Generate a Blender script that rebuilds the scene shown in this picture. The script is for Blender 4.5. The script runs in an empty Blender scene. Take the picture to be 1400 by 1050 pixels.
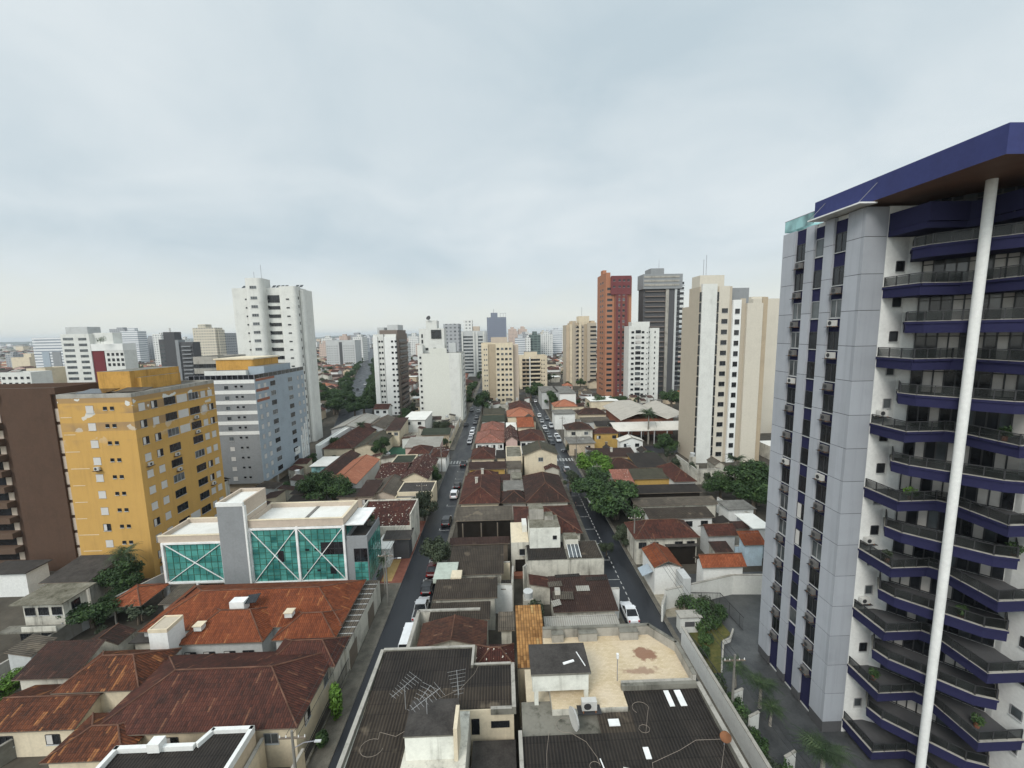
import bpy, math, random
from mathutils import Vector, Matrix
import numpy as np

S = bpy.context.scene
COL = S.collection
R = math.radians
# ---------------------------------------------------------------- camera
# Street runs along +Y, X to the right, Z up, metres; the camera stands 40 m above the ground.
FPX, HCAM = 557.7, 40.0
_D = Vector((82, 4425, FPX)).normalized()
_Y = Vector((-15, -70, FPX)); _Y = (_Y - _D * _Y.dot(_D)).normalized()
_X = _Y.cross(_D) * -1
if _X.x < 0: _X = -_X
_X.normalize()
AX = [_X, _Y, -_D]                      # world axes seen in the camera (x right, y down, z forward)
def ray(px, py):
    c = Vector((px - 700, py - 525, FPX))
    return Vector((AX[0].dot(c), AX[1].dot(c), AX[2].dot(c)))
def G(p, z=0.0):                        # the place at height z that the photograph shows at pixel p
    d = ray(*p); t = (z - HCAM) / d.z
    return Vector((d.x * t, d.y * t, z))
def AT(px, py, y):                      # the place at distance y along the street
    d = ray(px, py); t = y / d.y
    return Vector((d.x * t, y, HCAM + d.z * t))
cam = bpy.data.cameras.new('camera')
cam.sensor_width = 36; cam.lens = 36 * FPX / 1400
cam.clip_start = 0.5; cam.clip_end = 40000
co = bpy.data.objects.new('camera', cam); COL.objects.link(co)
M = Matrix(((AX[0].x, -AX[0].y, -AX[0].z), (AX[1].x, -AX[1].y, -AX[1].z), (AX[2].x, -AX[2].y, -AX[2].z)))
co.matrix_world = Matrix.Translation((0, 0, HCAM)) @ M.to_4x4()
S.camera = co
S.render.resolution_x, S.render.resolution_y = 1024, 768

# ---------------------------------------------------------------- light
SUN_EL, SUN_AZ = 44, 212                # soft light from behind the camera, a little from the left
S.view_settings.view_transform = 'Standard'; S.view_settings.look = 'None'
S.view_settings.exposure = 0.25; S.view_settings.gamma = 1
S.cycles.max_bounces = 5; S.cycles.diffuse_bounces = 3; S.cycles.glossy_bounces = 2
S.cycles.transmission_bounces = 3; S.cycles.volume_bounces = 0; S.cycles.transparent_max_bounces = 10
S.cycles.caustics_reflective = False; S.cycles.caustics_refractive = False
W = bpy.data.worlds.new('World'); S.world = W; W.use_nodes = True
nt = W.node_tree
for n in list(nt.nodes): nt.nodes.remove(n)
def wn(t, **k):
    n = nt.nodes.new(t)
    for a, b in k.items(): setattr(n, a, b)
    return n
def wmath(op, a, b=None, c=None, clamp=False):
    n = wn('ShaderNodeMath', operation=op, use_clamp=clamp)
    for i, v in enumerate((a, b, c)):
        if v is None: continue
        if isinstance(v, (int, float)): n.inputs[i].default_value = v
        else: nt.links.new(v, n.inputs[i])
    return n.outputs[0]
sky = wn('ShaderNodeTexSky', sky_type='NISHITA', sun_disc=False)
sky.sun_elevation = R(SUN_EL); sky.sun_rotation = R(SUN_AZ); sky.dust_density = 3
tc = wn('ShaderNodeTexCoord'); sp = wn('ShaderNodeSeparateXYZ')
nt.links.new(tc.outputs['Generated'], sp.inputs[0])
zc = wmath('MAXIMUM', sp.outputs[2], 0.0)
zd = wmath('ADD', zc, 0.34)
cb = wn('ShaderNodeCombineXYZ')
nt.links.new(wmath('DIVIDE', sp.outputs[0], zd), cb.inputs[0])
nt.links.new(wmath('DIVIDE', sp.outputs[1], zd), cb.inputs[1])
def wnoise(scale, detail, rough, off):
    mp = wn('ShaderNodeMapping'); mp.inputs['Location'].default_value = off
    mp.inputs['Scale'].default_value = (0.9, 1.0, 1)
    nt.links.new(cb.outputs[0], mp.inputs[0])
    n = wn('ShaderNodeTexNoise'); n.inputs['Scale'].default_value = scale
    n.inputs['Detail'].default_value = detail; n.inputs['Roughness'].default_value = rough
    n.inputs['Distortion'].default_value = 0.5
    nt.links.new(mp.outputs[0], n.inputs[0]); return n.outputs[0]
c1 = wnoise(0.85, 4, 0.5, (3.2, 1.1, 0)); c2 = wnoise(2.5, 6, 0.55, (7.7, 4.1, 2))
cl = wmath('ADD', wmath('MULTIPLY', c1, 0.62), wmath('MULTIPLY', c2, 0.38))
rp = wn('ShaderNodeValToRGB')
e = rp.color_ramp.elements
e[0].position = 0.36; e[0].color = (5.6, 6.65, 7.25, 1)
e[1].position = 0.63; e[1].color = (7.6, 8.3, 8.6, 1)
nt.links.new(cl, rp.inputs[0])
# pale, slightly warm band over the horizon, broken by the same cloud
hz = wn('ShaderNodeMapRange', interpolation_type='SMOOTHSTEP')
nt.links.new(wmath('ADD', zc, wmath('MULTIPLY', wmath('SUBTRACT', c2, 0.5), 0.12)), hz.inputs[0])
hz.inputs[1].default_value = 0.0; hz.inputs[2].default_value = 0.17
hz.inputs[3].default_value = 1.0; hz.inputs[4].default_value = 0.0
mh = wn('ShaderNodeMix', data_type='RGBA')
nt.links.new(hz.outputs[0], mh.inputs[0]); nt.links.new(rp.outputs[0], mh.inputs[6])
mh.inputs[7].default_value = (8.5, 8.75, 8.1, 1)
# an overcast dome is brightest overhead and towards the hidden sun
zb = wn('ShaderNodeMapRange', interpolation_type='SMOOTHSTEP')
nt.links.new(sp.outputs[2], zb.inputs[0])
for i, v in ((1, 0.62), (2, 0.95), (3, 1.0), (4, 1.5)): zb.inputs[i].default_value = v
bb = wn('ShaderNodeMapRange', interpolation_type='SMOOTHSTEP')
nt.links.new(sp.outputs[1], bb.inputs[0])
for i, v in ((1, 0.1), (2, -0.7), (3, 1.0), (4, 1.7)): bb.inputs[i].default_value = v
ms = wn('ShaderNodeVectorMath', operation='SCALE')
nt.links.new(mh.outputs[2], ms.inputs[0]); nt.links.new(wmath('MULTIPLY', zb.outputs[0], bb.outputs[0]), ms.inputs[3])
mx = wn('ShaderNodeMix', data_type='RGBA'); mx.inputs[0].default_value = 0.93
nt.links.new(sky.outputs[0], mx.inputs[6]); nt.links.new(ms.outputs[0], mx.inputs[7])
bg = wn('ShaderNodeBackground'); bg.inputs[1].default_value = 0.085
nt.links.new(mx.outputs[2], bg.inputs[0])
wo = wn('ShaderNodeOutputWorld'); nt.links.new(bg.outputs[0], wo.inputs[0])
sl = bpy.data.lights.new('sun', 'SUN'); sl.energy = 1.75; sl.angle = R(24); sl.color = (1, 0.96, 0.9)
so = bpy.data.objects.new('sun', sl); COL.objects.link(so)
sd = Vector((math.sin(R(SUN_AZ)) * math.cos(R(SUN_EL)), math.cos(R(SUN_AZ)) * math.cos(R(SUN_EL)), math.sin(R(SUN_EL))))
so.rotation_euler = (-sd).to_track_quat('-Z', 'Y').to_euler()
so.location = sd * 300

# ---------------------------------------------------------------- materials
class NB:                                # short-hand for building a node tree
    def __init__(s, name):
        s.m = bpy.data.materials.new(name); s.m.use_nodes = True
        s.t = s.m.node_tree; s.b = s.t.nodes['Principled BSDF']
    def n(s, t, **k):
        n = s.t.nodes.new(t)
        for a, b in k.items(): setattr(n, a, b)
        return n
    def set(s, sock, v):
        if v is None: return
        if isinstance(v, bpy.types.NodeSocket): s.t.links.new(v, sock)
        else:
            if isinstance(v, tuple) and len(v) == 3 and sock.type == 'RGBA': v = v + (1,)
            sock.default_value = v
    def math(s, op, a, b=None, c=None, clamp=False):
        n = s.n('ShaderNodeMath', operation=op, use_clamp=clamp)
        for i, v in enumerate((a, b, c)): s.set(n.inputs[i], v)
        return n.outputs[0]
    def pos(s, sc=(1, 1, 1)):
        g = s.n('ShaderNodeNewGeometry'); mp = s.n('ShaderNodeMapping'); mp.inputs['Scale'].default_value = sc
        s.t.links.new(g.outputs['Position'], mp.inputs[0]); return mp.outputs[0]
    def noise(s, v, scale, detail=4, rough=0.55):
        n = s.n('ShaderNodeTexNoise'); s.set(n.inputs[0], v); n.inputs['Scale'].default_value = scale
        n.inputs['Detail'].default_value = detail; n.inputs['Roughness'].default_value = rough
        return n.outputs[0]
    def rng(s, v, a, b, c=0.0, d=1.0):
        n = s.n('ShaderNodeMapRange'); s.set(n.inputs[0], v)
        for i, q in enumerate((a, b, c, d)): n.inputs[i + 1].default_value = q
        return n.outputs[0]
    def mix(s, f, a, b, mode='MIX'):
        n = s.n('ShaderNodeMix', data_type='RGBA', blend_type=mode)
        s.set(n.inputs[0], f); s.set(n.inputs[6], a); s.set(n.inputs[7], b); return n.outputs[2]
    def white(s, v):
        n = s.n('ShaderNodeTexWhiteNoise', noise_dimensions='3D'); s.set(n.inputs[0], v); return n.outputs[0]
    def uv(s):
        u = s.n('ShaderNodeUVMap'); p = s.n('ShaderNodeSeparateXYZ')
        s.t.links.new(u.outputs[0], p.inputs[0]); return p.outputs[0], p.outputs[1]
    def comb(s, a, b, c=0.0):
        n = s.n('ShaderNodeCombineXYZ')
        for i, v in enumerate((a, b, c)): s.set(n.inputs[i], v)
        return n.outputs[0]
    def bump(s, h, st=0.5, dist=0.05):
        n = s.n('ShaderNodeBump'); n.inputs['Strength'].default_value = st; n.inputs['Distance'].default_value = dist
        s.set(n.inputs['Height'], h); s.t.links.new(n.outputs[0], s.b.inputs['Normal'])
    def out(s, col, rough=0.8, spec=0.3, metal=0.0):
        s.set(s.b.inputs['Base Color'], col); s.set(s.b.inputs['Roughness'], rough)
        s.set(s.b.inputs['Specular IOR Level'], spec); s.set(s.b.inputs['Metallic'], metal); return s.m
def mul(c, k): return tuple(min(1, x * k) for x in c)
def plain(name, c, rough=0.6, spec=0.4, metal=0.0, var=0.15):
    b = NB(name); f = b.noise(b.pos(), 0.8, 4)
    return b.out(b.mix(b.rng(f, .3, .7), mul(c, 1 - var), mul(c, 1 + var)), rough, spec, metal)
def paint(name, c, dirt=0.3, grime=(0.07, 0.06, 0.05), streak=0.5, sc=1.0):
    """Painted render with blotches and rain streaks."""
    b = NB(name)
    f1 = b.rng(b.noise(b.pos((sc, sc, sc)), 0.35, 6, .65), .48, .82)
    f2 = b.rng(b.noise(b.pos((1.3 * sc, 1.3 * sc, .09 * sc)), 1.0, 5, .7), .52, .85)
    f = b.math('ADD', b.math('MULTIPLY', f1, dirt), b.math('MULTIPLY', f2, dirt * streak * 1.4), clamp=True)
    fine = b.rng(b.noise(b.pos(), 3.5, 3), .3, .7)
    c0 = b.mix(fine, mul(c, .93), mul(c, 1.05))
    return b.out(b.mix(f, c0, grime), 0.85, .2)
def peeled(name, c, c2, c3):
    """Yellow paint fading to bare render in courses, with white patches near the top."""
    b = NB(name); g = b.n('ShaderNodeNewGeometry'); p = b.n('ShaderNodeSeparateXYZ'); b.t.links.new(g.outputs[0], p.inputs[0])
    f1 = b.rng(b.noise(b.pos(), .3, 5, .6), .45, .8)
    col = b.mix(b.math('MULTIPLY', f1, .28), c, mul(c, .62))
    st = b.rng(b.noise(b.pos((1.2, 1.2, .08)), 1, 5, .7), .5, .8)
    col = b.mix(b.math('MULTIPLY', st, .3), col, (.25, .15, .06))
    course = b.math('LESS_THAN', b.math('FRACT', b.math('DIVIDE', b.math('SUBTRACT', p.outputs[2], 28.35), 2.83)), .5)
    hi = b.rng(b.math('ADD', p.outputs[2], b.math('MULTIPLY', b.noise(b.pos((.25, .25, .05)), 1, 3), 9)), 28, 31)
    top = b.rng(p.outputs[2], 30.0, 30.2)
    wear = b.rng(b.noise(b.pos((.14, .14, .2)), 1, 3), .36, .5)
    col = b.mix(b.math('MULTIPLY', b.math('MAXIMUM', b.math('MULTIPLY', course, b.math('MULTIPLY', hi, wear)), b.math('MULTIPLY', top, .8)), .75), col, c2)
    wp = b.rng(b.noise(b.pos((.42, .42, .6)), .8, 3, .5), .605, .615)
    col = b.mix(b.math('MULTIPLY', wp, b.rng(p.outputs[2], 23, 29)), col, c3)
    return b.out(col, .85, .2)
def tiles(name, ca, cb_, cc, specks=0.0, moss=0.35, wu=.24, wv=.38, strk=.06):
    """Clay roof tiles: u runs along the eave, v up the slope (both in metres)."""
    ca, cb_ = (ca[0] * .9, ca[1] * .8, ca[2] * .78), (cb_[0] * .95, cb_[1] * .82, cb_[2] * .8); cc = mul(cc, .85)
    b = NB(name); u, v = b.uv()
    cu = b.math('FLOOR', b.math('DIVIDE', u, wu)); cv = b.math('FLOOR', b.math('DIVIDE', v, wv))
    r1 = b.white(b.comb(cu, cv, 1.0))
    r2 = b.white(b.comb(cu, b.math('FLOOR', b.math('DIVIDE', b.math('ADD', v, b.math('MULTIPLY', b.white(b.comb(cu, 7.0, 3.0)), 3)), 1.1)), 4.0))
    big = b.noise(b.pos(), .32, 5, .62)
    f = b.math('ADD', b.math('ADD', b.math('MULTIPLY', r1, .26), b.math('MULTIPLY', r2, .16)), b.math('MULTIPLY', b.rng(big, .28, .72), .42))
    rp = b.n('ShaderNodeValToRGB'); el = rp.color_ramp.elements
    el[0].position = .22; el[0].color = ca + (1,); el[1].position = .95; el[1].color = tuple(.55 * p + .45 * q for p, q in zip(cb_, cc)) + (1,)
    e2 = el.new(.58); e2.color = cb_ + (1,)
    b.t.links.new(f, rp.inputs[0])
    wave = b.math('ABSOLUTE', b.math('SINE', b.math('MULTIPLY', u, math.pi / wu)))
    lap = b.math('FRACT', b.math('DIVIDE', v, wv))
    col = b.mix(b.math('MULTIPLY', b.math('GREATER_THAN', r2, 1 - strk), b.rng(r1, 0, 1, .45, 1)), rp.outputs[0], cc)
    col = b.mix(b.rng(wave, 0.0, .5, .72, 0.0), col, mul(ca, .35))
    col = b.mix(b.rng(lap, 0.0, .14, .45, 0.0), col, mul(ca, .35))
    ms = b.rng(b.noise(b.pos(), .9, 6, .7), .5, .78, 0, moss)
    col = b.mix(ms, col, (.028, .024, .017))
    if specks:
        w = b.rng(b.noise(b.pos(), 2.6, 2, .4), .72 - specks, .74 - specks)
        col = b.mix(w, col, (.55, .5, .42))
    b.bump(b.math('ADD', b.math('MULTIPLY', wave, .7), b.math('MULTIPLY', lap, .3)), .8, .08)
    return b.out(col, .75, .25)
def corrug(name, ca, cb_, per=.27, sheet=1.55, light=0.0, stain=.6):
    """Weathered fibre-cement sheets: ribs run up the slope, laps every sheet length."""
    ca, cb_ = mul(ca, .75), mul(cb_, .75)
    b = NB(name); u, v = b.uv()
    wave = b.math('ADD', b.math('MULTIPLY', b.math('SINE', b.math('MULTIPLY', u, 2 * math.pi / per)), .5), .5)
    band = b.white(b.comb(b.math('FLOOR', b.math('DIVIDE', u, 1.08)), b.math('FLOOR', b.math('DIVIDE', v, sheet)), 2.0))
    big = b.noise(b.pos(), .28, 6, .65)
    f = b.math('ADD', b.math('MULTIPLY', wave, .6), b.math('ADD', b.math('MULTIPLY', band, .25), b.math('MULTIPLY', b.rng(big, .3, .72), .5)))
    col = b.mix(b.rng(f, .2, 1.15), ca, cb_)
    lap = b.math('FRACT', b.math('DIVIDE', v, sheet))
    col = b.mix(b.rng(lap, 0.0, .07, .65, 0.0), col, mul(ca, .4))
    st = b.rng(b.noise(b.pos((1, 1, 1)), .6, 6, .75), .5, .8, 0, stain)
    col = b.mix(st, col, mul(ca, .45))
    if light:
        col = b.mix(b.rng(b.noise(b.pos(), .45, 2), .62, .68, 0, light), col, (.3, .24, .17))
    b.bump(wave, .9, .06)
    return b.out(col, .8, .25)
def ground_mat(name, a, c, sc=.15, rough=.9, spec=.2):
    b = NB(name); f = b.noise(b.pos(), sc, 8, .7); f2 = b.noise(b.pos(), sc * 9, 5, .7)
    return b.out(b.mix(b.rng(b.math('ADD', b.math('MULTIPLY', f, .65), b.math('MULTIPLY', f2, .35)), .36, .64), a, c), rough, spec)
def asphalt(name, c=(.015, .0165, .02)):
    """Damp asphalt: patchy sheen where water still lies, older patches, tyre tracks."""
    b = NB(name); f = b.noise(b.pos((1, .25, 1)), .35, 6, .65); g = b.noise(b.pos(), 9, 3)
    col = b.mix(b.rng(f, .35, .7), mul(c, .75), mul(c, 1.55))
    col = b.mix(b.rng(g, .4, .65, 0, .35), col, mul(c, 1.9))
    pt = b.rng(b.noise(b.pos((.5, .12, 1)), .5, 1, .2), .6, .61, 0, .4)
    col = b.mix(pt, col, mul(c, .6))
    b.bump(g, .15, .02)
    return b.out(col, b.rng(f, .35, .68, .3, .6), .45)
def leaf(name, a, c, d):
    b = NB(name); g = b.n('ShaderNodeNewGeometry'); o = b.n('ShaderNodeObjectInfo')
    f = b.math('ADD', b.math('MULTIPLY', g.outputs['Random Per Island'], .5), b.math('MULTIPLY', b.rng(b.noise(b.pos(), .55, 3), .3, .7), .5))
    col = b.mix(b.rng(f, .15, .6), a, c); col = b.mix(b.rng(f, .6, .95), col, d)
    col = b.mix(b.math('MULTIPLY', o.outputs['Random'], .3), col, mul(a, .8))
    return b.out(col, .6, .3)
def glass(name, c, rough=.12, spec=.6, var=.5):
    b = NB(name); f = b.noise(b.pos((.8, .8, .5)), .9, 2, .5)
    return b.out(b.mix(b.rng(f, .35, .65), mul(c, 1 - var), mul(c, 1 + var)), rough, spec)
def facade_mat(name, wall, win, fw, fh, ww=.5, wh=.45, off=.3):
    """Wall of a far tower whose windows are under a pixel wide."""
    b = NB(name); g = b.n('ShaderNodeNewGeometry'); p = b.n('ShaderNodeSeparateXYZ'); b.t.links.new(g.outputs[0], p.inputs[0])
    h = b.math('ADD', p.outputs[0], p.outputs[1])
    ux = b.math('FRACT', b.math('DIVIDE', h, fw)); uz = b.math('FRACT', b.math('ADD', b.math('DIVIDE', p.outputs[2], fh), off))
    up = b.n('ShaderNodeSeparateXYZ'); b.t.links.new(g.outputs['Normal'], up.inputs[0])
    m = b.math('MULTIPLY', b.math('LESS_THAN', ux, ww), b.math('LESS_THAN', uz, wh))
    m = b.math('MULTIPLY', m, b.math('LESS_THAN', b.math('ABSOLUTE', up.outputs[2]), .5))
    m = b.math('MULTIPLY', m, b.rng(b.white(b.comb(b.math('FLOOR', b.math('DIVIDE', h, fw)), b.math('FLOOR', b.math('ADD', b.math('DIVIDE', p.outputs[2], fh), off)))), 0, 1, .55, 1))
    f = b.rng(b.noise(b.pos((.3, .3, .06)), 1, 4), .5, .8, 0, .25)
    return b.out(b.mix(m, b.mix(f, wall, mul(wall, .6)), win), .8, .25)

MT = {}
P = MT.__setitem__
# walls
P('white', paint('white_paint', (.64, .64, .6), .22)); P('white_old', paint('aged_white_paint', (.58, .555, .48), .75, (.05, .045, .036), 1.0))
P('bright', paint('fresh_white_paint', (.73, .73, .7), .12)); P('stained', paint('stained_old_render', (.5, .47, .4), .9, (.04, .037, .03), 1.1)); P('cream', paint('cream_paint', (.66, .57, .42), .35))
P('beige', paint('beige_paint', (.53, .43, .31), .3)); P('tan', paint('tan_paint', (.42, .34, .24), .25)); P('sand', paint('sand_tower_paint', (.46, .4, .315), .1, sc=.5))
P('ochre', paint('ochre_paint', (.48, .31, .095), .35)); P('ivory', paint('ivory_tower_paint', (.57, .525, .44), .12, sc=.5)); P('blankwall', paint('blank_wall_paint', (.63, .63, .57), .07, sc=.4)); P('orange_dark', paint('dark_orange_paint', (.2, .085, .06), .2)); P('yellow', peeled('peeling_yellow_paint', (.54, .325, .1), (.27, .185, .115), (.62, .62, .58)))
P('yellow_plain', paint('stained_yellow_paint', (.52, .29, .075), .6, (.12, .06, .02), .9))
P('grey', paint('grey_paint', (.25, .26, .265), .2)); P('bluegrey', paint('blue_grey_paint', (.33, .38, .42), .2)); P('darkgrey', paint('dark_grey_paint', (.085, .085, .088), .25))
P('lightgrey', paint('light_grey_paint', (.5, .51, .5), .25)); P('concrete', paint('raw_concrete', (.36, .34, .3), .6, (.05, .05, .04), .9)); P('concrete_dark', paint('mossy_concrete', (.2, .19, .16), .8, (.03, .03, .022), 1))
P('brown_mid', paint('mid_brown_paint', (.12, .078, .055), .3)); P('brown', paint('brown_tower_paint', (.092, .056, .039), .3, (.03, .02, .015))); P('orange', paint('orange_tower_paint', (.37, .17, .1), .2, (.15, .06, .04), sc=.4))
P('burgundy', paint('burgundy_paint', (.16, .05, .052), .25, (.05, .02, .02))); P('maroon', paint('maroon_paint', (.15, .03, .035), .1))
P('pinkwall', paint('pink_paint', (.56, .4, .35), .3)); P('bluewall', paint('pale_blue_paint', (.5, .62, .7), .3)); P('greenwall', paint('green_paint', (.05, .12, .08), .3))
P('palegreen', paint('pale_green_paint', (.42, .46, .4), .5)); P('taupe_dark', paint('taupe_brown_paint', (.2, .165, .14), .2)); P('taupe', paint('taupe_paint', (.5, .42, .34), .15)); P('terracotta', paint('terracotta_paint', (.3, .125, .08), .3))
P('blue', paint('deep_blue_paint', (.02, .02, .06), .15, (.02, .02, .05))); P('bluetop', paint('roof_blue_paint', (.041, .049, .145), .3, (.03, .03, .07), .8))

def panelled(name, c, per, axis):
    b = NB(name); g = b.n('ShaderNodeNewGeometry'); p = b.n('ShaderNodeSeparateXYZ'); b.t.links.new(g.outputs[0], p.inputs[0])
    r = b.white(b.comb(b.math('FLOOR', b.math('DIVIDE', p.outputs[axis], per)), b.math('FLOOR', b.math('DIVIDE', b.math('SUBTRACT', p.outputs[2], 1.2), 3.09)), 5.0))
    st = b.rng(b.noise(b.pos((2.2, 2.2, .1)), 1.0, 6, .72), .5, .82); bl = b.rng(b.noise(b.pos(), .4, 6, .65), .48, .8)
    col = b.mix(r, mul(c, .93), mul(c, 1.06)); col = b.mix(b.math('ADD', b.math('MULTIPLY', st, .3), b.math('MULTIPLY', bl, .18)), col, mul(c, .42))
    return b.out(col, .55, .3)
P('panel', panelled('silver_grey_panel', (.385, .4, .43), 1.9, 1)); P('panel_front', panelled('grey_panel', (.33, .345, .37), 40.0, 0)); P('soffit', plain('brown_soffit', (.2, .11, .07)))
P('tankwall', paint('stained_tank_render', (.7, .7, .63), .5, (.1, .09, .07), 1))
# roofs
P('t_red', tiles('red_brown_tiles', (0.040, 0.018, 0.014), (0.096, 0.036, 0.024), (0.192, 0.084, 0.048))); P('t_dark', tiles('dark_brown_tiles', (0.026, 0.018, 0.014), (0.060, 0.029, 0.021), (0.120, 0.060, 0.040), moss=.5))
P('t_orange', tiles('orange_tiles', (0.136, 0.040, 0.016), (0.240, 0.076, 0.028), (0.336, 0.128, 0.048), moss=.2)); P('t_bright', tiles('bright_orange_tiles', (0.224, 0.068, 0.028), (0.336, 0.112, 0.048), (0.416, 0.160, 0.072), moss=.08))
P('t_streak', tiles('orange_streaked_tiles', (0.048, 0.019, 0.010), (0.136, 0.048, 0.020), (0.336, 0.136, 0.048), moss=.35, strk=.15)); P('t_speck', tiles('specked_red_tiles', (0.040, 0.016, 0.013), (0.080, 0.028, 0.020), (0.136, 0.056, 0.036), .055, .35))
P('t_pink', tiles('faded_pink_tiles', (.2, .09, .065), (.32, .15, .11), (.42, .22, .17), .02, .12)); P('t_salmon', tiles('salmon_tiles', (.34, .14, .08), (.42, .19, .11), (.48, .25, .16), moss=.1))
P('t_moss', tiles('mossy_tiles', (.045, .022, .016), (.105, .05, .03), (.19, .1, .06), .0, .65)); P('t_yellow', tiles('straw_yellow_tiles', (.17, .085, .025), (.4, .24, .085), (.52, .35, .15), moss=.45, wu=.3, wv=.45))
P('c_dark', corrug('dark_corrugated_sheet', (0.016, 0.014, 0.013), (0.056, 0.046, 0.038), light=.0)); P('c_brown', corrug('brown_corrugated_sheet', (0.026, 0.020, 0.016), (0.089, 0.070, 0.052), light=.25))
P('c_grey', corrug('grey_corrugated_sheet', (.06, .05, .04), (.18, .152, .118), light=.25)); P('c_olive', corrug('olive_corrugated_sheet', (.04, .038, .026), (.12, .11, .075)))
P('c_green', corrug('green_corrugated_sheet', (0.026, 0.033, 0.022), (0.067, 0.081, 0.052))); P('c_pale', corrug('pale_corrugated_sheet', (.3, .28, .24), (.5, .48, .43), stain=.3)); P('c_rust', corrug('rust_brown_sheet', (0.030, 0.016, 0.013), (0.074, 0.041, 0.031), light=.1))
P('slab', ground_mat('dark_roof_membrane', (.03, .027, .025), (.075, .068, .062), .7)); P('flat_grey', ground_mat('grey_flat_roof', (.09, .086, .076), (.22, .21, .19), .5)); P('flat_white', ground_mat('white_roof_membrane', (.6, .59, .54), (.74, .73, .69), .4))
P('flat_moss', ground_mat('mossy_flat_roof', (.06, .055, .035), (.25, .235, .19), .6)); P('ridge', plain('ridge_mortar', (.12, .062, .042), .85, .2, 0, .4)); P('ridge_dark', plain('dark_ridge_tiles', (.09, .045, .035), .85, .2, 0, .4))
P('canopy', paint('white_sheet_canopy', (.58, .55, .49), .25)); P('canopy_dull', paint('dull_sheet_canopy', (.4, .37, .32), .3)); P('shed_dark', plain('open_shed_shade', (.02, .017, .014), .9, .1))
# ground
P('ground', ground_mat('town_ground', (.035, .031, .025), (.1, .088, .07), .06)); P('yard', ground_mat('cement_yard', (.05, .046, .04), (.14, .13, .113), .3)); P('earth', ground_mat('dirt_and_grass', (.05, .042, .022), (.13, .1, .065), .6))
P('asphalt', asphalt('damp_asphalt')); P('pavement', ground_mat('worn_pavement', (.075, .068, .057), (.18, .165, .135), .8)); P('redpave', ground_mat('red_paving', (.14, .05, .035), (.25, .1, .07), .9))
P('yelpave', ground_mat('yellow_paving', (.32, .2, .07), (.45, .31, .14), .9)); P('stonepave', ground_mat('stone_paving', (.2, .18, .13), (.4, .36, .29), 1.1)); P('kerb', plain('kerb_stone', (.3, .29, .26), .9, .2)); P('mark', paint('road_paint', (.4, .4, .385), .7, (.1, .1, .1)))
P('drive', ground_mat('damp_driveway', (.03, .032, .034), (.085, .087, .086), .5, .4, .5)); P('lawn', ground_mat('lawn_grass', (.05, .065, .02), (.15, .13, .045), 1.5)); P('court', plain('green_court', (.03, .09, .055), .8, .2)); P('hill', ground_mat('far_hills', (.05, .065, .045), (.1, .105, .075), .002))
# glass, metal
P('glass', glass('dark_window_glass', (.016, .018, .021), .15, .45)); P('glass2', glass('mid_window_glass', (.07, .08, .085))); P('curtain', plain('curtained_pane', (.46, .435, .4), .5, .4)); P('shutter', plain('white_shutter', (.55, .53, .5), .6, .3, 0, .06))
def teal_mat():
    b = NB('teal_curtain_glass'); g = b.n('ShaderNodeNewGeometry'); p = b.n('ShaderNodeSeparateXYZ'); b.t.links.new(g.outputs[0], p.inputs[0])
    r = b.white(b.comb(b.math('FLOOR', b.math('DIVIDE', b.math('ADD', p.outputs[0], p.outputs[1]), 1.0)), b.math('FLOOR', b.math('DIVIDE', p.outputs[2], .97)), 3.0))
    f = b.rng(b.noise(b.pos(), .35, 3), .35, .65)
    col = b.mix(b.math('ADD', b.math('MULTIPLY', r, .55), b.math('MULTIPLY', f, .45)), (.014, .1, .095), (.11, .38, .33))
    return b.out(col, .12, .6)
P('teal', teal_mat()); P('balustrade', glass('smoked_balustrade_glass', (.022, .025, .024), .2, .3)); MT['balustrade'].node_tree.nodes['Principled BSDF'].inputs['Alpha'].default_value = .5; P('greenrail', glass('green_balustrade_glass', (.2, .36, .36), .1))
P('frame', plain('dark_metal_frame', (.035, .035, .037), .5)); P('alu', plain('aluminium', (.34, .34, .34), .5, .4, .3)); P('rail', plain('grey_rail', (.22, .22, .24), .5)); P('whitemetal', plain('white_metal', (.75, .75, .73), .45)); P('acwhite', plain('air_conditioner_casing', (.5, .49, .46), .5)); P('tank', plain('blue_water_tank', (.03, .12, .35), .4)); P('rust', plain('rusty_metal', (.2, .09, .045), .85, .2, 0, .4)); P('cable', plain('old_cable', (.24, .2, .165), .8)); P('wire', plain('black_wire', (.03, .03, .03), .6)); P('wood', plain('grey_timber', (.16, .13, .1), .85)); P('acdark', plain('grimy_air_conditioner', (.13, .125, .12), .6)); P('pole', paint('pole_concrete', (.2, .19, .17), .4)); P('trunk', ground_mat('bark', (.06, .05, .04), (.16, .13, .1), 3)); P('palmtrunk', ground_mat('palm_bark', (.18, .165, .14), (.32, .3, .26), 2)); P('tyre', plain('tyre_rubber', (.015, .015, .015), .8, .2)); P('rim', plain('wheel_rim', (.4, .4, .42), .35, .5, .7))
P('leaf', leaf('tree_leaves', (.016, .034, .012), (.042, .082, .025), (.1, .16, .045))); P('leaf_bright', leaf('bright_leaves', (.04, .085, .012), (.09, .18, .02), (.17, .28, .05))); P('leaf_grey', leaf('dull_leaves', (.022, .032, .018), (.05, .065, .036), (.09, .11, .06))); P('palm', leaf('palm_leaves', (.016, .03, .012), (.04, .065, .026), (.085, .115, .05)))
P('lamp_red', plain('tail_lamp', (.35, .01, .01), .2)); P('lamp_white', plain('head_lamp', (.7, .7, .68), .15)); P('yellowbin', plain('yellow_plastic', (.6, .45, .03), .4)); P('redplastic', plain('red_plastic', (.4, .04, .06), .5))
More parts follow.
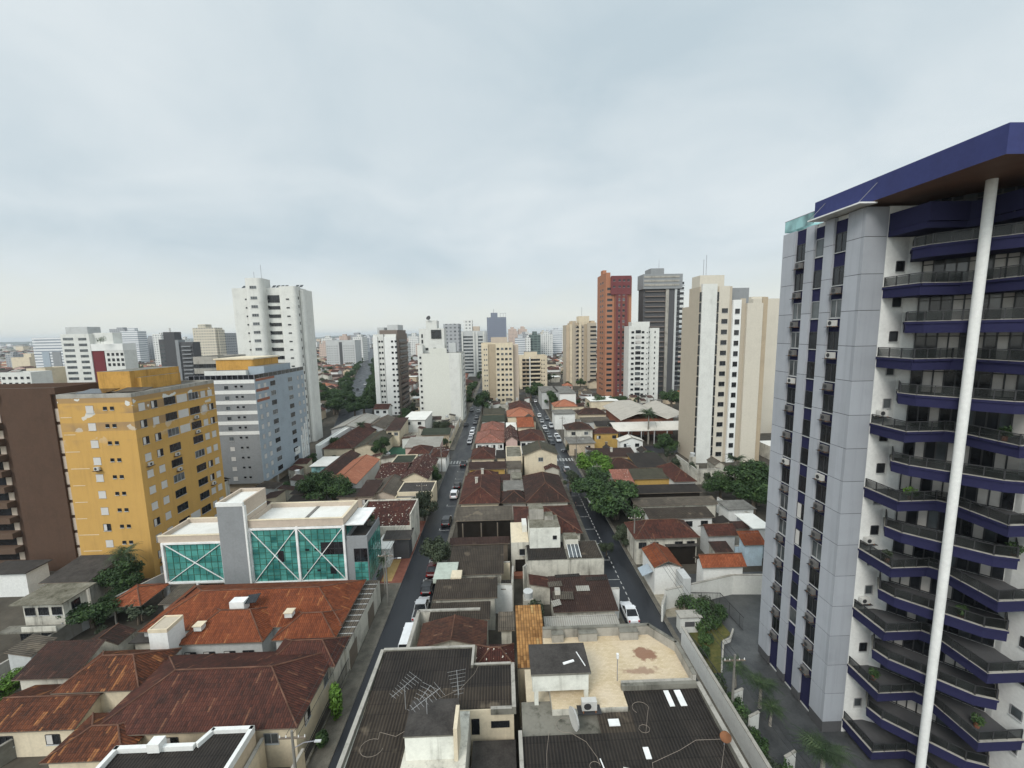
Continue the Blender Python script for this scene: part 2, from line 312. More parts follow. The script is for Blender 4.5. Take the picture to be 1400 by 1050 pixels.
for k, c in dict(white=(.72, .73, .74), silver=(.42, .43, .44), black=(.012, .012, .014), grey=(.12, .125, .13), red=(.075, .01, .01), blue=(.03, .05, .12)).items():
    b_ = NB('car_paint_' + k); b_.b.inputs['Coat Weight'].default_value = .6; b_.b.inputs['Coat Roughness'].default_value = .08
    P('car_' + k, b_.out(b_.mix(b_.rng(b_.noise(b_.pos(), 1.2, 3), .3, .7), mul(c, .9), mul(c, 1.08)), .35, .5))

# ---------------------------------------------------------------- geometry helpers
class MB:
    """Collects polygons; build() links them as ONE mesh object. UVs follow each face: u level, v up the slope, in metres."""
    def __init__(s): s.v = []; s.f = []; s.m = []; s.mats = []
    def mi(s, m):
        if m not in s.mats: s.mats.append(m)
        return s.mats.index(m)
    def poly(s, pts, m):
        k = len(s.v); s.v += [tuple(p) for p in pts]; s.f.append(tuple(range(k, k + len(pts)))); s.m.append(s.mi(m)); return s
    def box(s, x0, x1, y0, y1, z0, z1, m, top=None):
        a = [(x0, y0), (x1, y0), (x1, y1), (x0, y1)]
        return s.prism(a, z0, z1, m, top)
    def prism(s, pl, z0, z1, m, top=None, bottom=True):
        n = len(pl)
        for i in range(n):
            a, b = pl[i], pl[(i + 1) % n]
            s.poly([(a[0], a[1], z0), (b[0], b[1], z0), (b[0], b[1], z1), (a[0], a[1], z1)], m)
        s.poly([(p[0], p[1], z1) for p in pl], top or m)
        if bottom: s.poly([(p[0], p[1], z0) for p in reversed(pl)], m)
        return s
    def obox(s, c, ax, ay, az, m):      # box about c with half-vectors
        c, ax, ay, az = map(Vector, (c, ax, ay, az))
        q = lambda i, j, k: c + ax * i + ay * j + az * k
        for fc in (((-1, -1, -1), (-1, 1, -1), (1, 1, -1), (1, -1, -1)), ((-1, -1, 1), (1, -1, 1), (1, 1, 1), (-1, 1, 1)),
                   ((-1, -1, -1), (1, -1, -1), (1, -1, 1), (-1, -1, 1)), ((1, -1, -1), (1, 1, -1), (1, 1, 1), (1, -1, 1)),
                   ((1, 1, -1), (-1, 1, -1), (-1, 1, 1), (1, 1, 1)), ((-1, 1, -1), (-1, -1, -1), (-1, -1, 1), (-1, 1, 1))):
            s.poly([q(*p) for p in fc], m)
        return s
    def tube(s, a, b, r0, m, r1=None, n=8, cap=True):
        a, b = Vector(a), Vector(b); r1 = r0 if r1 is None else r1
        d = (b - a).normalized(); u = d.orthogonal().normalized(); w = d.cross(u)
        A = [a + (u * math.cos(2 * math.pi * i / n) + w * math.sin(2 * math.pi * i / n)) * r0 for i in range(n)]
        B = [b + (u * math.cos(2 * math.pi * i / n) + w * math.sin(2 * math.pi * i / n)) * r1 for i in range(n)]
        for i in range(n):
            j = (i + 1) % n; s.poly([A[i], A[j], B[j], B[i]], m)
        if cap: s.poly(B, m); s.poly(A[::-1], m)
        return s
    def path(s, pts, r, m, n=5):
        for a, b in zip(pts, pts[1:]): s.tube(a, b, r, m, n=n, cap=False)
        return s
    def mesh(s, name, smooth=False):
        me = bpy.data.meshes.new(name)
        me.from_pydata(s.v, [], s.f)
        for m in s.mats: me.materials.append(MT[m])
        me.polygons.foreach_set('material_index', s.m)
        uvl = me.uv_layers.new(name='UVMap')
        uv = []
        for f in s.f:
            p = [Vector(s.v[i]) for i in f]
            n = Vector((0, 0, 0))
            for i in range(1, len(p) - 1): n += (p[i] - p[0]).cross(p[i + 1] - p[0])
            if n.length < 1e-9: n = Vector((0, 0, 1))
            n.normalize()
            if abs(n.z) > .9995: t, bt = Vector((1, 0, 0)), Vector((0, 1, 0))
            else: t = Vector((-n.y, n.x, 0)).normalized(); bt = n.cross(t)
            for q in p: uv += [q.dot(t), q.dot(bt)]
        uvl.data.foreach_set('uv', uv)
        if smooth: me.polygons.foreach_set('use_smooth', [True] * len(s.f))
        me.update(); return me
    def build(s, name, parent=None, loc=None, rz=0, smooth=False):
        if not s.f: return None
        return put(name, s.mesh(name, smooth), parent, loc, rz)
def put(name, me, parent=None, loc=None, rz=0):
    o = bpy.data.objects.new(name, me); COL.objects.link(o)
    if parent: o.parent = parent
    if loc is not None: o.location = loc
    if rz: o.rotation_euler.z = rz
    return o
USED = {}
def tag(o, label, cat, group=None, kind=None):
    o['label'] = label; o['category'] = cat
    if group: o['group'] = group
    if kind: o['kind'] = kind
    if not group and label in USED: print('DUP LABEL', label)
    USED[label] = 1
    return o
def thing(name, label, cat, loc, rz=0, group=None):
    o = bpy.data.objects.new(name, None); COL.objects.link(o); o.empty_display_size = .5
    o.location = loc; o.rotation_euler.z = rz
    return tag(o, label, cat, group)
def struct(o): o['kind'] = 'structure'; return o
def kids(o): return [c for c in o.children]
def dup(root, loc, rz, label, group, scale=None):
    r = root.copy(); COL.objects.link(r); r.location = loc; r.rotation_euler.z = rz
    r['label'] = label; USED[label] = 1
    if group: r['group'] = group
    if scale: r.scale = scale
    for ch in list(root.children):
        c = ch.copy(); COL.objects.link(c); c.parent = r
        for g in list(ch.children):
            d = g.copy(); COL.objects.link(d); d.parent = c
    return r
# --- windows: local x along the wall, -y outwards, origin at the sill's middle
_WC = {}
def win_mesh(w, h, st):
    k = (round(w, 2), round(h, 2), st)
    if k in _WC: return _WC[k]
    b = MB(); pn = MB(); t = min(.07, w * .1)
    fr = 'alu' if st in ('curtain', 'mid', 'wide') else 'frame'
    gl = {'dark': 'glass', 'mid': 'glass2', 'curtain': 'curtain', 'shut': 'shutter', 'wide': 'glass', 'half': 'glass', 'vent': 'glass'}[st]
    if st == 'shut':
        b.box(-w / 2, w / 2, -.05, 0, 0, h, 'shutter'); b.box(-w / 2 - .05, w / 2 + .05, -.03, 0, h, h + .05, 'concrete_dark'); b.box(-w / 2 - .05, w / 2 + .05, -.09, 0, -.07, 0, 'lightgrey')
    else:
        n = max(1, round(w / .75)) if st != 'vent' else 1
        pn.box(-w / 2, w / 2, -.012, 0, 0, h, gl)
        if st == 'half': b.box(-w / 2, 0, -.04, -.013, .02, h - .02, 'shutter')
        for i in range(n + 1):
            x = -w / 2 + w * i / n; b.box(x - t / 2, x + t / 2, -.05, -.0125, 0, h, fr)
        for z in (0, h): b.box(-w / 2 + t / 2 + .001, w / 2 - t / 2 - .001, -.045, -.0125, z - t / 2, z + t / 2, fr)
        b.box(-w / 2 - .06, w / 2 + .06, -.1, 0, -.1, -t / 2 - .003, 'lightgrey')
    _WC[k] = (b.mesh('window'), pn.mesh('pane') if pn.f else None); return _WC[k]
def windows(parent, A, B, us, zs, w, h, st, rnd=None, name='window', off=.004):
    """Windows on the wall from A to B (left to right seen from outside, local to parent)."""
    A, B = Vector(A[:2]), Vector(B[:2]); d = (B - A).normalized(); n = Vector((d.y, -d.x)); rz = math.atan2(d.y, d.x)
    for z in zs:
        for u in us:
            s = st if isinstance(st, str) else rnd.choice(st)
            p = A + d * u + n * off
            fm, pm_ = win_mesh(w, h, s); o = put(name, fm, parent, (p.x, p.y, z), rz)
            if pm_: put('pane', pm_, o)
def ac_mesh(m='acwhite'):
    if m in _WC: return _WC[m]
    b = MB(); b.box(-.4, .4, -.42, -.1, 0, .55, m); b.box(-.62, .62, -.55, 0, -.1, -.061, 'frame')
    b.tube((-.1, -.421, .28), (-.1, -.44, .28), .2, 'frame', n=10); b.box(-.36, -.3, -.5, 0, -.06, 0, 'rust'); b.box(.3, .36, -.5, 0, -.06, 0, 'rust')
    _WC[m] = b.mesh('air_conditioner'); return _WC[m]
def acs(parent, A, B, uz, off=.004, m=('acwhite',)):
    A, B = Vector(A[:2]), Vector(B[:2]); d = (B - A).normalized(); n = Vector((d.y, -d.x)); rz = math.atan2(d.y, d.x)
    for u, z in uz:
        p = A + d * u + n * off; put('air_conditioner', ac_mesh(random.choice(m)), parent, (p.x, p.y, z), rz)

# ---------------------------------------------------------------- houses
def roof_mesh(kind, w, d, z, rh, mat, ov=.45, ridge='ridge'):
    """Roof over a w x d plan centred on the origin, eaves at z."""
    b = MB(); x, y = w / 2 + ov, d / 2 + ov; th = .12
    def rdg(a, c): b.tube(Vector(a) + Vector((0, 0, .03)), Vector(c) + Vector((0, 0, .03)), .075, ridge, n=6)
    def under(pts): b.poly([(p[0], p[1], p[2] - th) for p in reversed(pts)], 'wood')
    def edge(p, q): b.poly([(p[0], p[1], p[2] - th), (q[0], q[1], q[2] - th), q, p], 'wood')
    c = [(-x, -y, z), (x, -y, z), (x, y, z), (-x, y, z)]
    if kind == 'hip':
        if x >= y: r0, r1 = (-(x - y) * 1.0, 0, z + rh), ((x - y), 0, z + rh)
        else: r0, r1 = (0, -(y - x), z + rh), (0, (y - x), z + rh)
        if x >= y: fs = [[c[0], c[1], r1, r0], [c[1], c[2], r1], [c[2], c[3], r0, r1], [c[3], c[0], r0]]; hs = [(c[0], r0), (c[3], r0), (c[1], r1), (c[2], r1)]
        else: fs = [[c[0], c[1], r0], [c[1], c[2], r1, r0], [c[2], c[3], r1], [c[3], c[0], r0, r1]]; hs = [(c[0], r0), (c[1], r0), (c[2], r1), (c[3], r1)]
        for f in fs: b.poly([p for i, p in enumerate(f) if p != f[i - 1]], mat)
        for h in hs: rdg(*h)
        if r0 != r1: rdg(r0, r1)
        under(c)
        for i in range(4): edge(c[i], c[(i + 1) % 4])
    elif kind in ('gable_x', 'gable_y'):
        if kind == 'gable_x':
            p = [(-x, 0, z + rh), (x, 0, z + rh)]; fs = [[c[0], c[1], p[1], p[0]], [c[2], c[3], p[0], p[1]]]; en = [(c[1], p[1]), (p[1], c[2]), (c[3], p[0]), (p[0], c[0])]
        else:
            p = [(0, -y, z + rh), (0, y, z + rh)]; fs = [[c[1], c[2], p[1], p[0]], [c[3], c[0], p[0], p[1]]]; en = [(c[0], p[0]), (p[0], c[1]), (c[2], p[1]), (p[1], c[3])]
        for f in fs: b.poly(f, mat); under(f); edge(f[0], f[1])
        for e_ in en: edge(*e_)
        rdg(*p)
    elif kind in ('shed', 'shed_back', 'shed_left', 'shed_right'):   # shed: low edge in front
        dz = {'shed': (0, 0, rh, rh), 'shed_back': (rh, rh, 0, 0), 'shed_left': (0, rh, rh, 0), 'shed_right': (rh, 0, 0, rh)}[kind]
        c = [(q[0], q[1], q[2] + h) for q, h in zip(c, dz)]
        b.poly(c, mat); under(c)
        for i in range(4): edge(c[i], c[(i + 1) % 4])
    else:
        b.box(-x, x, -y, y, z, z + .14, mat)
    return b
def house(label, nl, nr, far, z, kind='hip', rh=1.6, roof='t_red', wall='white_old', name='house', cat='house', top=False, win=0, side=None,
          par=0, parm=None, ov=.4, ridge='ridge', st=('dark', 'dark', 'half', 'mid'), seed=None, door=False, group=None, z0=0.0, fr_y=None, chim=0, ridgevis=False, xy=None):
    """One house read off the photograph: nl, nr are its near eave's ends, far the row of its far eave (or ridge when ridgevis)."""
    if xy: x0, x1, y0, y1 = xy
    else:
        a, b_ = G(nl, z), G(nr, z); x0, x1 = a.x, b_.x; y0 = (a.y + b_.y) / 2; mx_ = (nl[0] + nr[0]) / 2
        if ridgevis: y1 = 2 * G((mx_, far), z + rh).y - y0
        elif kind == 'shed': y1 = G((mx_, far), z + rh).y
        else: y1 = G((mx_, far), z).y
    y1 = max(y1, y0 + 1.5); w, d = x1 - x0, y1 - y0
    rn = random.Random(seed or label)
    t = thing(name, label, cat, ((x0 + x1) / 2, (y0 + y1) / 2, z0), 0, group)
    hw, hd = w / 2 - ov, d / 2 - ov
    zt = z - z0
    bw = MB()
    if kind in ('gable_x', 'gable_y') or kind.startswith('shed'):
        sx, sy = hw, hd; q = rh - .14
        ap = {'gable_y': [(-sx, zt), (0, zt + q * (hw / (hw + ov))), (sx, zt)]}
        bw.box(-hw, hw, -hd, hd, 0, zt - .14, wall)
        k = zt - .14
        if kind == 'gable_y':
            for yy in (-hd, hd):
                f = [(-hw, yy, k), (hw, yy, k), (0, yy, k + rh * hw / (hw + ov))]; bw.poly(f if yy < 0 else f[::-1], wall)
        elif kind == 'gable_x':
            for xx in (-hw, hw):
                f = [(xx, -hd, k), (xx, hd, k), (xx, 0, k + rh * hd / (hd + ov))]; bw.poly(f if xx > 0 else f[::-1], wall)
        else:
            hi = {'shed': (0, 0, 1, 1), 'shed_back': (1, 1, 0, 0), 'shed_left': (0, 1, 1, 0), 'shed_right': (1, 0, 0, 1)}[kind]
            cs = [(-hw, -hd), (hw, -hd), (hw, hd), (-hw, hd)]
            for i in range(4):
                j = (i + 1) % 4; f = [(*cs[i], k), (*cs[j], k)]
                if hi[j]: f.append((*cs[j], k + rh * .95))
                if hi[i]: f.append((*cs[i], k + rh * .95))
                if len(f) > 2: bw.poly(f, wall)
    else: bw.box(-hw, hw, -hd, hd, 0, zt - .13, wall)
    bw.build('wall', t)
    roof_mesh(kind, w - 2 * ov, d - 2 * ov, zt, rh, roof, ov, ridge).build('roof', t)
    if par:
        p = MB(); pm = parm or wall; e_ = .22; zz = zt + par; X, Y_ = w / 2 + .02, d / 2 + .02
        lo = 0.0
        if kind.startswith('shed'): zz += rh
        for (a0, a1, b0, b1) in ((-X, -X + e_, -Y_, Y_), (X - e_, X, -Y_, Y_), (-X + e_, X - e_, Y_ - e_, Y_), (-X + e_, X - e_, -Y_, -Y_ + e_)):
            p.box(a0, a1, b0, b1, lo, zz if b1 > -Y_ + e_ + .01 else zt + min(par, .25), pm)
        p.build('parapet', t)
    if win:
        wz = zt - 1.9 if zt > 3 else 1.0
        us = [2 * hw * (i + .5) / win for i in range(win)]
        di = rn.randrange(win) if door else -1
        A, B = (-hw, -hd), (hw, -hd)
        for i, u in enumerate(us):
            if i == di:
                dm = MB().box(-.45, .45, -.05, 0, 0, 2.1, 'wood').box(-.53, .53, -.03, 0, 2.1, 2.18, 'lightgrey'); dm.build('door', t, (-hw + u, -hd - .004, .02))
            else: windows(t, A, B, [u], [wz], min(1.3, 1.3 * hw / win * 1.1), 1.05, st, rn)
    if side:
        n = max(1, int(2 * hd / 3.2)); us = [2 * hd * (i + .5) / n for i in range(n)]
        if side == 'r': windows(t, (hw, -hd), (hw, hd), us, [max(.9, zt - 1.9)], 1.1, 1.05, st, rn)
        else: windows(t, (-hw, hd), (-hw, -hd), us, [max(.9, zt - 1.9)], 1.1, 1.05, st, rn)
    for i in range(chim):
        cx, cy = rn.uniform(-.3, .3) * w, rn.uniform(-.3, .1) * d
        MB().box(cx - .3, cx + .3, cy - .3, cy + .3, zt - .2, zt + rh + .7, 'white_old', 'concrete_dark').box(cx - .38, cx + .38, cy - .38, cy + .38, zt + rh + .7, zt + rh + .8, 'concrete').build('chimney', t)
    return t
def block(name, label, cat, loc, rz=0, group=None): return thing(name, label, cat, loc, rz, group)
def freewall(label, pts, h, th=.2, m='white_old', cap='concrete', name='boundary_wall', z0=0.0, cat='wall', zs=None):
    """A free-standing wall along ground points (with its coping)."""
    c = Vector(pts[0]); t = thing(name, label, cat, (c.x, c.y, z0))
    b, k = MB(), MB()
    for i, (p, q) in enumerate(zip(pts, pts[1:])):
        p, q = Vector(p[:2]) - c.xy, Vector(q[:2]) - c.xy; d = (q - p).normalized(); n = Vector((-d.y, d.x)) * th / 2
        e0 = d * th / 2 if i else Vector((0, 0))
        P4 = [p - n - e0 * 0, q - n, q + n, p + n - e0 * 0]
        b.prism(P4, 0, h, m); n2 = n * 1.35
        k.prism([p - n2, q - n2, q + n2, p + n2], h, h + .07, cap)
    b.build('wall', t); k.build('coping', t)
    return t
# ---------------------------------------------------------------- plants
def leaves(b, blobs, n, size, seed, m):
    rn = random.Random(seed); vol = [bl[3] * bl[4] * bl[5] for bl in blobs]; tot = sum(vol)
    for bl, vv in zip(blobs, vol):
        for _ in range(int(n * vv / tot) + 1):
            d = Vector((rn.gauss(0, 1), rn.gauss(0, 1), rn.gauss(0, 1))).normalized()
            r = rn.random() ** .42
            p = Vector((bl[0] + d.x * bl[3] * r, bl[1] + d.y * bl[4] * r, bl[2] + d.z * bl[5] * r))
            nn = (d + Vector((rn.gauss(0, .55), rn.gauss(0, .55), rn.gauss(.35, .5)))).normalized()
            u = nn.orthogonal().normalized(); u = (Matrix.Rotation(rn.random() * 6.28, 3, nn) @ u); w = nn.cross(u)
            s = size * rn.uniform(.6, 1.3); k = nn * s * .25
            b.poly([p - u * s, p - w * s * .5 + k * .5, p + u * s - k, p + w * s * .5 + k * .5], m)
_TC = {}
def tree_meshes(v, m, far=False):
    key = (v, m, far)
    if key in _TC: return _TC[key]
    rn = random.Random(v * 77 + 5); blobs = []; tr = MB()
    tr.tube((0, 0, 0), (.03, 0, .42), .05, 'trunk', .035, 7)
    nb = 6 if far else 18
    for i in range(nb):
        a = rn.random() * 6.28; q = rn.uniform(.08, .38); z = rn.uniform(.36, .86 - q * .5); r = rn.uniform(.12, .21)
        blobs.append((math.cos(a) * q, math.sin(a) * q, z, r, r, r * rn.uniform(.6, .9)))
        tr.tube((.03, 0, .4), (math.cos(a) * q * .8, math.sin(a) * q * .8, z - .05), .026, 'trunk', .008, 5)
    b = MB(); leaves(b, blobs, 520 if far else 4600, .058 if far else .032, v, m)
    _TC[key] = (tr.mesh('trunk'), b.mesh('crown')); return _TC[key]
def tree(label, p, h, w=None, m='leaf', v=0, group=None, name='tree', far=False, z=0.0):
    """p: ground pixel or world (x, y); a unit tree scaled to w x w x h."""
    q = G(p, z) if len(p) == 2 else Vector(p)
    t = thing(name, label, 'tree', q, (v * 1.7) % 6.28, group); w = w or h
    a, c = tree_meshes(v % 6, m, far)
    for nm, me in (('trunk', a), ('crown', c)):
        o = put(nm, me, t); o.scale = (w, w, h)
    return t
def shrub(label, p, h, w, m='leaf', v=0, group=None, name='shrub', z=0.0, n=900, cat='shrub'):
    q = G(p, z) if len(p) == 2 else Vector(p)
    rn = random.Random(v + 31); b = MB()
    bl = [(rn.uniform(-.3, .3) * w, rn.uniform(-.3, .3) * w, h * rn.uniform(.35, .62), w * .27, w * .27, h * .34) for _ in range(7)]
    leaves(b, bl, n, .16 if h < 3 else .24, v, m)
    t = thing(name, label, cat, q, 0, group)
    MB().tube((0, 0, 0), (0, 0, h * .5), .06, 'trunk', .03, 6).build('stem', t); b.build('foliage', t); return t
_PC = {}
def palm_meshes(v):
    if v in _PC: return _PC[v]
    rn = random.Random(v + 900); b, tr = MB(), MB()
    for i in range(9): tr.tube((.004 * math.sin(i), 0, i / 9 * .72), (.004 * math.sin(i + 1), 0, (i + 1) / 9 * .72), .028 - .0012 * i, 'palmtrunk', .0268 - .0012 * i, 8, cap=False)
    tr.tube((0, 0, .72), (0, 0, .8), .02, 'leaf', .008, 7)
    for k in range(26):
        a = k * 2.4 + rn.uniform(-.2, .2); el = rn.uniform(-.25, 1.25); L = rn.uniform(.3, .4); prev = None
        for i in range(9):
            s = i / 8; ee = el - 1.9 * s * s
            hor = L * s * math.cos(el * .55) * (1 - .12 * s); zz = .77 + L * (s * math.sin(el) - .62 * s * s)
            q = Vector((math.cos(a) * hor, math.sin(a) * hor, zz))
            if prev is not None:
                sd = Vector((-math.sin(a), math.cos(a), 0)); wl = .075 * math.sin(min(1, s * 1.15 + .12) * math.pi) + .012
                for sg in (1, -1):
                    for e_ in (.25, .75):
                        r_ = prev.lerp(q, e_); tip = r_ + sd * sg * wl + (q - prev) * 1.1 + Vector((0, 0, -wl * .55))
                        b.poly([r_ - (q - prev) * .17, r_ + (q - prev) * .17, tip], 'palm')
            prev = q
    _PC[v] = (tr.mesh('trunk'), b.mesh('crown')); return _PC[v]
def palm(label, p, h, v=0, wide=1.0, group=None, z=0.0):
    q = G(p, z) if len(p) == 2 else Vector(p); t = thing('palm_tree', label, 'palm tree', q, v * 1.3, group)
    for nm, me in zip(('trunk', 'crown'), palm_meshes(v % 3)):
        o = put(nm, me, t); o.scale = (h * wide, h * wide, h)
    return t
# ---------------------------------------------------------------- cars
_CC = {}
def car_parts(kind, col):
    k = (kind, col)
    if k in _CC: return _CC[k]
    L, Wd, H = dict(hatch=(3.9, 1.7, 1.48), sedan=(4.4, 1.74, 1.45), suv=(4.4, 1.84, 1.68), van=(5.2, 1.95, 2.25), pickup=(5.2, 1.85, 1.75))[kind]
    m = 'car_' + col; y = L / 2; w = Wd / 2; belt = H * .6; parts = []
    # front at +y: stations (y, half width, bottom, top)
    st = [(-y, w * .8, .42, belt * .8), (-y + .12, w * .95, .3, belt * .97), (-y + .8, w, .24, belt), (0, w, .22, belt), (y - 1.35, w, .24, belt * .98), (y - .45, w * .95, .26, belt * .84), (y - .08, w * .84, .32, belt * .68), (y, w * .7, .4, belt * .56)]
    if kind == 'van': st[4:] = [(y - .9, w, .24, belt), (y - .4, w * .97, .26, belt * .92), (y - .06, w * .88, .32, belt * .72), (y, w * .8, .4, belt * .6)]
    b = MB(); rings = []
    for (yy, hw, z0, z1) in st:
        c = .12
        rings.append([(-hw + c, yy, z0), (hw - c, yy, z0), (hw, yy, z0 + c), (hw, yy, z1 - c), (hw - c * 1.2, yy, z1), (-hw + c * 1.2, yy, z1), (-hw, yy, z1 - c), (-hw, yy, z0 + c)])
    for A, B in zip(rings, rings[1:]):
        for i in range(8): j = (i + 1) % 8; b.poly([A[i], A[j], B[j], B[i]][::-1], m)
    b.poly(rings[0], m); b.poly(rings[-1][::-1], m); parts.append(('body', b.mesh('body')))
    c0, c1 = dict(hatch=(-y + .12, y - 1.25), sedan=(-y + .75, y - 1.3), suv=(-y + .1, y - 1.3), van=(-y + .06, y - .75), pickup=(-y + 1.75, y - 1.35))[kind]
    s0 = {'hatch': .35, 'sedan': .75, 'suv': .28, 'van': .05, 'pickup': .25}[kind]; s1 = {'van': .55}.get(kind, .8)
    w1, w2 = w * .93, w * .78; zb, zt = belt - .02, H
    lo = [(-w1, c0), (w1, c0), (w1, c1), (-w1, c1)]; hi = [(-w2, c0 + s0), (w2, c0 + s0), (w2, c1 - s1), (-w2, c1 - s1)]
    g = MB()
    for i in range(4):
        j = (i + 1) % 4; g.poly([(*lo[i], zb), (*lo[j], zb), (*hi[j], zt - .06), (*hi[i], zt - .06)], 'glass')
    parts.append(('window', g.mesh('window')))
    r = MB(); r.prism([(p[0] * 1.02, p[1]) for p in hi], zt - .065, zt, m)
    for i in range(4): r.tube((*lo[i], zb), (*hi[i], zt - .05), .05, m, n=5)
    ym = (c0 + c1) / 2 - .1
    for sx in (-1, 1): r.tube((sx * w1, ym, zb), (sx * w2, ym, zt - .05), .045, m, n=5)
    if kind == 'van':
        for sx in (-1, 1): r.poly([(sx * (w1 + .01), c0 + .05, zb), (sx * (w1 + .01), c1 - 1.6, zb), (sx * (w2 + .01), c1 - 1.6, zt - .05), (sx * (w2 + .01), c0 + .1, zt - .05)][::sx], m)
    parts.append(('roof', r.mesh('roof')))
    if kind == 'pickup': parts.append(('cargo_bed', MB().box(-w * .8, w * .8, -y + .15, -y + 1.7, belt, belt + .03, 'frame').mesh('cargo_bed')))
    for sx in (-1, 1):
        for sy in (-1, 1):
            q = MB(); yy = sy * (y - .78); q.tube((sx * (w - .2), yy, .31), (sx * (w + .02), yy, .31), .31, 'tyre', n=14); q2 = MB(); q2.tube((sx * (w + .021), yy, .31), (sx * (w + .03), yy, .31), .19, 'rim', n=10); parts.append(('wheel', q.mesh('wheel'), q2.mesh('rim')))
        q = MB(); q.obox((sx * w * .66, y - .1, belt * .62), (.16, 0, 0), (0, .06, 0), (0, 0, .07), 'lamp_white'); parts.append(('headlight', q.mesh('headlight')))
        q = MB(); q.obox((sx * w * .74, -y + .03, belt * .78), (.11, 0, 0), (0, .05, 0), (0, 0, .12), 'lamp_red'); parts.append(('tail_light', q.mesh('tail_light')))
        q = MB(); q.obox((sx * (w + .08), c1 - .45, belt + .06), (.09, 0, 0), (0, .05, 0), (0, 0, .07), m); parts.append(('mirror', q.mesh('mirror')))
    _CC[k] = parts; return parts
def car(label, x, y, kind, col, back=False, group=None, rz=0, simple=False):
    t = thing('parked_car' if kind in ('hatch', 'sedan', 'suv') else {'van': 'parked_van', 'pickup': 'pickup_truck'}[kind], label, 'van' if kind == 'van' else 'car', (x, y, .012), (math.pi if back else 0) + rz, group)
    for nm, me, *sub_ in car_parts(kind, col):
        if simple and nm not in ('body', 'window', 'roof', 'wheel'): continue
        o = put(nm, me, t)
        if sub_ and not simple: put('rim', sub_[0], o)
    return t

# ---------------------------------------------------------------- ground and streets
def sheet(name, pts, z, m, kind='structure'):
    b = MB(); b.poly([(p[0], p[1], z) for p in pts], m); o = b.build(name); o['kind'] = kind; return o
def rect(name, x0, x1, y0, y1, z, m): return sheet(name, [(x0, y0), (x1, y0), (x1, y1), (x0, y1)], z, m)
def slab(name, x0, x1, y0, y1, m, h=.13, edge='kerb'):
    b = MB(); b.box(x0, x1, y0, y1, -.02, h, edge, m); o = b.build(name); o['kind'] = 'structure'; return o
rect('ground', -11000, 11000, -400, 12000, -.03, 'ground')
CR0, CR1 = 128.5, 137.0
rect('street', -17.0, -11.3, -30, 1200, .005, 'asphalt'); rect('street', 16.2, 21.7, -30, 1200, .005, 'asphalt')
rect('cross_street', -260, 260, CR0, CR1, .001, 'asphalt'); rect('cross_street', -400, 300, 262, 271, .001, 'asphalt')
def avp(t): return Vector((-70 - 265 * t, 190 + 860 * t))       # the tree-lined avenue running off to the left
_d = (avp(1) - avp(0)).normalized(); _n = Vector((-_d.y, _d.x)) * 8
sheet('avenue', [avp(-.05) - _n, avp(1.2) - _n, avp(1.2) + _n, avp(-.05) + _n], .009, 'asphalt')
for (x0, x1) in ((-18.9, -17.0), (-11.3, -10.5), (15.3, 16.2), (21.7, 22.3)):
    for (y0, y1) in ((-10, 62 if x0 < -18 else CR0 - 1), (84 if x0 < -18 else CR1 + 1, 84.1 if x0 < -18 else 420)):
        if y1 - y0 > 1: slab('pavement', x0, x1, y0, y1, 'pavement')
slab('pavement', -18.9, -17.0, 84.02, CR0 - 1, 'pavement'); slab('pavement', -18.9, -17.0, CR1 + 1, 420, 'pavement')
slab('pavement', -20.6, -17.0, 62.02, 84.0, 'redpave')
rect('yellow_paving', -20.4, -18.7, 62.5, 69, .14, 'yelpave')
rect('forecourt', -56, -20.7, 56.5, 73, .004, 'yard')
slab('stone_forecourt', 22.35, 29.0, 52, 63.0, 'stonepave', .14)
# painted bays on the right street, bay marks and a crossing on the left one
def marks(name, rects, z=.011):
    b = MB()
    for (x0, x1, y0, y1) in rects: b.poly([(x0, y0, z), (x1, y0, z), (x1, y1, z), (x0, y1, z)], 'mark')
    o = b.build(name); o['kind'] = 'structure'
bay = []
y = 44.0
while y < 127:
    bay += [(16.3, 18.35, y, y + .13)]
    for k in range(4): bay.append((18.25, 18.4, y + .5 + k * 1.35, y + 1.2 + k * 1.35))
    y += 5.7
y = 141
while y < 230: bay += [(16.3, 18.35, y, y + .13), (18.25, 18.4, y + .6, y + 4.2)]; y += 5.7
marks('parking_bay_lines', bay)
bay = []
y = 56.0
while y < 124: bay += [(-13.5, -11.5, y, y + .12), (-13.6, -13.45, y, y + 1.0)]; y += 5.9
marks('parking_bay_lines', bay)
marks('crossing_stripes', [(-16.7 + k * .95, -16.2 + k * .95, 122.5, 125.5) for k in range(6)] + [(16.6 + k * .95, 17.1 + k * .95, 122.6, 125.4) for k in range(6)])
marks('stop_line', [(-16.8, -11.6, 120.6, 121.0)])

# ---------------------------------------------------------------- towers
def box_part(t, name, x0, x1, y0, y1, z0, z1, m, top=None): return MB().box(x0, x1, y0, y1, z0, z1, m, top).build(name, t)
def roof_kit(t, x0, x1, y0, y1, z, m='concrete', h=.9, mast=0, e=.25):
    b = MB(); g = .02
    b.box(x0 - g, x0 + e, y0 - g, y1 + g, z - .3, z + h, m); b.box(x1 - e, x1 + g, y0 - g, y1 + g, z - .3, z + h, m)
    b.box(x0 + e, x1 - e, y0 - g, y0 + e, z - .3, z + h, m); b.box(x0 + e, x1 - e, y1 - e, y1 + g, z - .3, z + h, m); b.build('parapet', t)
    if mast: MB().tube(((x0 + x1) / 2, (y0 + y1) / 2, z), ((x0 + x1) / 2, (y0 + y1) / 2, z + mast), .09, 'rail', .04, 5).build('antenna', t)
def fl(z0, n, h): return [z0 + i * h for i in range(n)]
rn = random.Random(11)

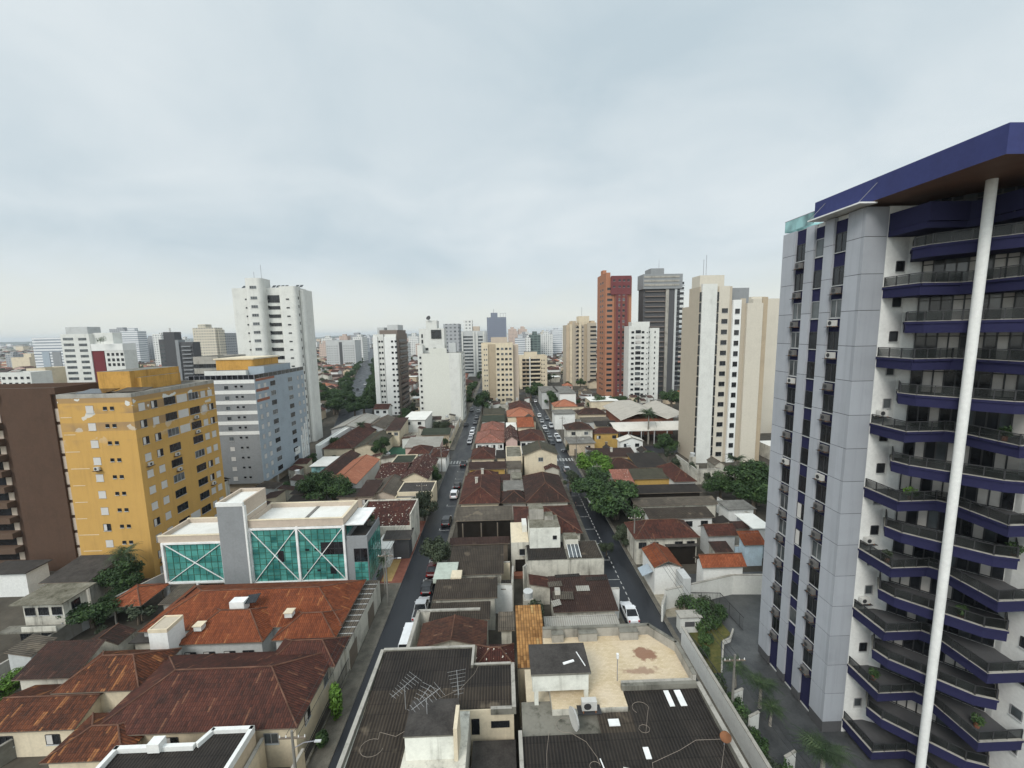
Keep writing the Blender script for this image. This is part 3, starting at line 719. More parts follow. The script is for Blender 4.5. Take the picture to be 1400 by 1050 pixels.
# blue balconied tower, right
t = block('apartment_tower', 'blue and silver apartment tower with stepped balconies, largest at the right edge', 'apartment tower', (31, 36, 0))
LX, LY = 31.0, 36.0
def L(pts): return [(p[0] - LX, p[1] - LY) for p in pts]
body = L([(31.35, 45.25), (31.35, 35.45), (33.0, 35.45), (33.0, 35.1), (35.0, 35.1), (35.9, 34.75), (40.5, 29.9), (40.4, 29.4), (40.4, 26.4), (54, 26.4), (54, 45.25)])
MB().prism(body, -.5, 50.0, 'bright').build('wall', t)
FH = 2.985
segs = [(45.3, 43.4, 'p'), (43.4, 41.9, 's1'), (41.9, 40.8, 'p'), (40.8, 39.5, 's2'), (39.5, 38.4, 'p'), (38.4, 36.9, 's3'), (36.9, 35.1, 'p')]
for (ya, yb, k) in segs:
    if k == 'p':
        zz = 1.2
        b = MB()
        if yb == 35.1:
            while zz < 50:       # corner panel wraps round to the front face
                z2 = min(zz + 3.09, 50.0); b.box(31 - LX, 32.99 - LX, 35.1 - LY, 35.43 - LY, zz, z2 - .05, 'panel_front'); b.box(31 - LX, 31.33 - LX, 35.431 - LY, ya - LY, zz, z2 - .05, 'panel'); zz = z2
            b.box(31.02 - LX, 32.97 - LX, 35.12 - LY, 35.42 - LY, -.5, 49.9, 'darkgrey'); b.box(31.02 - LX, 31.3 - LX, 35.43 - LY, ya - .02 - LY, -.5, 49.9, 'darkgrey')
        else:
            while zz < 50:
                z2 = min(zz + 3.09, 50.0); b.box(31 - LX, 31.33 - LX, yb - LY, ya - LY, zz, z2 - .05, 'panel'); zz = z2
            b.box(31.02 - LX, 31.3 - LX, yb + .02 - LY, ya - .02 - LY, .2, 49.9, 'darkgrey')
        b.build('cladding_panel', t)
    else:
        b = MB()
        b.box(31.22 - LX, 31.345 - LX, yb - LY, ya - LY, 0.4, 49.6 if k != 's1' else 49.9, 'blue'); b.build('window_bay', t)
        A, B = (31.21 - LX, ya - LY), (31.21 - LX, yb - LY)
        w = ya - yb
        for i in range(15):
            z = 46.8 - i * FH
            windows(t, A, B, [w / 2], [z], w - .2, 1.65, 'half' if (k == 's2' and i in (9, 10)) else rn.choice(['dark', 'dark', 'dark', 'dark', 'mid']), rn)
            if k != 's2' and i > 0 or (k == 's1' and i == 0): acs(t, A, B, [(w / 2 + rn.uniform(-.15, .15), z - .78)], m=('acdark', 'acdark', 'acdark', 'acwhite'))
# small bathroom windows on the white walls
for i in range(15): windows(t, L([(33.0, 35.1)])[0], L([(35.0, 35.1)])[0], [1.35], [44.6 - i * FH], .7, .85, ['vent', 'dark', 'vent', 'mid'], rn)
for i in range(15): windows(t, L([(40.4, 29.4)])[0], L([(40.4, 26.4)])[0], [1.5], [44.6 - i * FH], .75, .85, ['vent', 'mid'], rn)
acs(t, L([(33.0, 35.1)])[0], L([(35.0, 35.1)])[0], [(.8, 32.0), (.8, 14.0), (.7, 20.0)])
# glazed fronts behind the balconies
def glazing(z, v):
    b = MB(); A, B = Vector((*L([(35.93, 34.68)])[0], 0)), Vector((*L([(40.45, 29.92)])[0], 0)); d = (B - A).normalized(); n = Vector((d.y, -d.x, 0)); LL = (B - A).length; r = random.Random(v)
    k = 10; dk = r.sample(range(k), r.choice([3, 4, 5]))
    for i in range(k):
        p, q = A + d * (LL * i / k) + n * .03, A + d * (LL * (i + 1) / k) + n * .03
        b.poly([(p.x, p.y, z), (q.x, q.y, z), (q.x, q.y, z + 2.5), (p.x, p.y, z + 2.5)], 'glass' if i in dk else r.choice(['curtain', 'curtain', 'glass2', 'glass']))
        b.obox((p.x + n.x * .03, p.y + n.y * .03, z + 1.25), d * .05, n * .03, (0, 0, 1.25), 'frame')
    for zz in (0.05, 1.9, 2.45): c = (A + B) / 2; b.obox((c.x + n.x * .055, c.y + n.y * .055, z + zz), d * (LL / 2), n * .02, (0, 0, .04), 'frame')
    b.build('glazed_front', t)
BA = L([(33.02, 35.07), (33.02, 31.9), (36.2, 31.9), (36.6, 31.4), (36.8, 31.0), (36.8, 27.3), (40.37, 27.3), (40.37, 29.5), (40.45, 29.85), (35.9, 34.65), (35.0, 35.07)])
BB = L([(35.1, 35.0), (33.65, 33.4), (33.95, 32.2), (37.4, 28.4), (38.7, 27.9), (40.36, 29.3), (40.45, 29.85), (35.9, 34.65)])
def balcony(z, P_, ne, solid=False):
    b = MB(); b.prism(P_, z - (.5 if solid else .74), z - .02, 'blue', 'darkgrey'); o = b.build('balcony', t)
    r = MB(); b2 = MB(); ed = P_[:ne + 1]
    cx, cy = sum(p[0] for p in P_) / len(P_), sum(p[1] for p in P_) / len(P_)
    for p, q in zip(ed, ed[1:]):
        p, q = Vector((*p, 0)), Vector((*q, 0)); d = (q - p).normalized(); n = Vector((-d.y, d.x, 0)); LL = (q - p).length
        if (Vector((cx, cy, 0)) - p).dot(n) < 0: n = -n
        c = (p + q) / 2 + n * .08
        if solid: r.obox((c.x, c.y, z + .7), d * (LL / 2), n * .07, (0, 0, .7), 'blue'); continue
        b2.obox((c.x - n.x * .06, c.y - n.y * .06, z + .08), d * (LL / 2 + .04), n * .09, (0, 0, .1), 'blue')
        r.obox((c.x - n.x * .06, c.y - n.y * .06, z + .2), d * (LL / 2 + .05), n * .1, (0, 0, .02), 'concrete')
        r.obox((c.x, c.y, z + .6), d * (LL / 2), n * .012, (0, 0, .34), 'balustrade')
        r.obox((c.x, c.y, z + 1.0), d * (LL / 2 + .02), n * .03, (0, 0, .03), 'frame')
        k = max(1, round(LL / 1.1))
        for i in range(k + 1):
            m_ = p + d * (LL * i / k) + n * .08; r.obox((m_.x, m_.y, z + .5), d * .03, n * .03, (0, 0, .5), 'frame')
    r.build('railing' if not solid else 'parapet', o); b2.build('kerb', o)
for i in range(17):
    z = 49.06 - i * FH
    if z < 0: break
    if i == 0: balcony(47.95, BA, 6, True)
    else: balcony(z, BB if i % 2 else BA, 5 if i % 2 else 6)
    glazing(z + .02 if i else 47.97, i)
# roof canopy on a tall column
b = MB()
RF = L([(31.0, 41.0), (31.0, 25.6), (56, 25.6), (56, 41.0)])
b.prism(RF, 50.25, 52.05, 'bluetop', 'flat_grey'); b.build('roof', t)
MB().poly([(p[0], p[1], 50.245) for p in RF][::-1], 'soffit').build('soffit', t)
MB().tube((*L([(35.35, 29.85)])[0], 0), (*L([(35.35, 29.85)])[0], 50.24), .31, 'bright', n=20).build('column', t, smooth=True)
b = MB(); g = L([(31.05, 45.2), (31.05, 41.05)])
b.obox((g[0][0], (g[0][1] + g[1][1]) / 2, 50.7), (.02, 0, 0), (0, 2.07, 0), (0, 0, .55), 'greenrail'); b.obox((g[0][0], (g[0][1] + g[1][1]) / 2, 51.28), (.03, 0, 0), (0, 2.1, 0), (0, 0, .03), 'rail')
b.obox((g[0][0] + 4, g[0][1], 50.7), (4, 0, 0), (0, .02, 0), (0, 0, .55), 'greenrail'); b.build('terrace_railing', t)
b = MB(); b.obox((*L([(30.5, 37.3)])[0], 50.1), (.75, 0, 0), (0, 2.9, 0), (0, 0, .06), 'whitemetal')
for yy in (34.6, 40.0): b.tube((*L([(29.8, yy)])[0], 50.16), (*L([(30.98, yy - .3)])[0], 51.6), .025, 'rail', n=4)
b.build('awning', t)
b = MB()
for a in range(3):
    an = a * 2.094; b.tube((13.5 + .35 * math.cos(an), -3 + .35 * math.sin(an), 52), (13.5 + .1 * math.cos(an), -3 + .1 * math.sin(an), 56.5), .03, 'rail', n=4)
for k in range(8):
    z = 52.3 + k * .5; r_ = .35 - .03 * k
    for a in range(3): b.tube((13.5 + r_ * math.cos(a * 2.094), -3 + r_ * math.sin(a * 2.094), z), (13.5 + r_ * math.cos(a * 2.094 + 2.094), -3 + r_ * math.sin(a * 2.094 + 2.094), z + .25), .02, 'rail', n=4)
b.tube((13.5, -3, 56), (13.5, -3, 58), .03, 'rail', n=4); b.tube((8.2, -2, 52), (8.2, -2, 55), .025, 'rail', n=4); b.build('antenna', t)

# beige and white tower behind the boundary wall
Y0 = 117.0
t = block('apartment_tower', 'beige tower with white vertical strips left of the blue tower', 'apartment tower', (62, Y0 + 8, 0))
def X_(px, py=500, y=Y0): return AT(px, py, y).x - 62
zt = AT(960, 388, Y0).z
cols = [(957, 977, .25, 'white', zt), (981, 995.5, .9, 'ivory', zt - .6), (999.5, 1010.5, .3, 'bright', zt - 4.6), (1010.8, 1018, 1.1, 'sand', zt - 4.2), (1018.3, 1039.5, .2, 'ivory', zt - 5.6), (1039.8, 1047, .7, 'tan', zt - 3.9)]
MB().box(X_(955), X_(1047) - .2, -7.0, 4, 0, zt - 6, 'sand', 'flat_grey').box(X_(955), X_(999), -6.99, -.5, zt - 6.01, zt - .7, 'sand', 'flat_grey').build('wall', t)
for (a, b2, dy, m, z) in cols: box_part(t, 'facade_strip', X_(a), X_(b2), -8 + dy, -6.98, 0, z, m)
box_part(t, 'penthouse', X_(957), X_(990), -6, -1, zt - .7, zt + 2.6, 'ivory', 'flat_grey'); box_part(t, 'roof_house', X_(999.6), X_(1030), -4, 3, zt - 6, zt - .9, 'grey')
MB().tube((X_(975), 0, zt + 2), (X_(975), 0, zt + 8), .07, 'rail', n=5).tube((X_(981), 1, zt + 2), (X_(981), 1, zt + 9.5), .07, 'rail', n=5).build('antenna', t)
FHb = 3.05
zs = fl(zt - 8.2 - 14 * FHb, 15, FHb)
for zz in zs: windows(t, (X_(981), -7.1), (X_(995.5), -7.1), [1.9], [zz], 1.7, 1.25, 'dark'); windows(t, (X_(999.5), -7.7), (X_(1010.5), -7.7), [1.25], [zz - .3], 1.3, 1.35, 'dark')
for zz in fl(zt - 5.2 - 15 * FHb, 16, FHb):
    for (a, c) in ((955, 957), (977.2, 980.8)): box_part(t, 'slit_window', X_(a) + .02, X_(c) - .02, -7.35, -7.0, zz + .35, zz + FHb - .1, 'glass')
t = block('apartment_tower', 'plain cream tower half hidden behind the beige and white tower', 'apartment tower', (88, 158, 0))
z2 = AT(1055, 410, 150).z; x0 = AT(1030, 410, 150).x - 88; x1 = AT(1067, 410, 150).x - 88
box_part(t, 'wall', x0, x1, -8, 8, 0, z2, 'ivory'); box_part(t, 'stair_tower', x0 + .5, x0 + 6, -6, 6, z2, z2 + 1.4, 'ivory'); roof_kit(t, x0, x1, -8, 8, z2, 'ivory', .5)

# generic towers: pixel edges of the front, top row, distance
def tower(label, pl, pr, py, y, depth, m, **k):
    a, c = AT(pl, py, y), AT(pr, py, y); w = c.x - a.x; z = a.z
    t = block('apartment_tower', label, k.get('cat', 'apartment tower'), ((a.x + c.x) / 2, y + depth / 2, 0), k.get('rz', 0), k.get('group'))
    box_part(t, 'wall', -w / 2, w / 2, -depth / 2, depth / 2, 0, z, m, 'flat_grey')
    if k.get('par', 1): roof_kit(t, -w / 2, w / 2, -depth / 2, depth / 2, z, k.get('parm', m), .9 if y < 400 else 1.2, k.get('mast', 0))
    return t, w, z, depth
def wgrid(t, w, z, d, us, n, h, top, ww, wh, st, front=True, xs=None):
    A, B = ((-w / 2, -d / 2), (w / 2, -d / 2))
    windows(t, A, B, us, fl(z - top - (n - 1) * h, n, h), ww, wh, st, rn)
def sgrid(t, w, z, d, us, n, h, top, ww, wh, st, side='r'):
    A, B = ((w / 2, -d / 2), (w / 2, d / 2)) if side == 'r' else ((-w / 2, d / 2), (-w / 2, -d / 2))
    windows(t, A, B, us, fl(z - top - (n - 1) * h, n, h), ww, wh, st, rn)

# orange tower
t, w, z, d = tower('tall orange tower with burgundy centre strip, right of centre', 828.5, 864, 379, 240, 21, 'orange', par=0)
s = w / 35.5
box_part(t, 'roof_house', -w / 2, -w / 2 + 6 * s, -d / 2, d / 2, z, z + 2.6, 'orange'); box_part(t, 'roof_cap', -w / 2, -w / 2 + 5 * s, -3, 2, z + 2.61, z + 5, 'orange')
box_part(t, 'centre_strip', -w / 2 + 12 * s, -w / 2 + 31 * s, -d / 2 - .8, -d / 2 - .01, 0, z - 10, 'orange_dark'); box_part(t, 'crown', -w / 2 + 6.5 * s, -w / 2 + 34 * s, -d / 2 - 1.2, -d / 2 - .012, z - 10, z + .6, 'burgundy')
for c0 in (14, 19.5, 26): box_part(t, 'dark_rib', -w / 2 + c0 * s, -w / 2 + (c0 + 2.6) * s, -d / 2 - 1.1, -d / 2 - .81, 2, z - 10.02, 'burgundy')
zs = fl(4, 20, 3.13)
windows(t, (-w / 2, d / 2), (-w / 2, -d / 2), [9, 14], zs + [z - 3], 2.2, 1.2, 'dark'); windows(t, (-w / 2, -d / 2), (w / 2, -d / 2), [5.5 * s], zs, 3.0, 1.3, 'dark')
windows(t, (-w / 2, -d / 2 - .8), (w / 2, -d / 2 - .8), [18.2 * s, 24.2 * s], zs, 1.2, 1.3, ['dark', 'mid'], rn)
for uu in (10.5, 18, 24, 30): windows(t, (-w / 2, -d / 2 - 1.2), (w / 2, -d / 2 - 1.2), [uu * s], [z - 2.5, z - 6], 1.3, 1, 'dark')
# dark grey tower with broad crown
t, w, z, d = tower('dark grey glass tower with a broad grey crown beside the orange tower', 880, 930, 392, 250, 9, 'darkgrey', par=0)
s = w / 50
b = MB(); b.prism([(-w / 2 - .8, -d / 2 - 1.5), (w / 2 + .6, -d / 2 - 1.5), (w / 2 + 1.8, -d / 2 + 1), (w / 2 + 1.8, d / 2), (-w / 2 - .8, d / 2)], z - 1.5, z + 7.2, 'grey', 'flat_grey')
for k_ in range(3): b.box(-w / 2 - .3, w / 2 - 3 * s, -d / 2 - 1.75, -d / 2 - 1.51, z + .2 + k_ * 2.4, z + 1.3 + k_ * 2.4, 'concrete')
b.build('crown', t); box_part(t, 'penthouse', -w / 2 + 8 * s, -w / 2 + 26 * s, -6, 4, z + 7.2, z + 10.5, 'grey')
MB().tube((-w / 2 + 24 * s, 0, z + 10), (-w / 2 + 24 * s, 0, z + 17), .12, 'rail', .05, 5).build('antenna', t)
box_part(t, 'grey_strip', -w / 2 + 30 * s, -w / 2 + 34 * s, -d / 2 - 1.0, -d / 2 - .01, 0, z - 1.6, 'concrete'); box_part(t, 'dark_strip', -w / 2 + 34.1 * s, -w / 2 + 42 * s, -d / 2 - .7, -d / 2 - .01, 0, z - 1.6, 'darkgrey'); box_part(t, 'pale_strip', -w / 2 + 42.1 * s, -w / 2 + 45 * s, -d / 2 - 1.0, -d / 2 - .01, 0, z - 1.6, 'lightgrey')
for zz in fl(5, 21, 3.05):
    box_part(t, 'balcony', -w / 2 + 1, -w / 2 + 29.5 * s, -d / 2 - .9, -d / 2 - .02, zz, zz + .5, 'taupe_dark'); box_part(t, 'window_band', -w / 2 + 46 * s, -w / 2 + 55 * s, -d / 2 - .3, -d / 2 - .02, zz + 1, zz + 2.6, 'glass'); box_part(t, 'sill_band', -w / 2 + 45.5 * s, -w / 2 + 55.6 * s, -d / 2 - .55, -d / 2 - .02, zz + .2, zz + .5, 'grey')
# small white tower
t, w, z, d = tower('short white tower with balcony column in front of the dark grey tower', 860, 887, 448, 229, 9, 'white', par=1)
z_ = z
box_part(t, 'side_wing', w / 2 + .01, w / 2 + 7, -d / 2 + 2.5, d / 2, 0, z - .4, 'white', 'flat_grey'); box_part(t, 'roof_house', -w / 2 + 2, w / 2 + 1, -3, 3, z, z + 3.2, 'white')
zs = fl(z - 3.2 - 13 * 2.95, 14, 2.95); A, B = (-w / 2, -d / 2), (w / 2, -d / 2)
windows(t, A, B, [2.2, w - 3.2], zs, 1.5, 1.15, 'dark'); windows(t, A, B, [w / 2 - .3], zs, 2.9, 1.7, ['dark', 'dark', 'mid', 'curtain'], rn, 'balcony_window'); windows(t, A, B, [4.2, w - .8], zs, .5, .6, 'dark', None, 'vent_window')
windows(t, (w / 2, -d / 2 + 2.5), (w / 2 + 7, -d / 2 + 2.5), [1.2, 4.6], zs, .55, 1.1, 'dark', None, 'slit_window')
# beige twin-shade tower
t, w, z, d = tower('pink beige tower with arched roof fronts left of the orange tower', 774, 815, 444.5, 297, 16, 'sand', par=0, mast=0)
s = w / 45
for (a, c, dy, m, e_) in ((0, 4.5, .5, 'beige', 0), (5, 9, .9, 'cream', .4), (9.3, 13, .5, 'sand', 2.6), (19, 22.5, .9, 'cream', 2.2), (27, 31, .4, 'tan', .5), (31.2, 45, 1.1, 'sand', 1.2)): box_part(t, 'facade_strip', -w / 2 + a * s, -w / 2 + c * s, -d / 2 - dy, -d / 2 - .01, 0, z + e_, m)
b = MB()
for (c, r_) in ((11.5, 5.5), (40, 4.5)): b.prism([(-w / 2 + (c - r_) * s, -d / 2 - .3), (-w / 2 + (c + r_) * s, -d / 2 - .3), (-w / 2 + (c + r_) * s, 4), (-w / 2 + (c - r_) * s, 4)], z, z + 1.6, 'beige').prism([(-w / 2 + (c - r_ * .6) * s, -d / 2 - .2), (-w / 2 + (c + r_ * .6) * s, -d / 2 - .2), (-w / 2 + (c + r_ * .6) * s, 3), (-w / 2 + (c - r_ * .6) * s, 3)], z + 1.6, z + 2.9, 'beige')
b.build('arched_gable', t); box_part(t, 'roof_house', -w / 2 + 20 * s, -w / 2 + 35.5 * s, -6, 4, z, z + 6.3, 'cream'); MB().tube((2, 0, z + 6), (2, 0, z + 13), .12, 'rail', n=5).build('antenna', t)
zs = fl(4, 14, 2.95)
windows(t, (-w / 2, -d / 2 - 1.1), (w / 2, -d / 2 - 1.1), [40.5 * s], zs, 4.4, 1.2, ['dark', 'mid'], rn); windows(t, (-w / 2, -d / 2), (w / 2, -d / 2), [15.5 * s, 25 * s], zs, .9, 1.1, 'mid'); windows(t, (-w / 2, -d / 2), (w / 2, -d / 2), [17.8 * s], zs, 1.4, 1.5, 'dark', None, 'stair_window')
# beige slab with brown stripe
t, w, z, d = tower('beige slab block with brown stripe at the end of the left street', 658, 701, 471.5, 229, 18, 'cream', par=1)
s = w / 43
box_part(t, 'facade_strip', -w / 2 - .02, -w / 2 + 9 * s, -d / 2 - .8, -d / 2 - .01, 0, z, 'cream'); box_part(t, 'brown_strip', -w / 2 + 9.1 * s, -w / 2 + 19 * s, -d / 2 - .35, -d / 2 - .01, 0, z + .3, 'tan'); box_part(t, 'side_wing', w / 2 + .01, w / 2 + 3.2, -d / 2 + 3, d / 2, 0, z - .3, 'taupe')
box_part(t, 'penthouse', -w / 2 + 14 * s, -w / 2 + 36 * s, -3, 8, z, z + 4, 'taupe', 'flat_grey')
zs = fl(z - 3 - 10 * 2.9, 11, 2.9); windows(t, (-w / 2, -d / 2), (w / 2, -d / 2), [22.5 * s, 28.5 * s, 34 * s, 39.5 * s], zs, 1.35, 1.15, ['dark', 'dark', 'mid'], rn)
windows(t, (-w / 2, -d / 2 - .8), (w / 2, -d / 2 - .8), [4 * s, 7 * s], zs, .6, .8, 'mid', None, 'vent_window')
# balcony block
t, w, z, d = tower('low cream block with dark balconies right of the beige slab', 710, 748, 488.5, 287, 16, 'cream', par=1)
box_part(t, 'penthouse', -w / 2 + 4, -w / 2 + 13, -3, 6, z, z + 3.4, 'cream', 'flat_grey')
for zz in fl(z - 2.8 - 7 * 2.85, 8, 2.85):
    for (a, c) in ((2, 4.4), (4.8, 6.9), (8, 14.6)): box_part(t, 'balcony_opening', -w / 2 + a, -w / 2 + c, -d / 2 - .06, -d / 2 - .01, zz, zz + 1.5, 'glass'); box_part(t, 'balcony', -w / 2 + a - .2, -w / 2 + c + .2, -d / 2 - 1.3, -d / 2 - .065, zz - .9, zz + .02, 'cream' if a == 8 else 'tan')
    windows(t, (-w / 2, -d / 2), (w / 2, -d / 2), [15.8, 17.4], [zz], .6, .8, 'dark')
box_part(t, 'pier', -w / 2 + 7.0, -w / 2 + 7.6, -d / 2 - 1.5, -d / 2 - .07, 0, z, 'bright')
# blank white building
Y0 = 185.0
t = block('white_building', 'blank windowless white building on the left street with rooftop house', 'building', (-27, Y0 + 10, 0))
xl, xr = AT(577, 482, Y0).x + 27, AT(630, 481, Y0).x + 27; zt = AT(600, 478, Y0).z; zs_ = zt - 1.6
b = MB(); b.box(xl, xr, -10, 4, 0, zs_, 'blankwall', 'flat_grey'); b.box(xl + 3.4, xl + 11, -10.03, -9.6, zs_ - .01, zt + .6, 'blankwall'); b.build('wall', t)
box_part(t, 'wall_relief', xl + 12, xr - .6, -10.35, -10.01, .5, zs_ - .1, 'white')
box_part(t, 'side_wing', xl - 2.4, xl - .01, -8.5, 3, 0, zt + 2.2, 'white', 'flat_grey'); box_part(t, 'side_wing', xr + .01, xr + .5, -7, 3.5, 0, zs_ - .5, 'white', 'flat_grey')
box_part(t, 'upper_house', xl - 2, xl + 9.5, -5, 3, zs_, AT(590, 449, Y0 + 5).z, 'white', 'flat_grey'); box_part(t, 'roof_house', xl + 1, xl + 6, -3, 4, AT(590, 449, Y0 + 5).z, AT(590, 438, Y0 + 5).z, 'white')
box_part(t, 'glass_box', xl + 3.6, xl + 8.2, -5.3, -5.01, AT(590, 463, Y0 + 5).z, AT(590, 451, Y0 + 5).z, 'glass'); box_part(t, 'water_tank', xl + 11.5, xl + 14.6, -5, 0, zs_, zs_ + 4.4, 'lightgrey')
b = MB(); b.tube((xl + 2.6, -3, AT(590, 438, Y0 + 5).z), (xl + 2.6, -3, AT(590, 438, Y0 + 5).z + .8), .1, 'rail'); b.tube((xl + 2.5, -3.2, AT(590, 438, Y0 + 5).z + 1.0), (xl + 2.3, -3.6, AT(590, 438, Y0 + 5).z + 1.3), .9, 'frame', 1.1, 12); b.build('satellite_dish', t)
windows(t, (xl - 2.4, -8.5), (xl, -8.5), [1.2], fl(3, 11, 2.6), .8, .9, 'dark'); windows(t, (xr + .5, -7), (xr + .5, 3.5), [2, 5, 8], fl(2, 11, 2.6), .8, 1.1, 'dark')
windows(t, (xl - 2, -5), (xl + 9.5, -5), [1.2, 3.4, 7], [zs_ + 1.2], 1.2, 1.1, 'dark'); windows(t, (xl - 2, -5), (xl + 9.5, -5), [1.4], [zs_ + 4.4, zs_ + 7], .7, 1.6, 'dark')
MB().box(xl - 2.0, xr - .5, -10.9, -10.36, 0, .9, 'concrete').build('plinth', t)
# white tower with brown balcony side
Y0 = 203.0
t = block('apartment_tower', 'white tower with brown balcony side, left of the blank white building', 'apartment tower', (-60, Y0 + 11, 0))
xl, xm = AT(510, 470, Y0).x + 60, AT(541.5, 470, Y0).x + 60; zt = AT(525, 457, Y0).z
box_part(t, 'wall', xl + .1, xm, -10.5, 11, 0, zt, 'white', 'flat_grey'); box_part(t, 'facade_strip', xl, xl + 2.2, -11.1, -10.51, 0, zt - 1, 'bright'); box_part(t, 'facade_strip', xl + 5.5, xm + .02, -11.3, -10.51, 0, zt - 1.2, 'bright'); box_part(t, 'dark_joint', xl + 5.2, xl + 5.49, -10.8, -10.51, 0, zt, 'darkgrey')
box_part(t, 'balcony_wall', xm + .01, xm + .5, -9.8, 11, 0, zt + .3, 'taupe_dark', 'flat_grey'); box_part(t, 'crown', xl + 3, xm + .4, -9.5, 9, zt, zt + 2, 'taupe_dark', 'flat_grey'); box_part(t, 'roof_house', xl + 6, xm, -6, 5, zt + 2, zt + 4.6, 'lightgrey'); box_part(t, 'water_tank', xl + 1.5, xl + 4.8, -8, -2, zt, zt + 3.4, 'lightgrey')
zs = fl(zt - 4 - 14 * 2.75, 15, 2.75)
windows(t, (xl, -10.5), (xm, -10.5), [3.0, 4.3], zs, .8, .9, 'dark'); windows(t, (xl, -11.3), (xm, -11.3), [9.4, 11.2], zs, 1.0, .9, 'dark')
for zz in zs: box_part(t, 'balcony', xm + .51, xm + 1.3, -7, 9, zz - .9, zz + .05, 'taupe_dark'); box_part(t, 'balcony_opening', xm + .51, xm + .56, -7, 9, zz + .06, zz + 1.3, 'glass')
# tall white tower, left
Y0 = 150.0
t = block('apartment_tower', 'tall plain white tower on the left with rounded corners', 'apartment tower', (-83, Y0 + 11, 0))
def X_(px, py=430): return AT(px, py, Y0).x + 83
zt = AT(360, 391, Y0).z
def rbox(x0, x1, y0, y1, r, n=5):
    p = []
    for (cx, cy, a0) in ((x1 - r, y0 + r, -90), (x1 - r, y1 - r, 0), (x0 + r, y1 - r, 90), (x0 + r, y0 + r, 180)):
        for i in range(n + 1): a = R(a0 + 90 * i / n); p.append((cx + r * math.cos(a), cy + r * math.sin(a)))
    return p
x0, x1, x2, x3, x4, x5 = X_(314), X_(335.5), X_(361), X_(381), X_(404), X_(410)
MB().prism(rbox(x0, x1 + .5, -9, 0, .8), 0, zt - .4, 'white', 'flat_grey').prism(rbox(x1 + 1, x4 - .5, -8, 0, .5), 0, zt - .3, 'white', 'flat_grey').build('wall', t)
MB().prism(rbox(x1 + .51, x2, -11.4, -4, 1.6), 0, zt + 2.8, 'white', 'flat_grey').build('stair_tower', t)
MB().prism(rbox(x3 - .4, x4, -9.6, -5, 1.2), 0, zt, 'white', 'flat_grey').build('facade_strip', t); MB().prism(rbox(x4 - .4, x5, -7, .8, 1.2), 0, zt - 1.0, 'white', 'flat_grey').build('side_wing', t)
zs = fl(zt - 4.6 - 17 * 3.02, 18, 3.02)
windows(t, (x1 + .5, -11.4), (x2, -11.4), [(x2 - x1) / 2], zs + [zt - .9], 2.3, .95, 'mid'); windows(t, (x2, -8), (x3, -8), [(x3 - x2) / 2 - .1], [q - .4 for q in zs[:-1]], 4.6, 1.15, 'dark'); windows(t, (x2, -8), (x3, -8), [(x3 - x2) / 2 - .1], [zs[-1] - 1], 4.6, 2.6, 'dark')
windows(t, (x3 - .4, -9.6), (x4, -9.6), [(x4 - x3) * .55], [q - .2 for q in zs], 1.1, .4, 'dark', None, 'vent_window'); windows(t, (x1 - .3, -9), (x1 + 1, -9), [-.2], zs, .6, .5, 'dark', None, 'vent_window'); windows(t, (x2 - .2, -8), (x3, -8), [.5], zs, .4, .9, 'dark', None, 'slit_window'); windows(t, (x4, -8.8), (x4, -6), [.8], zs, .5, 1.0, 'dark', None, 'slit_window')
b = MB()
for (u, n_) in ((x2 + 1.2, 4), (x5 - 3, 2), (x0 + 2.4, 2)):
    for k in range(n_): b.obox((u + k * 1.5, -5, zt + .5), (.55, 0, 0), (0, .7, .45), (0, -.02, .03), 'glass')
b.build('solar_panel', t); MB().tube((x1 + 2, -7, zt + 2.8), (x1 + 2, -7, zt + 5.5), .06, 'rail', n=4).tube((x1 + 4.6, -7, zt + 2.8), (x1 + 4.6, -7, zt + 8), .06, 'rail', n=4).build('antenna', t)
# grey slab with white stripes
t = block('apartment_block', 'grey apartment block with white stripes behind the yellow block', 'apartment block', (-69.5, 116, 0))
zt = 29.6; x0, x1, y0, y1 = -8.5, 7.6, -13, 12.5
b = MB(); b.box(x0, x1 - .05, y0, y1 - .05, 2.6, zt, 'grey', 'flat_grey'); b.build('wall', t); box_part(t, 'side_wall', x1 - .049, x1, y0, y1, 2.6, zt, 'bluegrey'); box_part(t, 'ground_floor', x0 + 1, x1 - 1.5, y0 + 1, y1 - 1, 0, 2.6, 'beige')
for i in range(5): box_part(t, 'column', x1 - .5, x1, y0 + .2 + i * 6.1, y0 + .7 + i * 6.1, 0, 2.6, 'concrete')
for i in range(6): box_part(t, 'white_stripe', x0 - .04, x1 + .01, y0 - .06, y0 - .005, zt - 1.0 - i * 2.62, zt - .1 - i * 2.62, 'bright')
zs = fl(zt - 2.5 - 9 * 2.62, 10, 2.62)
windows(t, (x0, y0), (x1, y0), [9], zs, 1.1, 1.0, ['shut', 'mid'], rn); windows(t, (x0, y0), (x1, y0), [11.4, 12.8], [q + .5 for q in zs], .55, .5, 'dark', None, 'vent_window')
A, B = (x1, y0), (x1, y1); windows(t, A, B, [1.7, 4.3, 21.6, 24.2], zs, 1.0, 1.1, ['shut', 'shut', 'curtain'], rn); windows(t, A, B, [8, 17], zs, 2.3, 1.2, ['dark', 'mid'], rn, 'wide_window')
box_part(t, 'painted_patch', x1 + .001, x1 + .02, y0 + .4, y0 + 6, zt - 3.3, zt - 2.6, 'terracotta'); box_part(t, 'painted_patch', x1 + .001, x1 + .02, y0 + .4, y0 + 6, zt - 5.9, zt - 5.2, 'terracotta'); box_part(t, 'painted_patch', x1 + .001, x1 + .02, y0 + .4, y0 + 9, zt - .6, zt, 'terracotta')
for i in range(4): box_part(t, 'white_patch', x1 + .001, x1 + .03, y1 - 5 + i * 1.2, y1 - 4.1 + i * 1.2, 2.7, 10 + i * 1.6, 'bright')
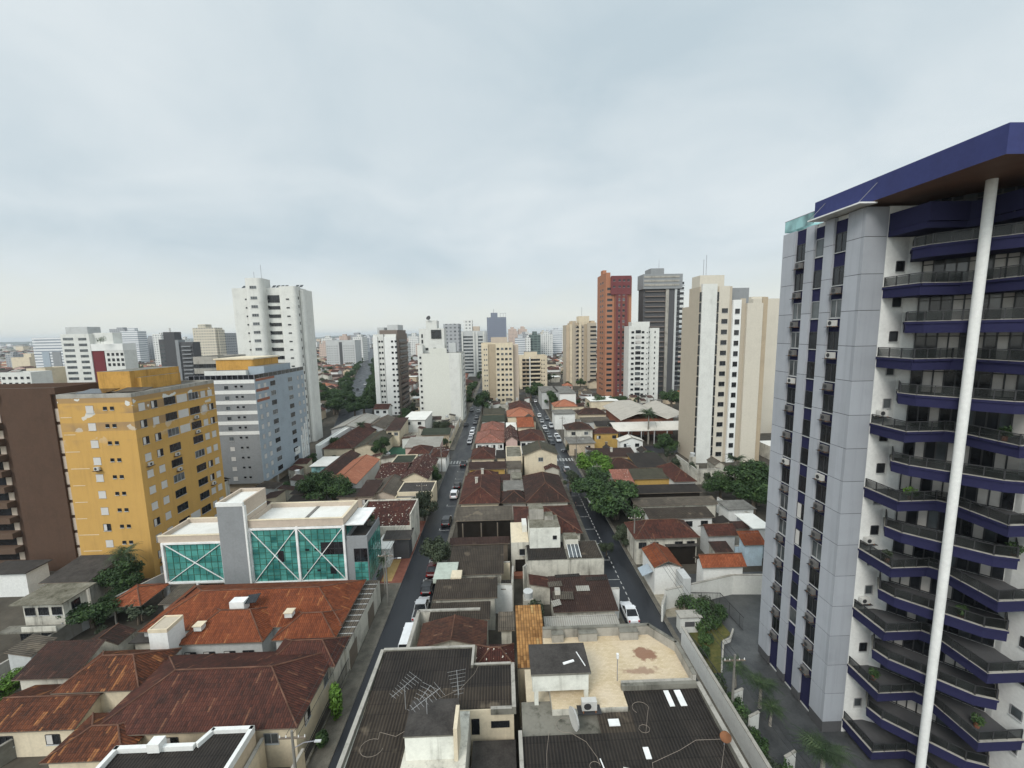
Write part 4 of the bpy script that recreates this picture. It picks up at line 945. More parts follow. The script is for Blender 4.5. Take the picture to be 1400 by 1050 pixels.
box_part(t, 'white_patch', x1 + .001, x1 + .03, y1 - 9, y1 - 6, 5, 7, 'bright')
b = MB()
for (p, q) in (((x0, y0 + .05), (x1, y0 + .05)), ((x1 - .05, y0), (x1 - .05, y1))):
    p, q = Vector((*p, zt + .6)), Vector((*q, zt + .6)); d = (q - p); b.obox((p + q) / 2, d / 2, Vector((-d.y, d.x, 0)).normalized() * .02, (0, 0, .5), 'glass'); b.obox((p + q) / 2 + Vector((0, 0, .52)), d / 2, Vector((-d.y, d.x, 0)).normalized() * .04, (0, 0, .04), 'rail')
    for i in range(13): c = p + d * (i / 12); b.obox((c.x, c.y, zt + .55), (.05, 0, 0), (0, .05, 0), (0, 0, .55), 'rail')
b.build('roof_railing', t); box_part(t, 'penthouse', x0 + .4, x1 - 5, y0 + 5, y1 - 2, zt, zt + 1.9, 'white', 'flat_grey'); box_part(t, 'penthouse', x1 - 4.9, x1 - .8, y0 + 6, y1 - 6, zt, zt + 2.8, 'bluegrey', 'flat_grey')
MB().prism(rbox(x0 + 2, x1 - 4, y0 + 7, y1 - 6, .6), zt + 1.91, zt + 4.6, 'yellow_plain', 'flat_grey').build('water_tank', t); box_part(t, 'tank_cap', x0 + 1.8, x1 - 3.8, y0 + 6.8, y1 - 5.8, zt + 4.61, zt + 5.0, 'cream')
# yellow slab
t = block('apartment_block', 'peeling yellow apartment block with white shutters at far left', 'apartment block', (-67, 75, 0))
zt = 31.2; x0, x1, y0, y1 = -3.7, 7.9, -9.2, 9.6
b = MB(); b.box(x0, x1, y0, y1, 0, zt, 'yellow', 'flat_grey'); b.build('wall', t); roof_kit(t, x0, x1, y0, y1, zt, 'concrete', .35)
zs = fl(zt - 2.7 - 10 * 2.83, 11, 2.83)
windows(t, (x0, y0), (x1, y0), [4.9], zs, 1.15, 1.15, ['shut', 'shut', 'shut', 'half'], rn); windows(t, (x0, y0), (x1, y0), [7.3, 8.4], [q + .45 for q in zs], .55, .5, 'dark', None, 'vent_window')
A, B = (x1, y0), (x1, y1)
windows(t, A, B, [1.6, 4.0, 15.4, 17.3], zs, 1.15, 1.2, ['shut', 'shut', 'shut', 'half'], rn); windows(t, A, B, [7.3, 12.9], zs, 2.4, 1.3, ['dark', 'dark', 'mid'], rn, 'wide_window')
for zz in zs[-3:] + zs[:3]: box_part(t, 'white_panel', x1 + .001, x1 + .03, y0 + 8.9, y0 + 11.3, zz - .1, zz + 1.35, 'shutter')
for zz in zs[-3:]: box_part(t, 'white_panel', x1 + .001, x1 + .025, y0 + 14.2, y1 - .1, zz - .12, zz - .02, 'shutter')
acs(t, A, B, [(7.3, zs[7] - .9), (7.4, zs[6] - .9), (12.8, zs[8] - .9), (1.6, zs[7] - .85), (12.8, zs[9] - .9), (7.2, zs[2] - .9), (1.7, zs[1] - .85), (15.4, zs[4] - .9)]); acs(t, (x0, y0), (x1, y0), [(4.9, zs[7] - .9), (4.9, zs[1] - .9)])
b = MB(); rr = random.Random(4)
for i in range(9): zc_ = zt - 3.4 - i * 2.83; u = rr.uniform(.1, .6); b.box(x0 + u, x0 + u + rr.uniform(1.5, 3.3), y0 - .03, y0 - .004, zc_, zc_ + .09, 'cream')
b.build('bare_plaster_band', t)
MB().box(x0 + 1.0, x0 + 6.5, y0 + 6, y1 - 2, zt, zt + 3.4, 'yellow_plain', 'concrete_dark').box(x0 + 6.51, x1 - 4.2, y0 + 7, y1 - 3, zt, zt + 2.2, 'yellow_plain', 'concrete_dark').build('roof_house', t)
b = MB(); b.obox((-.6, y0 + 3.5, zt + .35), (2.4, 0, 0), (0, 1.4, .22), (0, -.01, .05), 'glass'); b.obox((4.6, y0 + 4.5, zt + .4), (2.2, 0, 0), (0, 1.2, .2), (0, -.01, .05), 'c_grey'); b.build('roof_panel', t)
# brown slab at the left edge
t = block('apartment_block', 'dark brown apartment block cut by the left edge of the photo', 'apartment block', (-89, 77, 0))
p0, p1 = AT(1, 540, 69), AT(75, 537, 69); xa, xb = p0.x + 89, p1.x + 89; zt = AT(60, 537, 69).z
box_part(t, 'wall', xa, xb - .8, -8, 0, 0, zt, 'brown', 'flat_grey'); box_part(t, 'wall', xa - 16, xa - .01, -6.6, 0, 0, zt, 'brown', 'flat_grey'); box_part(t, 'corner_strip', xb - .79, xb, -7.6, 0, 0, zt, 'brown'); roof_kit(t, xa - 16, xb, -8, 0, zt, 'brown', .8)
for i in range(10):
    zz = 1.5 + i * 2.75; box_part(t, 'shutter_panel', xa - 1.1, xa - .3, -6.7, -6.61, zz, zz + 2.1, 'taupe'); box_part(t, 'shutter_panel', xb - .78, xb - .2, -7.7, -7.61, zz + .3, zz + 2.5, 'taupe')
    box_part(t, 'balcony', xa - 8, xa - 2.2, -8.0, -6.61, zz - .9, zz + .1, 'brown_mid'); box_part(t, 'balcony_opening', xa - 7.8, xa - 3.3, -6.66, -6.611, zz + .12, zz + 1.5, 'glass'); box_part(t, 'shutter_panel', xa - 3.2, xa - 2.3, -6.7, -6.61, zz + .12, zz + 1.5, 'taupe')

# ---------------------------------------------------------------- teal glass office block
t = block('office_building', 'teal glass office building with white cross braces and grey slab tower', 'office building', (-38, 60, 0))
def grid(b, x0, x1, z0, z1, y, mx=1.0, mz=.97):
    b.poly([(x0, y, z0), (x1, y, z0), (x1, y, z1), (x0, y, z1)], 'teal')
    n = max(1, round((x1 - x0) / mx))
    for i in range(1, n): x = x0 + (x1 - x0) * i / n; b.box(x - .025, x + .025, y - .05, y - .002, z0, z1, 'greenwall')
    n = max(1, round((z1 - z0) / mz))
    for i in range(1, n): z = z0 + (z1 - z0) * i / n; b.box(x0, x1, y - .04, y - .0025, z - .025, z + .025, 'greenwall')
def bay(x0, x1, z0, z1):
    b = MB(); grid(b, x0, x1, z0, z1, -.1); b.build('curtain_wall', t)
    b = MB()
    for (p, q) in (((x0, z0), (x1, z1)), ((x0, z1), (x1, z0))): 
        p, q = Vector((p[0], -.22, p[1])), Vector((q[0], -.22 if p[1] < q[1] else -.23, q[1])); d = (q - p) / 2; b.obox((p + q) / 2, d, (0, .06, 0), Vector((-d.z, 0, d.x)).normalized() * .05, 'whitemetal')
    b.build('cross_brace', t)
b = MB(); b.box(-14.6, -5.05, 0, 6.0, 2.3, 9.3, 'taupe'); b.box(-1.1, 13.2, 0, 6.2, 2.2, 11.3, 'taupe'); b.box(-1.0, 13.0, .5, 6, 0, 2.19, 'beige'); b.build('wall', t)
b = MB()
for (x0, x1, z, zz, y1) in ((-14.7, -5.06, 9.3, 10.3, 6.1), (-1.15, 13.3, 11.3, 12.4, 6.4)):
    b = MB()
    b.box(x0, x1, -.15, .15, z, zz, 'taupe'); b.box(x0, x1, y1 - .3, y1, z, zz, 'taupe'); b.box(x0, x0 + .3, .15, y1 - .3, z, zz, 'taupe'); b.box(x1 - .3, x1, .15, y1 - .3, z, zz, 'taupe')
    b.box(x0 - .05, x1 + .05, -.22, .2, zz, zz + .09, 'cream'); b.box(x0 - .05, x1 + .05, y1 - .32, y1 + .03, zz, zz + .09, 'cream'); b.box(x1 - .33, x1 + .05, .2, y1 - .32, zz, zz + .088, 'cream'); b.build('parapet', t)
b = MB(); b.box(-14.4, -5.1, .15, 5.8, 9.3, 9.6, 'flat_white'); b.box(-.85, 13.0, .15, 6.1, 11.3, 11.7, 'flat_white'); b.box(6.6, 7.1, .2, 6, 11.7, 11.8, 'flat_grey'); b.build('roof', t)
b = MB(); b.box(-5.04, -1.16, -.75, 5.2, -.0, 15.0, 'grey'); b.build('slab_tower', t)
b = MB(); b.box(-5.1, -1.1, -.8, -.45, 15, 15.6, 'bright'); b.box(-5.1, -4.8, -.45, 5.2, 15, 15.6, 'taupe'); b.box(-1.4, -1.1, -.45, 5.2, 15, 15.6, 'taupe'); b.box(-4.8, -1.4, 4.9, 5.2, 15, 15.6, 'taupe'); b.box(-4.8, -1.4, -.45, 4.9, 15, 15.1, 'flat_white'); b.build('parapet', t)
b = MB(); b.box(-1.155, -1.1, -.76, 5.15, 11.4, 15, 'taupe'); b.box(-1.098, -1.06, -.5, 5.1, 13.2, 13.35, 'bright'); b.box(-1.2, -.95, -.78, -.3, 2.2, 15, 'bright'); b.build('tower_side', t)
bay(-13.8, -5.25, 2.95, 9.0); bay(-.8, 6.0, 2.5, 10.9); bay(6.35, 13.1, 2.5, 10.9)
b = MB()
for (x, z0, z1) in ((-14.1, 0, 9.3), (-5.2, 0, 9.3), (-.95, 0, 11.3), (6.17, 0, 11.3), (13.25, 0, 11.3), (-9.5, 0, 2.7)): b.box(x - .16, x + .16, -.35, -.02, z0, z1, 'whitemetal')
for (x0, x1, zs) in ((-13.93, -5.37, (2.65, 9.02)), (-.78, 6.0, (2.2, 10.92)), (6.34, 13.08, (2.2, 10.92))):
    for z in zs: b.box(x0, x1, -.33, -.02, z, z + .28, 'whitemetal')
b.build('white_frame', t)
b = MB(); b.box(3.0, 3.9, -.16, -.12, 5.6, 7.4, 'glass'); b.box(9.6, 13.0, -.16, -.12, 6.6, 8.6, 'glass')
for x in (10.3, 11, 11.7, 12.4): b.box(x - .03, x + .03, -.2, -.161, 6.6, 8.6, 'frame')
b.box(9.6, 13, -.2, -.161, 7.55, 7.62, 'frame'); b.box(10.8, 11.7, -.16, -.12, 3.4, 4.6, 'glass'); b.box(7.2, 7.8, -.16, -.12, 7.3, 7.6, 'glass'); b.box(8.6, 9.2, -.16, -.12, 7.3, 7.6, 'glass'); b.box(7.2, 7.8, -.16, -.12, 3.9, 4.2, 'glass'); b.box(8.8, 9.3, -.16, -.12, 3.9, 4.2, 'glass'); b.build('open_sash', t)
b = MB(); b.box(13.42, 16.7, -.1, 6.5, 1.2, 8.7, 'grey'); b.box(13.42, 16.6, .4, 6.2, 0, 1.2, 'bluegrey'); b.box(13.42, 13.6, .1, 6.3, 8.7, 9.4, 'grey'); b.box(13.6, 16.7, -.1, .1, 8.7, 9.4, 'grey'); b.box(16.5, 16.7, .1, 6.3, 8.7, 9.4, 'grey'); b.box(13.6, 16.5, .1, 6.3, 8.7, 8.76, 'slab'); b.build('corner_cube', t)
b = MB(); grid(b, 14.6, 16.6, 1.8, 5.2, -.16); b.box(14.6, 16.6, -.2, -.12, 5.3, 7.4, 'glass'); b.box(15.55, 15.65, -.24, -.201, 5.3, 7.4, 'frame')
for i in range(6):
    y = .2 + i * 1.0; b.poly([(16.72, y, 1.8), (16.72, y + .95, 1.8), (16.72, y + .95, 8.2), (16.72, y, 8.2)], 'teal'); b.box(16.71, 16.76, y + .95, y + 1.0, 1.8, 8.2, 'greenwall')
for z in (2.8, 3.8, 4.8, 5.8, 6.8): b.box(16.725, 16.75, .2, 6.2, z, z + .05, 'greenwall')
b.build('curtain_wall', t)
b = MB()
for i in range(5): y = .6 + i * 1.1; b.poly([(13.4, y, 8.8), (13.4, y + 1.05, 8.8), (13.4, y + 1.05, 11.0), (13.4, y, 11.0)], 'teal')
b.build('terrace_glass', t); box_part(t, 'canopy', 13.32, 16.2, .2, 6.3, 11.05, 11.2, 'whitemetal')
box_part(t, 'planter', 15.2, 16.2, 4.6, 6.0, 8.77, 9.2, 'concrete_dark'); box_part(t, 'steps', -.2, 1.6, -1.2, -.36, 0, 1.0, 'concrete')
shrub('bush in a planter on the corner terrace of the teal building', (-22.3, 65.4, 9.2), 1.3, 1.3, 'leaf', 3, n=200)

# ---------------------------------------------------------------- near left houses
def wing(t, xy, z, kind, rh, roof, wall=None, ov=.35):
    x0, x1, y0, y1 = xy; c = Vector(((x0 + x1) / 2, (y0 + y1) / 2, 0)) - t.location
    b = roof_mesh(kind, x1 - x0 - 2 * ov, y1 - y0 - 2 * ov, z, rh, roof, ov); b.build('roof', t, (c.x, c.y, 0))
    if wall: w, d = (x1 - x0) / 2 - ov, (y1 - y0) / 2 - ov; MB().box(-w, w, -d, d, 0, z - .14, wall).build('wall', t, (c.x, c.y, 0))
H = house
t = H('sprawling house under a large red-brown tile roof, nearest on the left', 0, 0, 0, 4.5, 'hip', 2.2, 't_red', 'cream', xy=(-38.4, -19.4, 33.6, 43.0), side='r', win=4, chim=0)
wing(t, (-46.4, -37.6, 38.3, 43.9), 4.6, 'hip', 1.7, 't_streak', 'cream'); wing(t, (-26.5, -18.8, 40.6, 45.0), 4.4, 'hip', 1.5, 't_red', 'white_old'); wing(t, (-40.5, -33.5, 31.8, 36.5), 4.0, 'hip', 1.0, 't_streak', 'cream')
a, b_, c = G((15, 930), 4), G((100, 927), 4), G((110, 875), 5.4)
H('dark maroon tile roof with white eaves wall beside the streaked house', 0, 0, 0, 4, 'shed', 1.4, 't_dark', 'white_old', xy=(a.x, b_.x, a.y, c.y))
a, b_ = G((-40, 1003), 3.2), G((104, 995), 3.2)
H('low annex with orange streaked tiles in the lower left corner', 0, 0, 0, 3.2, 'gable_x', 1.1, 't_streak', 'cream', xy=(a.x, b_.x, a.y, a.y + 5.4), win=2)
t = H('house with bright orange tiles, dormer boxes and glass strip before the teal building', 0, 0, 0, 4.3, 'hip', 2.1, 't_orange', 'lightgrey', xy=(-45.5, -20.6, 47.2, 56.6))
wing(t, (-39.2, -29.0, 44.9, 51.5), 4.2, 'hip', 1.9, 't_orange', 'lightgrey'); wing(t, (-28.2, -20.6, 45.2, 50.5), 4.1, 'hip', 1.5, 't_orange', 'lightgrey')
windows(t, Vector((-39.0, 45.25)) - t.location.xy, Vector((-29.2, 45.25)) - t.location.xy, [1.2, 3.4, 5.8, 8], [1.6], 1.3, 1.3, ['dark', 'half'], rn)
b = MB(); c = t.location
b.box(-35.0 - c.x, -33.2 - c.x, 48.5 - c.y, 49.6 - c.y, 5.6, 6.9, 'whitemetal'); b.obox((-32.6 - c.x, 49.3 - c.y, 6.8), (.8, 0, .1), (0, .6, .2), (0, 0, .04), 'glass'); b.build('water_heater', t)
for (x, y_, z) in ((-37.2, 46.3, 5.1), (-27.3, 48.0, 5.2)): MB().box(-.45, .45, -.4, .4, 0, .6, 'white').box(-.55, .55, -.5, .5, .6, .7, 'cream').build('chimney', t, (x - c.x, y_ - c.y, z))
b = MB(); b.box(-20.9 - c.x, -19.0 - c.x, 44.0 - c.y, 57.5 - c.y, 0, 3.6, 'white_old', 'c_grey')
for i in range(12): b.box(-20.9 - c.x, -19.0 - c.x, 44.3 + i * 1.1 - c.y, 44.36 + i * 1.1 - c.y, 3.6, 3.66, 'lightgrey')
b.build('garage', t)
for yy in (46.2, 53): MB().box(-.02, .04, -1.2, 1.2, 0, 2.4, 'wood').build('garage_door', t, (-18.99 - c.x, yy - c.y, .1))
a, b_ = AT(205, 884, 43.6), AT(231, 884, 43.6)
t = block('tank_house', 'plain white cube housing a water tank between two tiled roofs', 'water tank', ((a.x + b_.x) / 2, 44.8, 0)); w = (b_.x - a.x) / 2; zt = AT(215, 862, 43.6).z
MB().box(-w, w, -1.2, 1.2, 0, zt, 'bright', 'sand').build('wall', t); roof_kit(t, -w, w, -1.2, 1.2, zt, 'cream', .12, e=.12)
H('small red hip roof before the left wing of the teal building', (217, 842), (258, 842), 804, 4, 'hip', 1.3, 't_red', 'white_old')
t = block('pavilion', 'open pavilion with salmon tile roof beside the long garden wall', 'pavilion', (*G((193, 836)).xy, 0)); roof_mesh('hip', 4.2, 4.4, 2.7, 1.1, 't_bright').build('roof', t)
for sx in (-1.8, 1.8):
    for sy in (-1.9, 1.9): MB().tube((sx, sy, 0), (sx, sy, 2.7), .12, 'wood').build('post', t)
H('grey fibre sheet lean-to beside the salmon pavilion', (216, 826), (238, 826), 800, 3, 'shed', .4, 'c_grey', 'concrete')
H('black flat roof with solar heating mats behind the white cube', (176, 880), (208, 880), 842, 3.2, 'flat', 0, 'slab', 'white_old')
t = H('weathered white two-storey house with mossy flat roof at far left', (10, 830), (86, 826), 800, 5.7, 'flat', 0, 'flat_moss', 'white_old', win=3, side='r', st=('dark',), ov=.8)
c = t.location; hd_ = min(v_[1] for v_ in t.children[0].bound_box); hw_ = t.children[0].bound_box[4][0]; b = MB(); b.box(-hw_ - .3, hw_ + .3, hd_ - 1.3, hd_ - .01, 2.75, 2.95, 'concrete_dark'); b.box(-hw_ * .2, hw_ + .2, hd_ - 1.3, hd_ - 1.2, 2.95, 3.6, 'white_old'); b.build('balcony', t); windows(t, (-hw_, hd_), (hw_, hd_), [hw_ * .5, hw_ * 1.3], [.7], 1.6, 1.5, 'dark')
H('house with wide black shed roof below the yellow block', (57, 795), (116, 798), 760, 4.2, 'shed', .8, 'slab', 'white_old', side='r')
H('low house with dark flat roof cut by the left edge of the photo', (-40, 790), (40, 782), 768, 4, 'flat', 0, 'slab', 'bright')
freewall('long grey garden wall running back beside the pavilion', [G((88, 876)), G((212, 812)), G((252, 792))], 2.6, .2, 'lightgrey')
freewall('stained wall below the weathered white house', [G((0, 932)), G((118, 860)), G((160, 836))], 2.0, .2, 'concrete')
# bottom-left black roof with white parapet
a, b_ = G((135, 1047), 5.4), G((345, 998), 5.4)
t = block('house', 'black ribbed roof inside a white parapet at the bottom edge', 'house', ((a.x + b_.x) / 2, 29.5, 0)); w = (b_.x - a.x) / 2
pl = [(-w, -4.5), (w, -4.5), (w, 3.55), (w - 3.6, 3.55), (w - 4.2, 2.2), (-w, 2.2)]
MB().prism(pl, 0, 5.0, 'beige').build('wall', t); b = MB(); b.poly([(p[0], p[1], 5.02 + .04 * p[1]) for p in pl], 'c_dark'); b.build('roof', t)
b = MB()
for p, q in zip(pl, pl[1:] + pl[:1]):
    p, q = Vector((*p, 0)), Vector((*q, 0)); d = (q - p); n = Vector((-d.y, d.x, 0)).normalized(); c = (p + q) / 2 + n * .15; b.obox((c.x, c.y, 5.2), d / 2, n * .17, (0, 0, .32), 'bright')
b.build('parapet', t); MB().box(-.5, .5, -.4, .4, 0, .8, 'bright').build('chimney', t, (-w + 3.6, 2.0, 5.3))
freewall('beige courtyard wall at the lower left kerb', [(-22.3, 31.0), (-19.2, 31.2), (-19.0, 33.5)], 2.4, .2, 'cream'); freewall('tall cream party wall beside the black ribbed roof', [(-22.6, 33.6), (-22.4, 27.0)], 3.6, .25, 'cream')
freewall('peach wall before the orange streaked annex', [G((62, 1020)), G((140, 1005)), G((210, 985))], 2.2, .2, 'cream'); freewall('mossy plot wall in the lower left corner', [G((0, 1049)), G((66, 1008))], 2.0, .2, 'concrete_dark')
t = block('street_fence', 'black railing fence along the pavement of the red-brown house', 'fence', (-19.0, 33.6, 0))
b = MB(); b.box(-.1, .1, 0, 11, 0, .5, 'concrete_dark'); b.build('base', t); b = MB()
for i in range(56): b.tube((0, i * .2, .5), (0, i * .2, 1.9), .018, 'frame', n=4)
b.box(-.03, .03, 0, 11, 1.86, 1.92, 'frame'); b.build('railing', t)
shrub('variegated yellow green croton by the street fence', (-18.3, 38.6, 0), 4.6, 1.9, 'leaf_bright', 4, n=1100); shrub('dark bush behind the black street fence', (-18.2, 35.6, 0), 2.0, 1.4, 'leaf', 9)

# ---------------------------------------------------------------- bottom centre: flat roofed buildings
t = block('workshop_building', 'big dark corrugated roof with television aerials at bottom centre', 'building', (-6, 33, 0))
def LL(x0, x1, y0, y1): return x0 + 6, x1 + 6, y0 - 33, y1 - 33
b = MB(); x0, x1, y0, y1 = LL(-12.7, .4, 31.6, 38.1); b.box(x0, x1, y0, y1 - 2.0, 0, 7.6, 'cream'); b.box(x0, x0 + 9.2, y1 - 1.99, y1, 0, 7.6, 'cream'); x0, x1, y0, y1 = LL(-12.7, -3.4, 20, 31.59); b.box(x0, x1, y0, y1, 0, 7.59, 'white_old'); b.build('wall', t)
WS = t
def shp(x0, x1, y0, y1, za, zb, m, nm='roof', par=None):
    if par is None: x0, x1, y0, y1 = LL(x0, x1, y0, y1); par = WS
    q = MB(); c = [(x0, y0, za), (x1, y0, za), (x1, y1, zb), (x0, y1, zb)]; q.poly(c, m); q.poly([(p[0], p[1], p[2] - .08) for p in c[::-1]], 'wood')
    for i in range(4): j = (i + 1) % 4; q.poly([(c[i][0], c[i][1], c[i][2] - .08), (c[j][0], c[j][1], c[j][2] - .08), c[j], c[i]], 'c_dark')
    return q.build(nm, par)
shp(-12.4, -3.6, 35.6, 38.0, 7.95, 8.15, 'c_dark'); shp(-12.5, .3, 33.4, 35.9, 7.82, 8.0, 'c_dark'); shp(-12.5, .3, 31.7, 33.7, 7.7, 7.86, 'c_brown'); shp(-12.5, -8.3, 20, 31.9, 7.4, 7.72, 'c_brown'); shp(-8.3, -3.5, 20, 27, 7.3, 7.5, 'c_dark')
b = MB()
for (x0, x1, y0, y1, z) in ((-12.95, -12.6, 20, 38.3, 8.15), (-12.6, -3.35, 38.0, 38.3, 8.3), (-3.6, -3.35, 35.7, 38.0, 8.3), (.25, .6, 31.4, 36.2, 8.0), (-3.35, .25, 35.95, 36.2, 8.1), (-1.6, .25, 31.4, 31.7, 7.85)):
    x0, x1, y0, y1 = LL(x0, x1, y0, y1); b.box(x0, x1, y0, y1, 7.3, z, 'concrete_dark', 'concrete')
b.build('parapet', t)
a, b_ = G((553, 1007), 9.7), G((636, 1007), 9.7)
x0, x1, y0, y1 = LL(a.x, b_.x - .9, a.y, a.y + 3.0)
MB().box(x0, x1, y0, y1, 4, 9.6, 'tankwall', 'slab').build('tank_room', t); MB().box(x0 - .1, x1 + .1, y0 - .05, y1 + .1, 9.6, 9.72, 'concrete_dark', 'slab').build('tank_room_roof', t); MB().box(x1 + .01, x1 + .3, y0 - .2, y1 - 1.2, 6, 10.4, 'cream').build('chimney_stack', t)
box_part(t, 'window', *LL(-1.6, .0, 31.52, 31.59), 5.9, 6.5, 'glass'); box_part(t, 'window', *LL(-3.3, -2.6, 31.53, 31.59), 5.3, 6.8, 'glass')
H('brown tiled lean-to below the tan wall at the bottom edge', 0, 0, 0, 4.8, 'flat', 0, 'slab', 'cream', xy=(-3.2, .5, 26, 31.3))
def aerial(label, loc, rz, h=2.2, n=9, tilt=0.0):
    t = thing('tv_aerial', label, 'aerial', loc, rz); MB().tube((0, 0, 0), (0, 0, h), .03, 'alu', n=6).build('mast', t)
    b = MB(); b.tube((-1.3, 0, h), (1.3, 0, h + tilt), .02, 'alu', n=5)
    for i in range(n): x = -1.2 + 2.4 * i / (n - 1); l = .4 + .5 * i / n; b.tube((x, -l, h + tilt * (x + 1.3) / 2.6 + .03), (x, l, h + tilt * (x + 1.3) / 2.6 + .03), .011, 'alu', n=4)
    b.build('antenna', t)
aerial('leftmost yagi aerial on the dark corrugated roof', (-8.9, 31.6, 8.0), .9, 2.2); aerial('aerial leaning over the white tank room at its rear corner', (-7.4, 30.9, 8.0), 1.05, 1.5, 8, .3); aerial('tilted aerial lowest over the white tank room roof', (-6.6, 29.4, 9.7), .7, 1.3, 8, .2); aerial('rightmost aerial nearest the chimney stack', (-4.4, 31.9, 7.7), 1.75, 2.4, 7)
def cable(label, pts, r=.017, m='cable'):
    t = MB().path([Vector(p) for p in pts], r, m, 5).build('loose_cable'); tag(t, label, 'cable'); return t
def curl(c, r, z, n=14, a0=0, a1=5.6): return [(c[0] + r * math.cos(a0 + (a1 - a0) * i / n), c[1] + r * .8 * math.sin(a0 + (a1 - a0) * i / n), z) for i in range(n + 1)]
cable('loose cable looped over the brown sheets by the left gutter', [(-7.6, 29.8, 8.4), (-9.2, 29.4, 7.8), (-10.6, 29.8, 7.82)] + curl((-10.9, 28.6), .9, 7.76, 12, 1.2, 6.2)); cable('pale cable trailing from the aerials to the red tiles', [(-6.2, 31.8, 8.6), (-4.4, 33.4, 8.0), (-3.2, 35, 8.04), (-2.9, 35.8, 8.1)])
t = H('small red tile roof between white parapets and the dark corrugated roof', (650, 912), (704, 912), 881, 6.6, 'hip', .9, 't_speck', 'white_old', ridge='ridge')
# terrace building
t = block('terrace_building', 'corner building with stained beige roof terrace and cut corner', 'building', (10, 36, 0))
TP = [(3.7, 31.0), (10.2, 31.0), (10.2, 32.9), (17.0, 32.9), (17.0, 36.9), (15.0, 39.5), (3.7, 39.5)]
tp = [(p[0] - 10, p[1] - 36) for p in TP]
def terr_mat():
    b = NB('stained_terrace'); n = b.noise(b.pos(), .35, 6, .65); v = b.n('ShaderNodeTexBrick'); b.t.links.new(b.pos((1, 1, 1)), v.inputs[0])
    for k_, c_ in (('Color1', (.5, .395, .25)), ('Color2', (.6, .49, .33)), ('Mortar', (.4, .31, .19))): v.inputs[k_].default_value = c_ + (1,)
    v.inputs['Scale'].default_value = 1.6; v.inputs['Mortar Size'].default_value = .012
    col = b.mix(b.rng(n, .4, .75, 0, .6), v.outputs[0], (.66, .56, .44)); m = b.n('ShaderNodeVectorMath', operation='DISTANCE'); b.t.links.new(b.pos((1, 1.5, 0)), m.inputs[0]); m.inputs[1].default_value = (13.6, 54.9, 0)
    d = b.math('ADD', m.outputs['Value'], b.math('MULTIPLY', b.math('SUBTRACT', b.noise(b.pos(), 1.6, 4), .5), 2.2)); col = b.mix(b.rng(d, .95, 1.35, .85, 0), col, (.2, .085, .05))
    m2 = b.n('ShaderNodeVectorMath', operation='DISTANCE'); b.t.links.new(b.pos((.55, 2.2, 0)), m2.inputs[0]); m2.inputs[1].default_value = (6.9, 76.2, 0); d2 = b.math('ADD', m2.outputs['Value'], b.math('MULTIPLY', b.math('SUBTRACT', b.noise(b.pos(), 1.9, 4), .5), 2.4)); col = b.mix(b.rng(d2, .5, 1.1, .7, 0), col, (.22, .12, .08))
    return b.out(col, .55, .4)
P('terrace', terr_mat())
MB().prism(tp, 0, 8.0, 'white_old', 'terrace').build('wall', t)
b = MB()
for i in (2, 3, 4, 5):
    p, q = Vector((*tp[i], 0)), Vector((*tp[(i + 1) % 7], 0)); d = q - p; n = Vector((-d.y, d.x, 0)).normalized(); c = (p + q) / 2 + n * .16
    if i == 2: b.obox((c.x, c.y, 8.2), d / 2, n * .16, (0, 0, .2), 'concrete'); continue
    b.obox((c.x, c.y, 8.5), d / 2, n * .15, (0, 0, .5), 'concrete'); b.obox((c.x, c.y, 9.03), d / 2, n * .2, (0, 0, .035), 'concrete_dark')
b.build('parapet', t)
for (x, w) in ((4.6, 1.2), (7.4, 1.9), (11.7, 1.9)): MB().box(0, w, -.7, -.01, 0, .85, 'concrete').box(-.03, w + .03, -.73, 0, .85, .92, 'concrete_dark').build('planter', t, (x - 10, 39.2 - 36, 8.0))
b = MB(); b.box(2.1 - 10, 7.0 - 10, 32.0 - 36, 35.1 - 36, 8.8, 10.4, 'tankwall'); b.build('stair_house', t)
MB().box(1.95 - 10, 7.2 - 10, 31.85 - 36, 35.3 - 36, 10.4, 10.58, 'concrete_dark', 'slab').build('stair_house_roof', t)
b = MB()
for x in (2.25, 6.65): b.box(x - 10, x + .35 - 10, 32.05 - 36, 32.4 - 36, 5.5, 8.8, 'tankwall')
b.box(1.2 - 10, 7.3 - 10, 31.2 - 36, 31.5 - 36, 7.0, 7.3, 'concrete_dark'); b.box(3.4 - 10, 6.4 - 10, 34 - 36, 34.1 - 36, 6.6, 8.7, 'lightgrey'); b.box(1.6 - 10, 3.69 - 10, 31.5 - 36, 36.6 - 36, 0, 6.8, 'cream'); b.build('stair_porch', t)
b = MB(); b.obox((-4.6, -3.0, 10.64), (.5, .16, 0), (-.03, .1, 0), (0, 0, .04), 'whitemetal'); b.obox((-3.45, -2.7, 10.66), (.04, 0, 0), (-.25, .8, 0), (0, 0, .03), 'whitemetal'); b.build('loose_board', t)
H('straw yellow tile roof strip beside the roof terrace', 0, 0, 0, 6.9, 'shed', 1.0, 't_yellow', 'cream', xy=(.95, 4.0, 36.7, 44.7), ov=.15)
